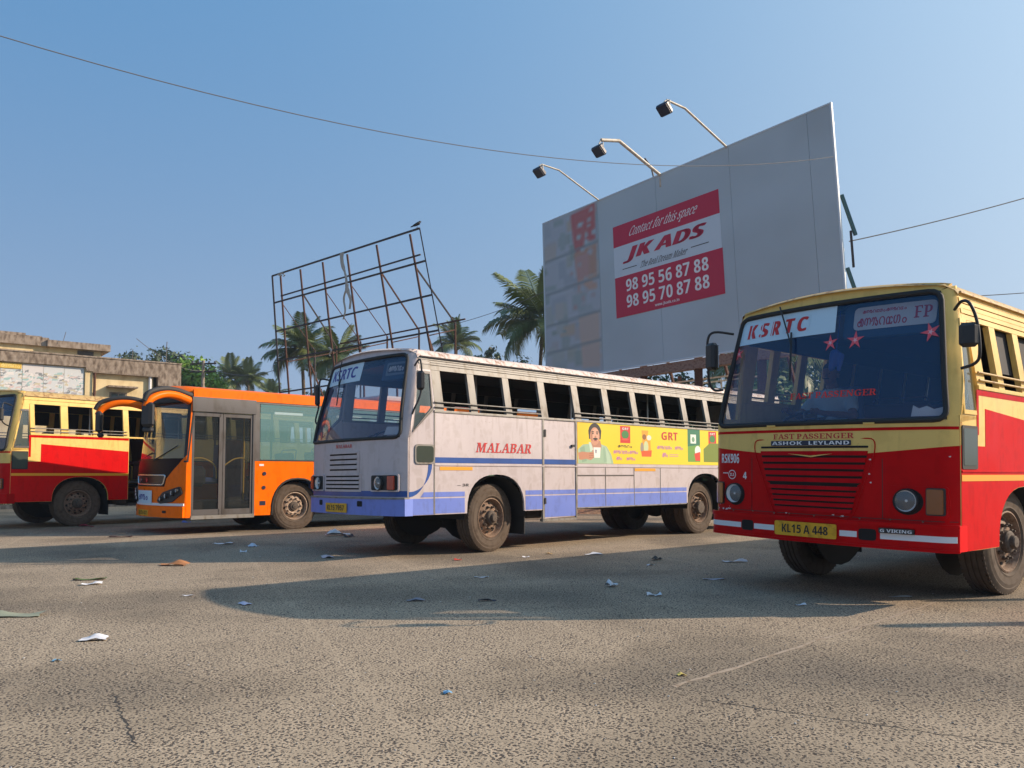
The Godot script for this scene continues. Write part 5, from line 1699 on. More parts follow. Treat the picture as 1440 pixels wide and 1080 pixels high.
func build_driver(bus: Node3D) -> void:
	# sits behind the wheel of the nearest bus; built in the bus's own frame
	var o := thing("person", "driver in a pale blue shirt sitting at the wheel of the nearest red bus", "person", bus.position, bus.rotation.y)
	var bl := lean
	lean = Transform3D(Basis(Vector3(0, 0, 1), deg_to_rad(-1.13)), Vector3.ZERO)
	var hp := Vector3(-0.62, 1.57, -1.50)
	var ch := hp + Vector3(0, 0.40, -0.05)
	var nk := hp + Vector3(0, 0.58, -0.02)
	var hd := hp + Vector3(0, 0.74, 0.03)
	var sl := hp + Vector3(0.20, 0.50, -0.04)
	var sr := hp + Vector3(-0.20, 0.50, -0.04)
	var el := hp + Vector3(0.31, 0.26, 0.12)
	var er := hp + Vector3(-0.31, 0.28, 0.14)
	var wl := Vector3(-0.44, 1.84, -0.93)
	var wr := Vector3(-0.80, 1.86, -0.93)
	var body: Array = []
	for q in [[hp, ch, 0.155, 0.16], [ch + Vector3(-0.08, 0.02, 0), ch + Vector3(0.08, 0.02, 0), 0.13, 0.13], [ch, nk, 0.09, 0.058], [nk, hd + Vector3(0, -0.04, 0), 0.056, 0.06],
			[sl, el, 0.058, 0.045], [el, wl, 0.044, 0.030], [sr, er, 0.058, 0.045], [er, wr, 0.044, 0.030],
			[hp + Vector3(0.09, 0, 0), hp + Vector3(0.14, -0.04, 0.46), 0.095, 0.07], [hp + Vector3(-0.09, 0, 0), hp + Vector3(-0.14, -0.04, 0.46), 0.095, 0.07],
			[hp + Vector3(0.14, -0.04, 0.46), hp + Vector3(0.12, -0.46, 0.50), 0.06, 0.045], [hp + Vector3(-0.14, -0.04, 0.46), hp + Vector3(-0.12, -0.46, 0.50), 0.06, 0.045]]:
		body.append([q[0], q[1], q[2], q[3], 0.05])
	var m := MB.new()
	m.nets(body, 0.02)
	# head
	var hdp: Array = [[hd + Vector3(0, 0.03, -0.015), hd + Vector3(0, 0.03, 0.01), 0.088, 0.085, 0.03], [hd + Vector3(0, -0.06, 0.03), hd + Vector3(0, -0.02, 0.02), 0.058, 0.07, 0.03],
		[hd + Vector3(0, 0.0, 0.092), hd + Vector3(0, -0.03, 0.108), 0.011, 0.016, 0.012], [hd + Vector3(0.088, 0.0, -0.005), hd + Vector3(0.092, -0.03, 0.0), 0.016, 0.012, 0.006], [hd + Vector3(-0.088, 0.0, -0.005), hd + Vector3(-0.092, -0.03, 0.0), 0.016, 0.012, 0.006],
		[hd + Vector3(-0.02, -0.072, 0.088), hd + Vector3(0.02, -0.072, 0.088), 0.008, 0.008, 0.006]]
	m.nets(hdp, 0.006)
	# hands closed on the rim of the wheel
	for s in [[wl, 1.0], [wr, -1.0]]:
		var w: Vector3 = s[0]
		var d: float = s[1]
		var hand: Array = [[w, w + Vector3(-0.012 * d, 0.012, 0.05), 0.026, 0.034, 0.015]]
		for f in 4:
			var k := w + Vector3((-0.040 + 0.022 * f) * d, 0.03, 0.085)
			hand.append([k, k + Vector3(0.0, 0.012, 0.030), 0.0098, 0.009, 0.004])
			hand.append([k + Vector3(0, 0.012, 0.030), k + Vector3(0, -0.016, 0.045), 0.009, 0.0085, 0.003])
			hand.append([k + Vector3(0, -0.016, 0.045), k + Vector3(0, -0.034, 0.026), 0.0085, 0.008, 0.003])
		hand.append([w + Vector3(-0.03 * d, 0.01, 0.03), w + Vector3(-0.055 * d, 0.02, 0.06), 0.013, 0.011, 0.004])
		hand.append([w + Vector3(-0.055 * d, 0.02, 0.06), w + Vector3(-0.05 * d, 0.0, 0.085), 0.011, 0.009, 0.004])
		m.nets(hand, 0.0045, 0.02)
	part("body", m, M.skin, o, lean)
	m = MB.new()
	var sh: Array = []
	for q in [[hp, ch, 0.172, 0.176], [ch + Vector3(-0.09, 0.03, 0), ch + Vector3(0.09, 0.03, 0), 0.145, 0.145], [sl, sl.lerp(el, 0.62), 0.074, 0.068], [sr, sr.lerp(er, 0.62), 0.074, 0.068], [ch, nk + Vector3(0, -0.035, 0), 0.1, 0.072]]:
		sh.append([q[0], q[1], q[2], q[3], 0.05])
	m.nets(sh, 0.018)
	for s in [-1.0, 1.0]:
		m.box(nk + Vector3(s * 0.045, -0.03, 0.065), Vector3(0.06, 0.05, 0.02), 0.008, Basis(Vector3(0, 0, 1), s * 0.6))
	part("shirt", m, M.shirt, o, lean)
	m = MB.new()
	m.nets([[hp + Vector3(0.09, 0, 0), hp + Vector3(0.14, -0.04, 0.47), 0.11, 0.085, 0.04], [hp + Vector3(-0.09, 0, 0), hp + Vector3(-0.14, -0.04, 0.47), 0.11, 0.085, 0.04], [hp, hp + Vector3(0, -0.02, 0.02), 0.165, 0.16, 0.04], [hp + Vector3(0.14, -0.04, 0.46), hp + Vector3(0.12, -0.42, 0.50), 0.075, 0.065, 0.04], [hp + Vector3(-0.14, -0.04, 0.46), hp + Vector3(-0.12, -0.42, 0.50), 0.075, 0.065, 0.04]], 0.022)
	part("trousers", m, M.trousers, o, lean)
	m = MB.new()
	m.nets([[hd + Vector3(0, 0.055, -0.03), hd + Vector3(0, 0.06, 0.0), 0.092, 0.085, 0.03], [hd + Vector3(0, 0.02, -0.05), hd + Vector3(0, -0.02, -0.055), 0.075, 0.06, 0.03]], 0.01)
	part("hair", m, M.hair, o, lean)
	m = MB.new()
	m.nets([[hd + Vector3(-0.03, -0.050, 0.094), hd + Vector3(0.0, -0.046, 0.100), 0.007, 0.009, 0.004], [hd + Vector3(0.03, -0.050, 0.094), hd + Vector3(0.0, -0.046, 0.100), 0.007, 0.009, 0.004]], 0.004, 0.01)
	part("moustache", m, M.hair, o, lean)
	for s in [-1.0, 1.0]:
		m = MB.new()
		m.nets([[hd + Vector3(s * 0.032, 0.008, 0.082), hd + Vector3(s * 0.032, 0.008, 0.083), 0.010, 0.010, 0.0]], 0.004, 0.01)
		part("eye", m, M.hair, o, lean)
	lean = bl

# ---------------------------------------------------------------- billboards
func build_billboard() -> void:
	var A := Vector3(1.24, 11.09, -31.0)
	var B := Vector3(8.68, 11.29, -21.2)
	var C := Vector3(9.03, 5.01, -21.2)
	var D := Vector3(1.37, 4.89, -31.0)
	var base := Vector3(5.2, 0, -26.1)
	var o := thing("billboard", "big pale grey billboard with a red and white advertiser's notice and three lamps above it", "billboard", base)
	var nn := (B - A).cross(D - A).normalized()
	if nn.z < 0.0:
		nn = -nn
	var fn := func(s: float, t: float, w: float) -> Vector3: return D.lerp(C, s).lerp(A.lerp(B, s), t) + nn * w - base
	var seams: Array = [0.0, 0.038, 0.252, 0.481, 0.725, 0.942, 1.0]
	for k in seams.size() - 1:
		var m := MB.new()
		m.prism(rect(seams[k] + 0.0004, 0.0, seams[k + 1] - 0.0004, 1.0), fn, -0.03, 0.0)
		part("panel", m, M.hoard, o)
	var bk := MB.new()
	bk.prism(rect(0.0, 0.0, 1.0, 1.0), fn, -0.05, -0.031)
	part("backing_sheet", bk, M.hoard, o)
	# the faded remains of an older print on the left panel
	var im := Image.create(192, 512, false, Image.FORMAT_RGBA8)
	var rng := RandomNumberGenerator.new()
	rng.seed = 5
	var gry := Color(0.655, 0.69, 0.72)
	im.fill(gry)
	var tints: Array = [Color(0.56, 0.62, 0.62), Color(0.62, 0.64, 0.60), Color(0.66, 0.60, 0.58), Color(0.58, 0.62, 0.66), Color(0.70, 0.63, 0.55), Color(0.55, 0.60, 0.58)]
	for k in 70:
		var x := rng.randf_range(-20, 180)
		var y := rng.randf_range(-20, 500)
		var w := rng.randf_range(16, 60)
		var hh := rng.randf_range(12, 60)
		paint(im, PackedVector2Array([V(x, y), V(x + w, y + rng.randf_range(-6, 6)), V(x + w + rng.randf_range(-8, 8), y + hh), V(x, y + hh)]), tints[k % 6].lerp(gry, rng.randf_range(0.2, 0.7)))
	for q in [[100, 0, 186, 110, Color(0.70, 0.43, 0.43)], [104, 40, 150, 135, Color(0.70, 0.45, 0.45)], [108, 125, 186, 215, Color(0.69, 0.57, 0.51)], [112, 140, 160, 260, Color(0.70, 0.58, 0.56)], [118, 215, 186, 262, Color(0.72, 0.62, 0.57)], [118, 330, 188, 500, Color(0.71, 0.66, 0.63)]]:
		paint(im, PackedVector2Array([V(q[0], q[1] + 8), V(q[2], q[1]), V(q[2] - 3, q[3]), V(q[0] + 9, q[3] - 5)]), q[4])
	for k in 26:
		var x := rng.randf_range(96, 180)
		var y := rng.randf_range(0, 300)
		paint(im, PackedVector2Array([V(x, y), V(x + rng.randf_range(6, 20), y + 4), V(x + 10, y + rng.randf_range(8, 26)), V(x - 6, y + 14)]), Color(0.66, 0.60, 0.60).lerp(gry, rng.randf()))
	for y in [118, 226, 330, 418]:
		paint(im, PackedVector2Array([V(0, y + 10), V(192, y - 2), V(192, y + 4), V(0, y + 16)]), Color(0.52, 0.56, 0.57))
	im.resize(26, 70, Image.INTERPOLATE_LANCZOS)
	im.resize(192, 512, Image.INTERPOLATE_CUBIC)
	var mt := StandardMaterial3D.new()
	mt.albedo_texture = ImageTexture.create_from_image(im)
	mt.roughness = 0.6
	var m := MB.new()
	var rows: Array = []
	for i in 3:
		var row: Array = []
		for j in 3:
			row.append(fn.call(lerpf(0.003, 0.250, j / 2.0), lerpf(0.998, 0.004, i / 2.0), 0.004))
		rows.append(row)
	m.grid(rows, fn.call(0.1, 0.5, -5.0), true)
	part("faded_print", m, mt, o)
	# rim, beam, and the steel behind
	m = MB.new()
	for q in [[rect(-0.004, -0.008, 0.0, 1.006)], [rect(1.0, -0.008, 1.004, 1.006)], [rect(0.0, 1.0, 1.0, 1.006)], [rect(0.0, -0.008, 1.0, 0.0)]]:
		m.prism(q[0], fn, -0.06, 0.015)
	part("edge_trim", m, M.hoardwhite, o)
	m = MB.new()
	m.prism(rect(-0.01, -0.062, 1.01, -0.012), fn, -0.35, -0.05)
	part("lower_beam", m, mk(L(0.30, 0.21, 0.17), 0.8, {"tex": "rust", "scale": Vector3(1, 1, 1)}), o)
	for s in [0.02, 0.2, 0.39, 0.58, 0.77, 0.975]:
		var top: Vector3 = fn.call(s, 0.99, -0.25)
		var bot: Vector3 = fn.call(s, 0.0, -0.25)
		m = MB.new()
		m.beam(Vector3(bot.x, 0, bot.z), bot, 0.22, 0.22)
		m.beam(bot, top, 0.14, 0.14)
		part("post", m, M.rustbar, o)
		if s > 0.9:
			continue
		m = MB.new()
		var q: Vector3 = fn.call(s, 0.62, -0.28)
		var far: Vector3 = fn.call(s, 0.0, -2.1)
		m.beam(q, Vector3(far.x, 3.6, far.z), 0.08, 0.08)
		m.beam(Vector3(far.x, 0, far.z), Vector3(far.x, 4.7, far.z), 0.12, 0.12)
		part("brace", m, M.rustbar, o)
	for t in [0.08, 0.36, 0.64, 0.92]:
		m = MB.new()
		m.beam(fn.call(0.0, t, -0.12), fn.call(1.0, t, -0.12), 0.08, 0.10)
		part("rail", m, M.steelpale, o)
	for t in [-0.10, -0.17]:
		m = MB.new()
		m.beam(fn.call(0.30, t, -2.0), fn.call(0.66, t, -2.0), 0.05, 0.05)
		m.beam(fn.call(0.30, t, -1.0), fn.call(0.66, t, -1.0), 0.05, 0.05)
		part("walkway_rail", m, M.steelpale, o)
	m = MB.new()
	m.prism(rect(0.29, -0.275, 0.67, -0.262), fn, -2.1, -0.9)
	part("walkway", m, M.grey, o)
	for k in 4:
		m = MB.new()
		var s := 0.30 + k * 0.12
		m.beam(fn.call(s, -0.28, -1.0), fn.call(s, -0.09, -1.0), 0.05, 0.05)
		part("walkway_post", m, M.steelpale, o)
		m = MB.new()
		m.beam(fn.call(s, -0.28, -2.0), fn.call(s, -0.09, -2.0), 0.05, 0.05)
		part("walkway_post", m, M.steelpale, o)
	for q in [[0.42, 0.30], [0.10, 0.22]]:
		m = MB.new()
		m.beam(fn.call(1.004, q[0] + 0.18, -0.15), fn.call(1.020, q[0], -0.35), 0.08, 0.08)
		part("tilted_bracket", m, mk(L(0.05, 0.12, 0.12), 0.6), o)
	m = MB.new()
	m.beam(fn.call(1.014, 0.28, -0.25), fn.call(1.014, 0.44, -0.25), 0.05, 0.05)
	part("tilted_bracket", m, M.rustdark, o)
	m = MB.new()
	m.tube(PackedVector3Array([fn.call(0.47, 1.0, -0.1), fn.call(0.462, 1.07, -0.1), fn.call(0.44, 1.135, -0.1)]), 0.03, 6)
	part("bent_rod", m, M.wire, o)
	# the notice
	for q in [[rect(0.3125, 0.690, 0.688, 0.811), M.signred], [rect(0.3125, 0.515, 0.689, 0.690), M.hoardwhite], [rect(0.3135, 0.285, 0.6905, 0.515), M.signred]]:
		m = MB.new()
		m.prism(q[0], fn, 0.0, 0.006)
		part("notice_sheet", m, q[1], o)
	var ww := func(called: String, words: String, x0: float, y0: float, x1: float, y1: float, mat: Material, f: Font, sh := 0.0) -> void:
		var mm := MB.new()
		letters(mm, words, fn, x0, y0, x1, y1, 0.007, f, sh)
		part(called, mm, mat, o)
	var light := SystemFont.new()
	light.font_names = PackedStringArray(["Droid Serif"])
	ww.call("notice_lettering", "Contact for this space", 0.366, 0.715, 0.628, 0.782, M.letterwhite, light, 0.35)
	for q in [0.0, 0.0035, 0.007]:
		ww.call("notice_lettering", "JK ADS", 0.346 + q, 0.584, 0.642 + q, 0.668, M.signred, sans, 0.30)
	ww.call("notice_lettering", "The Real Dream Maker", 0.41, 0.535, 0.585, 0.570, M.letterblack, light, 0.3)
	for q in [[0.345, 0.400, 0.552], [0.592, 0.650, 0.560]]:
		m = MB.new()
		m.prism(rect(q[0], q[2], q[1], q[2] + 0.004), fn, 0.007, 0.009)
		part("notice_rule", m, M.letterblack, o)
	ww.call("notice_number", "98 95 56 87 88", 0.356, 0.422, 0.645, 0.492, M.letterwhite, sans)
	ww.call("notice_number", "98 95 70 87 88", 0.356, 0.332, 0.645, 0.402, M.letterwhite, sans)
	ww.call("notice_lettering", "www.jkads.co.in", 0.46, 0.298, 0.545, 0.318, M.letterwhite, sans)
	# floodlights on bent arms
	var spots: Array = [[0.259, "leftmost of the three floodlights over the pale billboard, on a thin bent arm", 0.030], [0.499, "middle floodlight over the pale billboard, on the thickest bent arm", 0.055], [0.72, "rightmost of the three floodlights over the pale billboard, highest in the picture", 0.035]]
	for q in spots:
		var s: float = q[0]
		var b: Vector3 = fn.call(s, 1.0, -0.05) + base
		var lamp := thing("floodlight", q[1], "floodlight", b, 0.0, "floodlights over the billboard")
		var h: Vector3 = nn
		h.y = 0
		h = h.normalized()
		m = MB.new()
		var up := Vector3.UP
		m.tube(PackedVector3Array([-up * 0.4, h * 0.02, h * 1.85 + up * 0.64, h * 1.95 + up * 0.68, h * 2.75 + up * (0.70 if q[2] < 0.05 else 0.5)]), q[2], 8)
		part("arm", m, M.steelpale, lamp)
		var tip := h * 2.75 + up * (0.70 if q[2] < 0.05 else 0.5)
		var hp := h * 2.85 + up * (0.40 if q[2] < 0.05 else 0.12)
		m = MB.new()
		m.tube(PackedVector3Array([tip, hp + up * 0.22]), 0.02, 6)
		var al := h.cross(up).normalized()
		m.tube(PackedVector3Array([hp + al * 0.2, hp + al * 0.2 + up * 0.2, hp - al * 0.2 + up * 0.2, hp - al * 0.2]), 0.018, 6)
		part("yoke", m, M.steelpale, lamp)
		m = MB.new()
		var bb := Basis(al, up, h).orthonormalized()
		bb = Basis(al, 0.75) * Basis(al, up, al.cross(up)).orthonormalized()
		m.box(hp, Vector3(0.42, 0.11, 0.36), 0.03, bb)
		for k in 5:
			m.box(hp + bb * Vector3(-0.16 + k * 0.08, 0.075, 0), Vector3(0.015, 0.06, 0.28), 0.0, bb)
		var hh := part("lamp_head", m, M.navy, lamp)
		m = MB.new()
		m.box(hp + bb * Vector3(0, -0.06, 0), Vector3(0.38, 0.012, 0.30), 0.0, bb)
		part("lamp_glass", m, M.navy, hh)

func build_bare_frame() -> void:
	var A := Vector3(-12.52, 11.53, -41.0)
	var B := Vector3(-3.99, 11.80, -33.8)
	var C := Vector3(-2.83, 5.71, -33.8)
	var D := Vector3(-12.03, 5.42, -41.0)
	var base := Vector3(-7.5, 0, -37.4)
	var o := thing("bare_billboard", "bare rusty steel frame of an empty billboard with torn cloth hanging from it", "billboard", base)
	var nn := (B - A).cross(D - A).normalized()
	if nn.z < 0.0:
		nn = -nn
	var fn := func(s: float, t: float, w: float) -> Vector3: return D.lerp(C, s).lerp(A.lerp(B, s), t) + nn * w - base
	var m: MB
	for t in [1.0, 0.767, 0.523, 0.271, 0.0]:
		m = MB.new()
		m.beam(fn.call(0.0, t, 0.0), fn.call(1.0, t, 0.0), 0.07, 0.07)
		part("cross_rail", m, M.rustdark, o)
	m = MB.new()
	m.beam(fn.call(0.045, 0.815, -0.1), fn.call(0.97, 0.825, -0.1), 0.06, 0.06)
	part("cross_rail", m, M.rustdark, o)
	m = MB.new()
	m.beam(fn.call(0.30, 0.36, -1.3), fn.call(1.04, 0.36, -1.3), 0.06, 0.06)
	part("cross_rail", m, M.rustbar, o)
	for s in [0.0, 1.0]:
		m = MB.new()
		m.beam(fn.call(s, -0.03, 0.0), fn.call(s, 1.0, 0.0), 0.075 if s < 0.5 else 0.05, 0.075 if s < 0.5 else 0.05)
		part("end_bar", m, M.rustdark, o)
	var rng := RandomNumberGenerator.new()
	rng.seed = 3
	var n := 0
	for s in [0.055, 0.21, 0.375, 0.545, 0.735, 0.935]:
		var jog := rng.randf_range(-0.004, 0.004)
		m = MB.new()
		var b: Vector3 = fn.call(s, 0.0, -0.09)
		m.tube(PackedVector3Array([Vector3(b.x + 0.15, 0, b.z), b, fn.call(s + jog, 0.45, -0.08), fn.call(s, 0.985, -0.08)]), 0.052, 7)
		part("post", m, M.rustbar, o)
		var q: Vector3 = fn.call(s + 0.02, 0.36, -1.7)
		m = MB.new()
		m.beam(fn.call(s, 0.78 if n % 3 == 1 else 0.74, -0.1), q, 0.032 if n in [0, 2, 3] else 0.06, 0.032 if n in [0, 2, 3] else 0.06)
		part("brace", m, M.rustdark if n in [1, 5] else M.rustbar, o)
		m = MB.new()
		m.tube(PackedVector3Array([q, Vector3(q.x + 0.05, 0, q.z)]), 0.048, 7)
		part("rear_post", m, M.rustbar if n % 2 == 1 else M.rustdark, o)
		m = MB.new()
		m.beam(fn.call(s, 0.25, -0.1), q - Vector3(0, 0.3, 0), 0.05, 0.05)
		if n in [1, 5]:
			m.beam(fn.call(s, 0.23, -0.1), Vector3(q.x, 3.6, q.z), 0.07, 0.07)
		part("strut", m, M.rustbar, o)
		n += 1
	# rags
	for q in [[0.525, 1.0, 0.5, 0.03], [0.535, 0.75, 0.32, 0.035], [0.515, 0.70, 0.35, 0.016], [0.07, 1.0, 0.05, 0.05], [0.10, 0.99, 0.05, 0.012], [0.375, 0.30, 0.12, 0.014], [0.26, 0.12, 0.30, 0.016]]:
		m = MB.new()
		var s: float = q[0]
		var t: float = q[1]
		var ln: float = q[2]
		var wd: float = q[3]
		var rows: Array = []
		for k in 9:
			var h := k / 8.0
			var x := s + sin(h * 7.0 + s * 30.0) * 0.007 - h * (0.03 if q[0] == 0.515 else 0.0)
			var w := wd * (1.0 - 0.6 * h) * (0.55 + 0.45 * rng.randf())
			rows.append([fn.call(x - w * 0.5, t - ln * h * 0.6, 0.05), fn.call(x, t - ln * h * 0.6, 0.11), fn.call(x + w * 0.5, t - ln * h * 0.6, 0.04)])
		m.grid(rows, fn.call(s, t, -3.0))
		part("torn_cloth", m, M.cloth, o)
	# a crow on the top corner
	var cp: Vector3 = fn.call(0.985, 1.0, 0.0) + base + Vector3(0, 0.05, 0)
	var crow := thing("crow", "black crow perched on the top right corner of the bare rusty frame", "bird", cp)
	m = MB.new()
	m.nets([[Vector3(-0.10, 0.12, 0), Vector3(0.06, 0.20, 0), 0.055, 0.075, 0.03], [Vector3(0.06, 0.20, 0), Vector3(0.13, 0.27, 0), 0.05, 0.045, 0.03], [Vector3(0.15, 0.275, 0), Vector3(0.21, 0.262, 0), 0.022, 0.006, 0.01], [Vector3(-0.10, 0.12, 0), Vector3(-0.27, 0.04, 0), 0.045, 0.02, 0.02], [Vector3(0.03, 0.20, 0.05), Vector3(-0.16, 0.10, 0.04), 0.035, 0.015, 0.02], [Vector3(0.03, 0.20, -0.05), Vector3(-0.16, 0.10, -0.04), 0.035, 0.015, 0.02]], 0.014)
	for s in [-0.03, 0.03]:
		m.tube(PackedVector3Array([Vector3(0, 0.13, s), Vector3(0.01, 0.05, s), Vector3(0.01, 0.0, s)]), 0.007, 5)
		m.tube(PackedVector3Array([Vector3(-0.03, 0.004, s), Vector3(0.05, 0.004, s)]), 0.006, 5)
	part("body", m, M.hair, crow)

# ---------------------------------------------------------------- the station building
func build_station() -> void:
	var a := Vector3(-18.05, 0, -28.0)
	var u := Vector3(0.78467, 0, -0.61991)
	var nn := Vector3(0.61991, 0, 0.78467)
	var o := thing("station_building", "long cream building with a stained concrete parapet and peeling posters at left", "building", a)
	var fn := func(x: float, y: float, w: float) -> Vector3: return u * x + Vector3.UP * y + nn * w
	var add := func(called: String, poly: PackedVector2Array, w0: float, w1: float, mat: Material) -> MeshInstance3D:
		var m := MB.new()
		m.prism(poly, fn, w0, w1)
		return part(called, m, mat, o)
	add.call("wall", rect(-16, 0, 2.9, 5.2), -6.0, -0.12, M.wall)
	add.call("recessed_wall", rect(2.9, 0, 5.06, 5.06), -6.0, -0.22, M.wall)
	add.call("end_pier", rect(5.06, 0, 6.06, 5.0), -6.0, -0.3, M.concrete)
	add.call("roof_slab", rect(-16, 4.96, 6.0, 5.08), -6.0, -0.40, M.concrete)
	add.call("parapet", pts([-16, 5.2, 2.63, 5.2, 2.66, 5.06, 5.2, 5.06, 5.2, 4.68, 6.06, 4.68, 6.06, 5.60, -16, 5.58]), -0.28, 0.0, M.concrete)
	add.call("parapet_return", rect(5.80, 4.7, 6.062, 5.595), -6.0, -0.28, M.concrete)
	add.call("parapet_coping", rect(-16.0, 5.585, 6.08, 5.635), -0.31, 0.03, M.concrete)
	add.call("wall_pier", rect(2.63, 0, 2.88, 5.18), -0.4, -0.06, M.wall)
	add.call("soffit", rect(2.88, 5.02, 5.2, 5.055), -0.216, -0.004, M.concrete)
	var m := MB.new()
	m.tube(PackedVector3Array([fn.call(2.94, 0, -0.02), fn.call(2.94, 5.02, -0.02)]), 0.05, 8)
	part("drain_pipe", m, M.rustbar, o, null, "brown drain pipe")
	m = MB.new()
	m.tube(PackedVector3Array([fn.call(4.93, 0, -0.14), fn.call(4.93, 5.02, -0.14)]), 0.06, 8)
	part("drain_pipe", m, M.paper, o, null, "white drain pipe")
	# posters pasted along the wall
	var rng := RandomNumberGenerator.new()
	rng.seed = 12
	for k in 9:
		var im := Image.create(96, 128, false, Image.FORMAT_RGB8)
		im.fill(Color(0.84, 0.81, 0.80).lerp(Color(0.80, 0.82, 0.82), rng.randf()))
		for q in 90:
			var x := rng.randf_range(-10, 96)
			var y := rng.randf_range(24, 128)
			var cl: Color = [Color(0.62, 0.74, 0.73), Color(0.78, 0.74, 0.64), Color(0.66, 0.65, 0.66), Color(0.82, 0.74, 0.72), Color(0.52, 0.54, 0.55), Color(0.86, 0.84, 0.82), Color(0.88, 0.86, 0.84)][rng.randi() % 7]
			var sx := rng.randf_range(6, 34)
			paint(im, PackedVector2Array([V(x, y), V(x + sx, y + rng.randf_range(-5, 5)), V(x + sx * rng.randf_range(0.5, 1.1), y + rng.randf_range(2, 10)), V(x + sx * 0.4, y + rng.randf_range(1, 8)), V(x - rng.randf_range(0, 8), y + rng.randf_range(2, 9))]), cl)
		if k in [4, 7]:
			for q in 4:
				paint(im, PackedVector2Array([V(20 + q * 13, 26), V(28 + q * 13, 22), V(30 + q * 13, 52), V(22 + q * 13, 55)]), Color(0.84, 0.62, 0.25))
		var mt := StandardMaterial3D.new()
		im.resize(40, 54, Image.INTERPOLATE_LANCZOS)
		im.resize(96, 128, Image.INTERPOLATE_CUBIC)
		mt.albedo_texture = ImageTexture.create_from_image(im)
		mt.roughness = 0.9
		m = MB.new()
		var x0 := 2.60 - (k + 1) * 0.665
		var yt := 5.17 - rng.randf_range(0, 0.02)
		var rows: Array = []
		for i in 2:
			rows.append([fn.call(x0 + 0.006, lerpf(yt, 3.9, i), -0.105 + 0.004 * (k % 3)), fn.call(x0 + 0.66, lerpf(yt, 3.9, i), -0.105 + 0.004 * (k % 3))])
		m.grid(rows, fn.call(x0, 4.5, -5.0), true)
		part("poster", m, mt, o)
	m = MB.new()
	m.prism(rect(-0.10, 4.97, 0.58, 5.16), fn, -0.09, -0.08)
	part("poster_heading", m, mk(L(0.70, 0.45, 0.08), 0.8), o)
	m = MB.new()
	round_script(m, fn, -0.05, 5.0, 0.55, 5.13, 5, 0.03, -0.079)
	part("poster_lettering", m, mk(L(0.80, 0.62, 0.20), 0.8), o)
	# sunshade and window in the recess
	m = MB.new()
	m.prism(PackedVector2Array([V(3.38, 4.50), V(4.42, 4.50), V(4.42, 4.56), V(3.38, 4.56)]), fn, -0.22, 0.22)
	part("sunshade", m, M.concrete, o)
	m = MB.new()
	m.prism(rect(3.50, 3.0, 4.12, 4.34), fn, -0.23, -0.19)
	var wn := part("window", m, M.concrete, o)
	for k in 2:
		m = MB.new()
		m.prism(rect(3.56 + k * 0.27, 3.06, 3.79 + k * 0.27, 4.28), fn, -0.19, -0.185)
		part("pane", m, M.murk, wn)
	add.call("dark_recess", rect(5.06, 0, 5.2, 5.04), -0.31, -0.295, M.under)
	# upper block on the roof
	add.call("upper_wall", rect(-2.2, 5.05, 3.32, 6.0), -5.0, -1.0, M.wall)
	add.call("upper_slab", rect(-2.6, 5.98, 1.52, 6.30), -5.2, -0.85, M.concrete)
	add.call("upper_slab", rect(1.46, 5.97, 3.60, 6.22), -5.2, -0.72, M.concrete)
	add.call("upper_coping", rect(-2.4, 6.30, 1.3, 6.35), -5.0, -0.95, M.concrete)
	add.call("water_tank", rect(-1.2, 6.30, 0.8, 6.46), -4.0, -1.2, M.concrete)
	for k in 5:
		add.call("vent_louvre", rect(2.50, 5.70 + k * 0.05, 3.05, 5.735 + k * 0.05), -1.0, -0.94, M.grey)
	for q in [[4.35, 5.62, 6.12, 0.012], [5.62, 5.60, 6.55, 0.016], [1.95, 6.2, 6.55, 0.010]]:
		m = MB.new()
		m.tube(PackedVector3Array([fn.call(q[0], q[1], -0.6), fn.call(q[0] + (0.08 if q[0] < 2 else 0.03), q[2], -0.6)]), q[3], 6)
		part("roof_rod", m, M.wire, o)
	# kerb at the foot
	m = MB.new()
	m.prism(rect(-18, 0.0, 6.5, 0.14), fn, 0.9, 1.15)
	struct("kerb", m, M.concrete).position = a
	m = MB.new()
	var rng2 := RandomNumberGenerator.new()
	rng2.seed = 77
	for k in 2600:
		var x := rng2.randf_range(-14, 6)
		var w := rng2.randf_range(0.15, 0.9)
		var b: Vector3 = fn.call(x, 0.0, w)
		var d := Vector3(rng2.randf_range(-1, 1), 0, rng2.randf_range(-1, 1)).normalized()
		var h := rng2.randf_range(0.12, 0.38)
		m.tint = Color(0.05, 0.085, 0.02).lerp(Color(0.12, 0.12, 0.04), rng2.randf())
		m.flat(b - d * 0.015, b + d * 0.015, b + Vector3.UP * h + d.rotated(Vector3.UP, 1.5) * h * rng2.randf_range(-0.5, 0.5), Vector3.UP)
	var gr := single("grass", m, M.leaf, "strip of weeds along the foot of the station building behind the kerb", "grass", a)
	gr.set_meta("kind", "stuff")

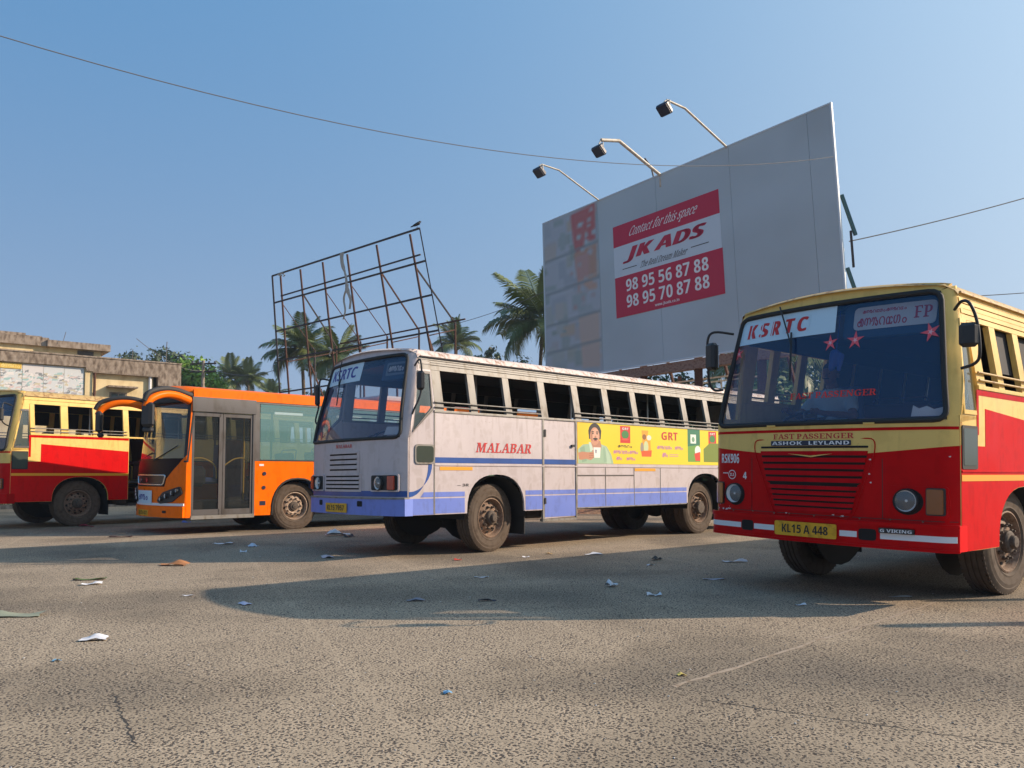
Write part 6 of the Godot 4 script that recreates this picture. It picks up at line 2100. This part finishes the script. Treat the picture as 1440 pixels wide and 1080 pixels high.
# ---------------------------------------------------------------- trees
func frond_meshes() -> Array:
	if store.has("fronds"):
		return store.fronds
	var out: Array = []
	var rng := RandomNumberGenerator.new()
	rng.seed = 21
	for kind in 4:
		var m := MB.new()
		var droop: float = [0.35, 0.75, 1.15, 1.5][kind]
		var p := PackedVector3Array()
		var d := Vector3(1, 0, 0)
		var at := Vector3.ZERO
		var steps := 14
		for k in steps + 1:
			p.append(at)
			var h := float(k) / steps
			var an := -droop * h * h * 1.3
			at += Vector3(cos(an), sin(an), 0) / steps
		m.tint = Color(1.5, 1.25, 0.9)
		m.tube(p, 0.012, 5, 0.004)
		for k in 40:
			var h := 0.12 + 0.88 * (k + 0.5) / 40.0
			var fi := h * steps
			var i := mini(int(fi), steps - 1)
			var c0 := p[i].lerp(p[i + 1], fi - i)
			var dir := (p[i + 1] - p[i]).normalized()
			var ln := 0.27 * sin(clampf(h * 2.6 + 0.25, 0.0, PI * 0.93)) + 0.06
			var tw := 0.75 + 0.5 * rng.randf()
			m.tint = Color(tw, tw, tw * 0.9)
			for s in [-1.0, 1.0]:
				var out_d: Vector3 = (Vector3(0, 0, s) + dir * 0.55 + Vector3(0, rng.randf_range(-0.05, 0.15), 0)).normalized()
				var m1: Vector3 = c0 + out_d * ln * 0.5 + Vector3(0, -0.04 * ln, 0)
				var m2: Vector3 = c0 + out_d * ln * 0.86 + Vector3(0, (-0.38 - 0.25 * kind * 0.5) * ln * rng.randf_range(0.7, 1.3), 0)
				var w := dir * 0.0135
				var nn := out_d.cross(dir).normalized()
				if nn.y < 0:
					nn = -nn
				m.quad(c0 - w * 0.6, c0 + w * 0.6, m1 + w, m1 - w, nn)
				m.flat(m1 - w, m1 + w, m2, nn)
		out.append(m.mesh())
	store.fronds = out
	return out

func palm(at: Vector3, h: float, r: float, bend: Vector3, sd: int, label: String, n := 22, up := 0.0) -> void:
	var o := thing("palm_tree", label, "palm tree", at, 0.0, "coconut palms behind the bus station")
	var rng := RandomNumberGenerator.new()
	rng.seed = sd
	var top := Vector3(bend.x, h, bend.z)
	var m := MB.new()
	var p := PackedVector3Array()
	for k in 11:
		var t := k / 10.0
		p.append(Vector3(bend.x * t * t, h * t, bend.z * t * t))
	m.tube(p, 0.19, 9, 0.11)
	for k in 26:
		var t := k / 26.0
		var q := Vector3(bend.x * t * t, h * t, bend.z * t * t)
		m.lathe(PackedVector2Array([V(lerpf(0.19, 0.11, t), 0.0), V(lerpf(0.205, 0.12, t), 0.03), V(lerpf(0.19, 0.11, t), 0.07)]), Transform3D(Basis(Vector3(1, 0, 0), -PI / 2), q), 9)
	part("trunk", m, M.trunk, o)
	var fr := frond_meshes()
	for k in n:
		var lev := float(k) / n
		var yaw := k * 2.399 + rng.randf_range(-0.25, 0.25)
		var pitch := lerpf(1.25, -0.45, pow(lev, 0.8)) + rng.randf_range(-0.12, 0.12) + up
		var kind := clampi(int(lev * 3.2 + rng.randf_range(-0.5, 0.7)), 0, 3)
		var b := Basis(Vector3.UP, yaw) * Basis(Vector3(0, 0, 1), pitch) * Basis(Vector3(1, 0, 0), rng.randf_range(-0.4, 0.4))
		part("frond", fr[kind], M.frond, o, Transform3D(b.scaled(Vector3.ONE * r * rng.randf_range(0.85, 1.12)), top + Vector3(0, 0.05, 0)))
	m = MB.new()
	for k in 7:
		var an := TAU * k / 7.0
		var c := top + Vector3(cos(an) * 0.22, -0.22 - 0.1 * (k % 2), sin(an) * 0.22)
		m.nets([[c, c + Vector3(0, -0.06, 0), 0.12, 0.10, 0.02]], 0.06, 0.06)
	part("coconut_cluster", m, mk(L(0.10, 0.11, 0.03), 0.6), o)

func bush_tree(called: String, at: Vector3, h: float, rx: float, ry: float, sd: int, col: Color, label: String, clumps := 34, leafy := 70, size := 0.40) -> void:
	var o := thing(called, label, "tree", at, 0.0, "leafy trees behind the bus station")
	var rng := RandomNumberGenerator.new()
	rng.seed = sd
	var m := MB.new()
	m.tube(PackedVector3Array([Vector3.ZERO, Vector3(0.1, h * 0.35, 0), Vector3(0.0, h * 0.75, 0.1), Vector3(0, h, 0)]), 0.22, 8, 0.08)
	var cm := MB.new()
	for k in clumps:
		var dv := Vector3(rng.randfn(), rng.randfn(), rng.randfn()).normalized() * pow(rng.randf(), 0.45)
		var c := Vector3(dv.x * rx, h + dv.y * ry, dv.z * rx)
		if k % 3 == 0:
			m.tube(PackedVector3Array([Vector3(0, h - ry * 0.7, 0), Vector3(c.x * 0.4, lerpf(h - ry * 0.5, c.y, 0.5), c.z * 0.4), c]), 0.07, 5, 0.02)
		var cr := rng.randf_range(0.22, 0.38) * (rx + ry) * 0.5
		var tone := rng.randf_range(0.65, 1.25)
		for q in leafy:
			var e := Vector3(rng.randfn(), rng.randfn() * 0.8, rng.randfn()) * cr * 0.55
			var nn := (e.normalized() + Vector3(rng.randf_range(-0.8, 0.8), rng.randf_range(-0.2, 1.0), rng.randf_range(-0.8, 0.8))).normalized()
			var x := nn.cross(Vector3(rng.randfn(), rng.randfn(), rng.randfn())).normalized()
			var y := nn.cross(x)
			var w := size * rng.randf_range(0.6, 1.2)
			var g := tone * rng.randf_range(0.75, 1.25)
			cm.tint = Color(col.r * g, col.g * g, col.b * g)
			var pp := c + e
			cm.quad(pp - y * w * 0.5, pp + x * w * 0.28, pp + y * w * 0.5, pp - x * w * 0.28, nn)
	part("trunk", m, M.trunk, o)
	var cr2 := part("crown", cm, M.leaf, o)

func plant_trees() -> void:
	palm(Vector3(1.75, 0, -55), 11.8, 4.3, Vector3(0.4, 0, 0.3), 1, "tall coconut palm whose crown shows at the left edge of the pale billboard", 26)
	palm(Vector3(-15.6, 0, -60), 10.6, 3.0, Vector3(-0.3, 0, 0.4), 2, "coconut palm with drooping fronds behind the left half of the bare frame", 26)
	palm(Vector3(-13.0, 0, -57), 9.4, 2.5, Vector3(0.4, 0, 0.2), 3, "coconut palm just above the windscreen of the white bus, behind the bare frame", 22)
	palm(Vector3(-30.6, 0, -85), 11.4, 2.6, Vector3(0.3, 0, 0), 4, "small far palm over the orange bus, leftmost of the three there", 20, 0.2)
	palm(Vector3(-28.0, 0, -85), 11.2, 2.4, Vector3(-0.4, 0, 0), 5, "small far palm over the orange bus, middle one of the three there", 20, 0.3)
	palm(Vector3(-25.8, 0, -84), 9.6, 2.0, Vector3(0.2, 0, 0), 6, "small far palm over the orange bus, lowest of the three there", 20)
	palm(Vector3(-5.8, 0, -80), 14.2, 2.9, Vector3(0.2, 0, 0), 7, "palm with upright fronds above the roof of the white bus, right of the bare frame", 18, 0.35)
	palm(Vector3(13.6, 0, -44), 8.0, 3.4, Vector3(-0.3, 0, 0.2), 8, "palm seen through the left side of the red bus's windscreen", 22)
	palm(Vector3(17.0, 0, -47), 8.4, 3.4, Vector3(0.3, 0, 0.2), 9, "palm seen through the windscreen of the red bus, right of another palm", 22)
	bush_tree("leafy_tree", Vector3(-24.0, 0, -60), 8.0, 2.3, 1.9, 31, Color(0.12, 0.22, 0.02), "bright green leafy tree between the station building and the far palms", 40, 80)
	bush_tree("rain_tree", Vector3(-33.5, 0, -75), 11.7, 3.6, 1.1, 32, Color(0.045, 0.07, 0.03), "dark flat-topped tree rising behind the station building's roof", 34, 70)
	bush_tree("leafy_tree", Vector3(-27.5, 0, -66), 9.0, 1.6, 1.3, 33, Color(0.05, 0.085, 0.03), "dark leafy tree beside the power pole", 20, 60)
	bush_tree("leafy_tree", Vector3(-2.0, 0, -75), 12.0, 1.4, 1.0, 34, Color(0.05, 0.075, 0.035), "small dark treetop above the white bus's roof, left of the tall palm", 14, 50)
	bush_tree("leafy_tree", Vector3(0.3, 0, -70), 9.6, 2.2, 1.6, 35, Color(0.05, 0.08, 0.03), "dark treetop below the tall palm at the edge of the pale billboard", 24, 60)
	bush_tree("leafy_tree", Vector3(8.5, 0, -46), 5.2, 3.4, 2.2, 36, Color(0.035, 0.07, 0.025), "dark leafy tree under the lower edge of the pale billboard", 40, 70)
	bush_tree("leafy_tree", Vector3(13.8, 0, -40), 5.4, 2.8, 2.1, 37, Color(0.065, 0.115, 0.025), "green leafy tree right of the billboard's walkway, seen beside the red bus's mirror", 34, 70)
	palm(Vector3(11.3, 0, -36), 6.4, 2.8, Vector3(0.2, 0, 0.3), 10, "short palm seen through the red bus's side windows, over the white bus's roof", 22)
	bush_tree("leafy_tree", Vector3(10.4, 0, -33.5), 4.0, 2.6, 1.7, 41, Color(0.075, 0.13, 0.03), "leafy bush right behind the right half of the billboard, under a short palm", 36, 70)
	bush_tree("leafy_tree", Vector3(20.0, 0, -43), 6.0, 3.4, 2.4, 38, Color(0.06, 0.10, 0.025), "green leafy tree seen through the red bus's windscreen", 36, 70)
	bush_tree("leafy_tree", Vector3(-18.5, 0, -80), 8.4, 3.0, 1.6, 39, Color(0.05, 0.085, 0.03), "low dark tree behind the foot of the bare frame", 28, 60)

# ---------------------------------------------------------------- poles and wires
func wire(label: String, a: Vector3, b: Vector3, sag: float, r: float) -> void:
	var m := MB.new()
	var p := PackedVector3Array()
	for k in 33:
		var t := k / 32.0
		p.append(a.lerp(b, t) - a + Vector3(0, -4.0 * sag * t * (1.0 - t), 0))
	m.tube(p, r, 5)
	single("overhead_wire", m, M.wire, label, "wire", a, "overhead wires")

func build_poles() -> void:
	var o := thing("utility_pole", "grey utility pole with crossarms between the station building and the orange bus's roof", "utility pole", Vector3(-21.5, 0, -55))
	var m := MB.new()
	m.tube(PackedVector3Array([Vector3.ZERO, Vector3(0, 9.1, 0)]), 0.16, 8, 0.11)
	part("pole", m, M.concrete, o)
	for y in [8.85, 8.3]:
		m = MB.new()
		m.beam(Vector3(-0.9, y, 0), Vector3(0.9, y + 0.05, 0), 0.10, 0.10)
		part("crossarm", m, M.rustdark, o)
		for x in [-0.75, -0.35, 0.4, 0.8]:
			m = MB.new()
			m.lathe(PackedVector2Array([V(0.06, 0), V(0.08, 0.06), V(0.05, 0.09), V(0.07, 0.14), V(0, 0.18)]), Transform3D(Basis(Vector3(1, 0, 0), -PI / 2), Vector3(x, y + 0.05, 0)), 8)
			part("insulator", m, M.grey, o)
	# two posts whose shadows cross the ground at right
	for q in [[Vector3(9.4, 0, -6.85), 3.35, 0.11, "grey concrete post just right of the picture, whose shadow crosses the foreground"], [Vector3(10.2, 0, -8.07), 3.26, 0.08, "thin grey post right of the picture, whose shadow touches the red bus's front wheel"]]:
		m = MB.new()
		m.tube(PackedVector3Array([Vector3.ZERO, Vector3(0, q[1] * 0.97, 0), Vector3(0, q[1], 0)]), q[2], 10, q[2] * 0.5)
		single("concrete_post", m, M.concrete, q[3], "post", q[0])
	wire("long dark wire sagging across the sky from upper left to the billboard", Vector3(-12.11, 8.11, -8.0), Vector3(8.72, 9.78, -21.1), 1.5, 0.008)
	wire("dark wire running from behind the billboard to the right edge of the picture", Vector3(9.3, 7.6, -21.6), Vector3(26, 13.5, -26), 0.35, 0.016)
	wire("thin wire between the bare frame and the tall palm by the billboard", Vector3(-3.0, 7.6, -34.3), Vector3(1.6, 8.6, -31.3), 0.15, 0.012)
	wire("faint wire from the utility pole to the left side of the bare frame", Vector3(-21.5, 8.9, -55), Vector3(-12.4, 6.6, -41.2), 0.5, 0.016)
	wire("short wire above the roof of the red bus at the right edge", Vector3(16.0, 7.5, -28), Vector3(30, 9.4, -30), 0.2, 0.016)
	wire("thin wire over the station roof toward the utility pole", Vector3(-15.0, 6.6, -31.5), Vector3(-21.5, 8.4, -55), 0.4, 0.012)

# ---------------------------------------------------------------- ground and what lies on it
func build_ground() -> void:
	var m := MB.new()
	var xs: Array = [-420.0, -120.0, -40.0, -20.0, -10.0, 0.0, 10.0, 20.0, 40.0, 120.0, 420.0]
	for i in xs.size() - 1:
		for j in xs.size() - 1:
			var p: Array = []
			for q in [[0, 0], [1, 0], [1, 1], [0, 1]]:
				p.append(Vector3(xs[i + q[0]], 0, xs[j + q[1]] - 20.0))
			var uv := func(v: Vector3) -> Vector2: return V(v.x / 1.8, v.z / 1.8).rotated(0.4)
			m.tri(p[0], p[1], p[2], Vector3.UP, Vector3.UP, Vector3.UP, uv.call(p[0]), uv.call(p[1]), uv.call(p[2]))
			m.tri(p[0], p[2], p[3], Vector3.UP, Vector3.UP, Vector3.UP, uv.call(p[0]), uv.call(p[2]), uv.call(p[3]))
	var a := []
	a.resize(Mesh.ARRAY_MAX)
	a[Mesh.ARRAY_VERTEX] = m.v
	a[Mesh.ARRAY_NORMAL] = m.n
	a[Mesh.ARRAY_TEX_UV] = m.t
	var uv2 := PackedVector2Array()
	for v in m.v:
		uv2.append(V(v.x / 19.0, v.z / 19.0))
	a[Mesh.ARRAY_TEX_UV2] = uv2
	var am := ArrayMesh.new()
	am.add_surface_from_arrays(Mesh.PRIMITIVE_TRIANGLES, a)
	var g := StandardMaterial3D.new()
	g.albedo_texture = T.ground
	g.roughness = 0.92
	g.metallic_specular = 0.3
	g.heightmap_enabled = true
	g.heightmap_texture = T.ground_h
	g.heightmap_scale = 0.45
	g.detail_enabled = true
	g.detail_albedo = T.patches
	g.detail_blend_mode = BaseMaterial3D.BLEND_MODE_MUL
	g.detail_uv_layer = BaseMaterial3D.DETAIL_UV_2
	M.ground = g
	struct("ground", am, g)
	# low ridge of dust along a seam, cracks
	var rng := RandomNumberGenerator.new()
	rng.seed = 9
	var dust := mk(L(0.36, 0.29, 0.225), 0.95, {"tex": "grime", "scale": Vector3(2, 2, 2)})
	for q in [[Vector3(3.95, 0, -7.45), Vector3(0.9, 0, -4.5), 0.016, dust], [Vector3(-2.15, 0, -4.35), Vector3(-1.62, 0, -3.5), 0.006, M.under], [Vector3(1.0, 0, -4.25), Vector3(2.2, 0, -3.55), 0.005, M.under]]:
		m = MB.new()
		var rows: Array = []
		var dir: Vector3 = (q[1] - q[0]).normalized()
		var sd := dir.cross(Vector3.UP)
		for k in 41:
			var c: Vector3 = q[0].lerp(q[1], k / 40.0) + sd * rng.randf_range(-0.012, 0.012)
			var w: float = q[2] * rng.randf_range(0.5, 1.2)
			rows.append([c - sd * w + Vector3.UP * 0.001, c + Vector3.UP * (0.001 + 0.12 * w), c + sd * w + Vector3.UP * 0.001])
		m.grid(rows, Vector3(0, -5, -5))
		struct("ground_seam" if q[3] == dust else "ground_crack", m, q[3])
	# loose chippings
	var st := MB.new()
	st.nets([[Vector3(-0.2, 0.1, 0), Vector3(0.2, 0.15, 0.1), 0.38, 0.3, 0.2]], 0.25, 0.1)
	var mm := MultiMesh.new()
	mm.transform_format = MultiMesh.TRANSFORM_3D
	mm.use_colors = true
	mm.mesh = st.mesh()
	mm.instance_count = 3200
	for k in 3200:
		var d := 2.6 + 17.0 * pow(rng.randf(), 1.5)
		var x := rng.randf_range(-0.75, 0.72) * d
		var s := rng.randf_range(0.004, 0.012) * (1.0 + 0.04 * d)
		mm.set_instance_transform(k, Transform3D(Basis.from_euler(Vector3(rng.randf() * 6, rng.randf() * 6, 0)).scaled(Vector3(s, s * 0.7, s)), Vector3(x, s * 0.2, -d)))
		var tone := rng.randf_range(0.12, 0.42)
		mm.set_instance_color(k, Color(tone, tone * 0.9, tone * 0.8) if k % 9 else Color(0.55, 0.54, 0.52))
	var chips := MultiMeshInstance3D.new()
	chips.name = "loose_chippings"
	chips.multimesh = mm
	chips.material_override = mk(L(1, 1, 1), 0.9, {"vc": true})
	add_child(chips)
	tag(chips, "loose chippings and crumbs scattered over the yard's dusty surface", "gravel")
	chips.set_meta("kind", "stuff")
	# brown earth heaped along the far side of the yard
	for q in [[Vector3(5.2, 0, -24.6), 3.6, 1.3, 0.42, 51, "low heap of brown earth seen under the white bus, nearest its rear wheels"], [Vector3(1.6, 0, -27.5), 3.2, 1.4, 0.36, 52, "low heap of brown earth seen under the white bus, left of the other heap"]]:
		m = MB.new()
		var fnz := FastNoiseLite.new()
		fnz.seed = q[4]
		fnz.frequency = 0.9
		var rows: Array = []
		for i in 25:
			var row: Array = []
			for j in 25:
				var x := (i / 24.0 - 0.5) * 2.0
				var z := (j / 24.0 - 0.5) * 2.0
				var r := x * x + z * z
				var h: float = maxf(0.0, 1.0 - r) * q[3] * (1.0 + 0.7 * fnz.get_noise_2d(x * q[1], z * q[2] * 2.0)) + 0.05 * maxf(0.0, 1.0 - r) * fnz.get_noise_2d(x * 12.0, z * 12.0)
				row.append(Vector3(x * q[1], h - 0.02, z * q[2]))
			rows.append(row)
		m.grid(rows, Vector3(0, -6, 0))
		single("earth_heap", m, M.earth, q[5], "earth", q[0])

func scrap(at: Vector3, sx: float, sz: float, yaw: float, lift: float, c: Color, sd: int, label: String, called := "paper_scrap", cat := "litter") -> void:
	var rng := RandomNumberGenerator.new()
	rng.seed = sd
	var m := MB.new()
	var top: Array = []
	for i in 7:
		var row: Array = []
		for j in 7:
			var x := i / 6.0 - 0.5
			var z := j / 6.0 - 0.5
			var edge := maxf(absf(x), absf(z)) * 2.0
			var wob := rng.randf_range(-0.10, 0.10) if edge > 0.9 else rng.randf_range(-0.03, 0.03)
			row.append(Vector3(x * sx * (1.0 + wob), 0.004 + lift * (0.45 + 0.55 * sin(x * 6.0 + sd)) * (0.5 + 0.5 * cos(z * 5.0 + sd * 2.0)) + rng.randf_range(0, lift * 0.35), z * sz * (1.0 + wob)))
		top.append(row)
	m.grid(top, Vector3(0, -10, 0))
	var o := single(called, m, mk(c, 0.75), label, cat, at, "litter on the ground")
	o.rotation.y = yaw

func scatter_litter() -> void:
	var w := L(0.66, 0.66, 0.68)
	scrap(Vector3(-3.0, 0, -5.76), 0.17, 0.12, 0.3, 0.03, w, 1, "crumpled white paper alone on the sunlit foreground at left")
	scrap(Vector3(-2.89, 0, -5.11), 0.05, 0.04, 0.8, 0.012, L(0.12, 0.28, 0.42), 2, "small blue wrapper left of the foreground, below the white paper")
	scrap(Vector3(-0.35, 0, -4.37), 0.055, 0.045, 1.8, 0.015, L(0.16, 0.34, 0.52), 3, "small blue wrapper in the middle of the foreground")
	scrap(Vector3(-4.16, 0, -6.72), 0.42, 0.16, 0.1, 0.03, L(0.26, 0.28, 0.20), 4, "grey-green flattened leaf sheath at the left edge of the foreground", "fallen_leaf")
	scrap(Vector3(-4.75, 0, -9.0), 0.32, 0.10, 0.2, 0.02, L(0.10, 0.16, 0.04), 5, "green fallen leaf at the far left near the shadow's edge", "fallen_leaf")
	scrap(Vector3(-4.52, 0, -8.62), 0.20, 0.10, 0.5, 0.03, w, 6, "white paper scrap below the green leaf at left")
	scrap(Vector3(-4.40, 0, -10.4), 0.36, 0.14, -0.1, 0.06, L(0.42, 0.18, 0.07), 7, "brown dry leaf on the shadow's lower edge at left", "fallen_leaf")
	scrap(Vector3(-2.64, 0, -11.45), 0.16, 0.34, 0.35, 0.02, L(0.72, 0.60, 0.62), 8, "white and red carton lying before the front of the white bus")
	scrap(Vector3(-3.36, 0, -15.4), 0.42, 0.22, 0.5, 0.12, w, 9, "crumpled white bag in the shade left of the white bus's front", "plastic_bag")
	scrap(Vector3(-3.1, 0, -15.1), 0.24, 0.16, 0.9, 0.06, L(0.03, 0.03, 0.035), 10, "dark rag beside the crumpled white bag", "rag")
	scrap(Vector3(-2.0, 0, -16.6), 0.34, 0.10, 0.1, 0.02, w, 11, "white paper strip behind the white bus's bumper")
	scrap(Vector3(-4.9, 0, -13.6), 0.30, 0.16, 0.1, 0.03, w, 12, "white paper in the shade below the orange bus's door")
	scrap(Vector3(-4.26, 0, -13.1), 0.16, 0.14, 0.9, 0.05, L(0.55, 0.6, 0.68), 13, "pale blue scrap in the shade below the orange bus's wheel")
	scrap(Vector3(-4.1, 0, -12.2), 0.14, 0.10, 1.9, 0.03, w, 14, "small white scrap in the shade nearest the sunlit ground")
	scrap(Vector3(-9.6, 0, -18.0), 0.30, 0.16, 0.3, 0.06, L(0.30, 0.03, 0.05), 15, "red cloth scrap on the ground below the far red bus", "rag")
	scrap(Vector3(-8.0, 0, -19.6), 0.20, 0.12, 0.3, 0.04, L(0.16, 0.22, 0.6), 16, "blue scrap between the far red bus and the orange bus")
	scrap(Vector3(-7.4, 0, -15.1), 0.42, 0.14, 0.05, 0.02, L(0.07, 0.035, 0.03), 17, "dark brown bark strip on the sunlit band at left", "bark_strip")
	scrap(Vector3(-3.16, 0, -7.82), 0.10, 0.05, 0.0, 0.01, w, 18, "tiny white scrap left of the tip of the big shadow")
	scrap(Vector3(-2.43, 0, -7.31), 0.13, 0.08, 2.4, 0.02, L(0.50, 0.48, 0.60), 19, "lilac scrap just inside the tip of the big shadow")
	scrap(Vector3(-0.9, 0, -7.52), 0.17, 0.06, 0.1, 0.02, L(0.20, 0.20, 0.24), 20, "grey strip in the big shadow, left of the dark one")
	scrap(Vector3(-0.23, 0, -7.52), 0.16, 0.05, 0.0, 0.02, L(0.03, 0.03, 0.05), 21, "dark strip in the middle of the big shadow")
	scrap(Vector3(1.05, 0, -8.46), 0.11, 0.09, 0.6, 0.07, w, 22, "bright white crumpled scrap in the big shadow under the advertisement")
	scrap(Vector3(1.39, 0, -7.82), 0.14, 0.06, 0.1, 0.03, w, 23, "white scrap in the big shadow, right of the crumpled one and nearer")
	scrap(Vector3(2.28, 0, -9.03), 0.24, 0.06, 0.05, 0.01, L(0.55, 0.58, 0.7), 24, "flat pale strip in the big shadow before the red bus's bumper")
	scrap(Vector3(3.0, 0, -10.8), 0.34, 0.08, 0.05, 0.04, w, 25, "crushed white cup lying by the left corner of the red bus", "paper_cup")
	scrap(Vector3(1.2, 0, -11.8), 0.28, 0.08, 0.2, 0.03, w, 26, "white paper on the far side of the big shadow, under the white bus's rear")
	scrap(Vector3(1.8, 0, -10.4), 0.10, 0.05, 0.3, 0.02, w, 27, "small white scrap in the big shadow beside the dark lump")
	scrap(Vector3(2.0, 0, -11.1), 0.20, 0.10, 0.9, 0.05, L(0.03, 0.03, 0.03), 28, "dark lump among white scraps in the big shadow", "rag")
	scrap(Vector3(0.2, 0, -11.4), 0.12, 0.06, 0.5, 0.02, w, 29, "small white scrap in the shadow near the white bus's door")
	scrap(Vector3(-0.35, 0, -9.2), 0.16, 0.05, 0.1, 0.01, w, 30, "thin white strip in the upper part of the big shadow")
	scrap(Vector3(2.6, 0, -7.24), 0.10, 0.05, 0.1, 0.02, w, 31, "white scrap near the right end of the big shadow")
	scrap(Vector3(3.75, 0, -7.75), 0.24, 0.04, 0.1, 0.01, L(0.45, 0.45, 0.45), 32, "grey strip beside the red bus's front wheel")
	scrap(Vector3(1.0, 0, -4.75), 0.05, 0.04, 0.1, 0.012, L(0.55, 0.45, 0.12), 33, "tiny yellow wrapper on the dusty seam in the foreground")
	scrap(Vector3(0.55, 0, -11.9), 0.10, 0.07, 0.1, 0.02, L(0.45, 0.28, 0.1), 34, "small brown scrap on the far side of the big shadow", "fallen_leaf")
	scrap(Vector3(-0.75, 0, -11.05), 0.10, 0.08, 0.1, 0.02, L(0.5, 0.06, 0.04), 35, "small red scrap by the white bus's front wheel")

func _ready() -> void:
	# camera, sky, sun, exposure
	var cam := Camera3D.new()
	cam.name = "camera"
	add_child(cam)
	cam.position = Vector3(0, 1.185, 0)
	cam.rotation_degrees = Vector3(3.0, 0, 0)
	cam.projection = Camera3D.PROJECTION_FRUSTUM
	cam.near = 0.1
	cam.far = 1500.0
	cam.size = 0.1 * 1080.0 / 1117.0
	cam.frustum_offset = Vector2(0, 0.1 * 68.5 / 1117.0)
	cam.current = true
	var env := Environment.new()
	env.background_mode = Environment.BG_SKY
	var sky := Sky.new()
	var el := deg_to_rad(27.2)
	var az := deg_to_rad(5.0)
	var to_sun := Vector3(cos(az) * cos(el), sin(el), -sin(az) * cos(el))
	# clear sky: deep blue above, pale haze low down, brighter air round the sun
	var air := Image.create(512, 256, false, Image.FORMAT_RGBF)
	for y in 256:
		var up := PI * (0.5 - (y + 0.5) / 256.0)
		for x in 512:
			var round_ := TAU * (x + 0.5) / 512.0
			var d := Vector3(sin(round_) * cos(up), sin(up), -cos(round_) * cos(up))
			var q := pow(1.0 - maxf(d.y, 0.0), 2.5)
			var cl := Vector3(0.030, 0.160, 0.355).lerp(Vector3(0.235, 0.300, 0.405), q)
			var near := 1.0 - d.dot(to_sun)
			cl += Vector3(0.556, 0.575, 0.50) * exp(-2.8 * near) + Vector3(1.2, 1.1, 0.9) * exp(-28.0 * near)
			if d.y < 0.0:
				cl = Vector3(0.20, 0.19, 0.17)
			air.set_pixel(x, y, Color(cl.x, cl.y, cl.z))
	var sm := PanoramaSkyMaterial.new()
	sm.panorama = ImageTexture.create_from_image(air)
	sky.sky_material = sm
	env.sky = sky
	env.tonemap_mode = Environment.TONE_MAPPER_LINEAR
	env.tonemap_exposure = 1.5
	env.fog_enabled = true
	env.fog_density = 0.0006
	env.fog_light_color = Color(0.75, 0.82, 0.90)
	env.sdfgi_enabled = true
	env.ssao_enabled = true
	env.ssil_enabled = true
	var we := WorldEnvironment.new()
	we.name = "environment"
	we.environment = env
	add_child(we)
	var sun := DirectionalLight3D.new()
	sun.name = "sun"
	sun.light_color = Color(1.0, 0.905, 0.80)
	sun.light_energy = 1.25
	sun.light_angular_distance = 0.5
	sun.shadow_enabled = true
	add_child(sun)
	sun.look_at_from_position(to_sun * 50.0, Vector3.ZERO, Vector3.UP)

	make_textures()
	make_materials()
	build_ground()
	build_station()
	build_billboard()
	build_bare_frame()
	build_poles()
	plant_trees()
	build_far_red_bus()
	build_orange_bus()
	build_white_bus()
	var near := build_red_bus()
	build_driver(near)
	scatter_litter()
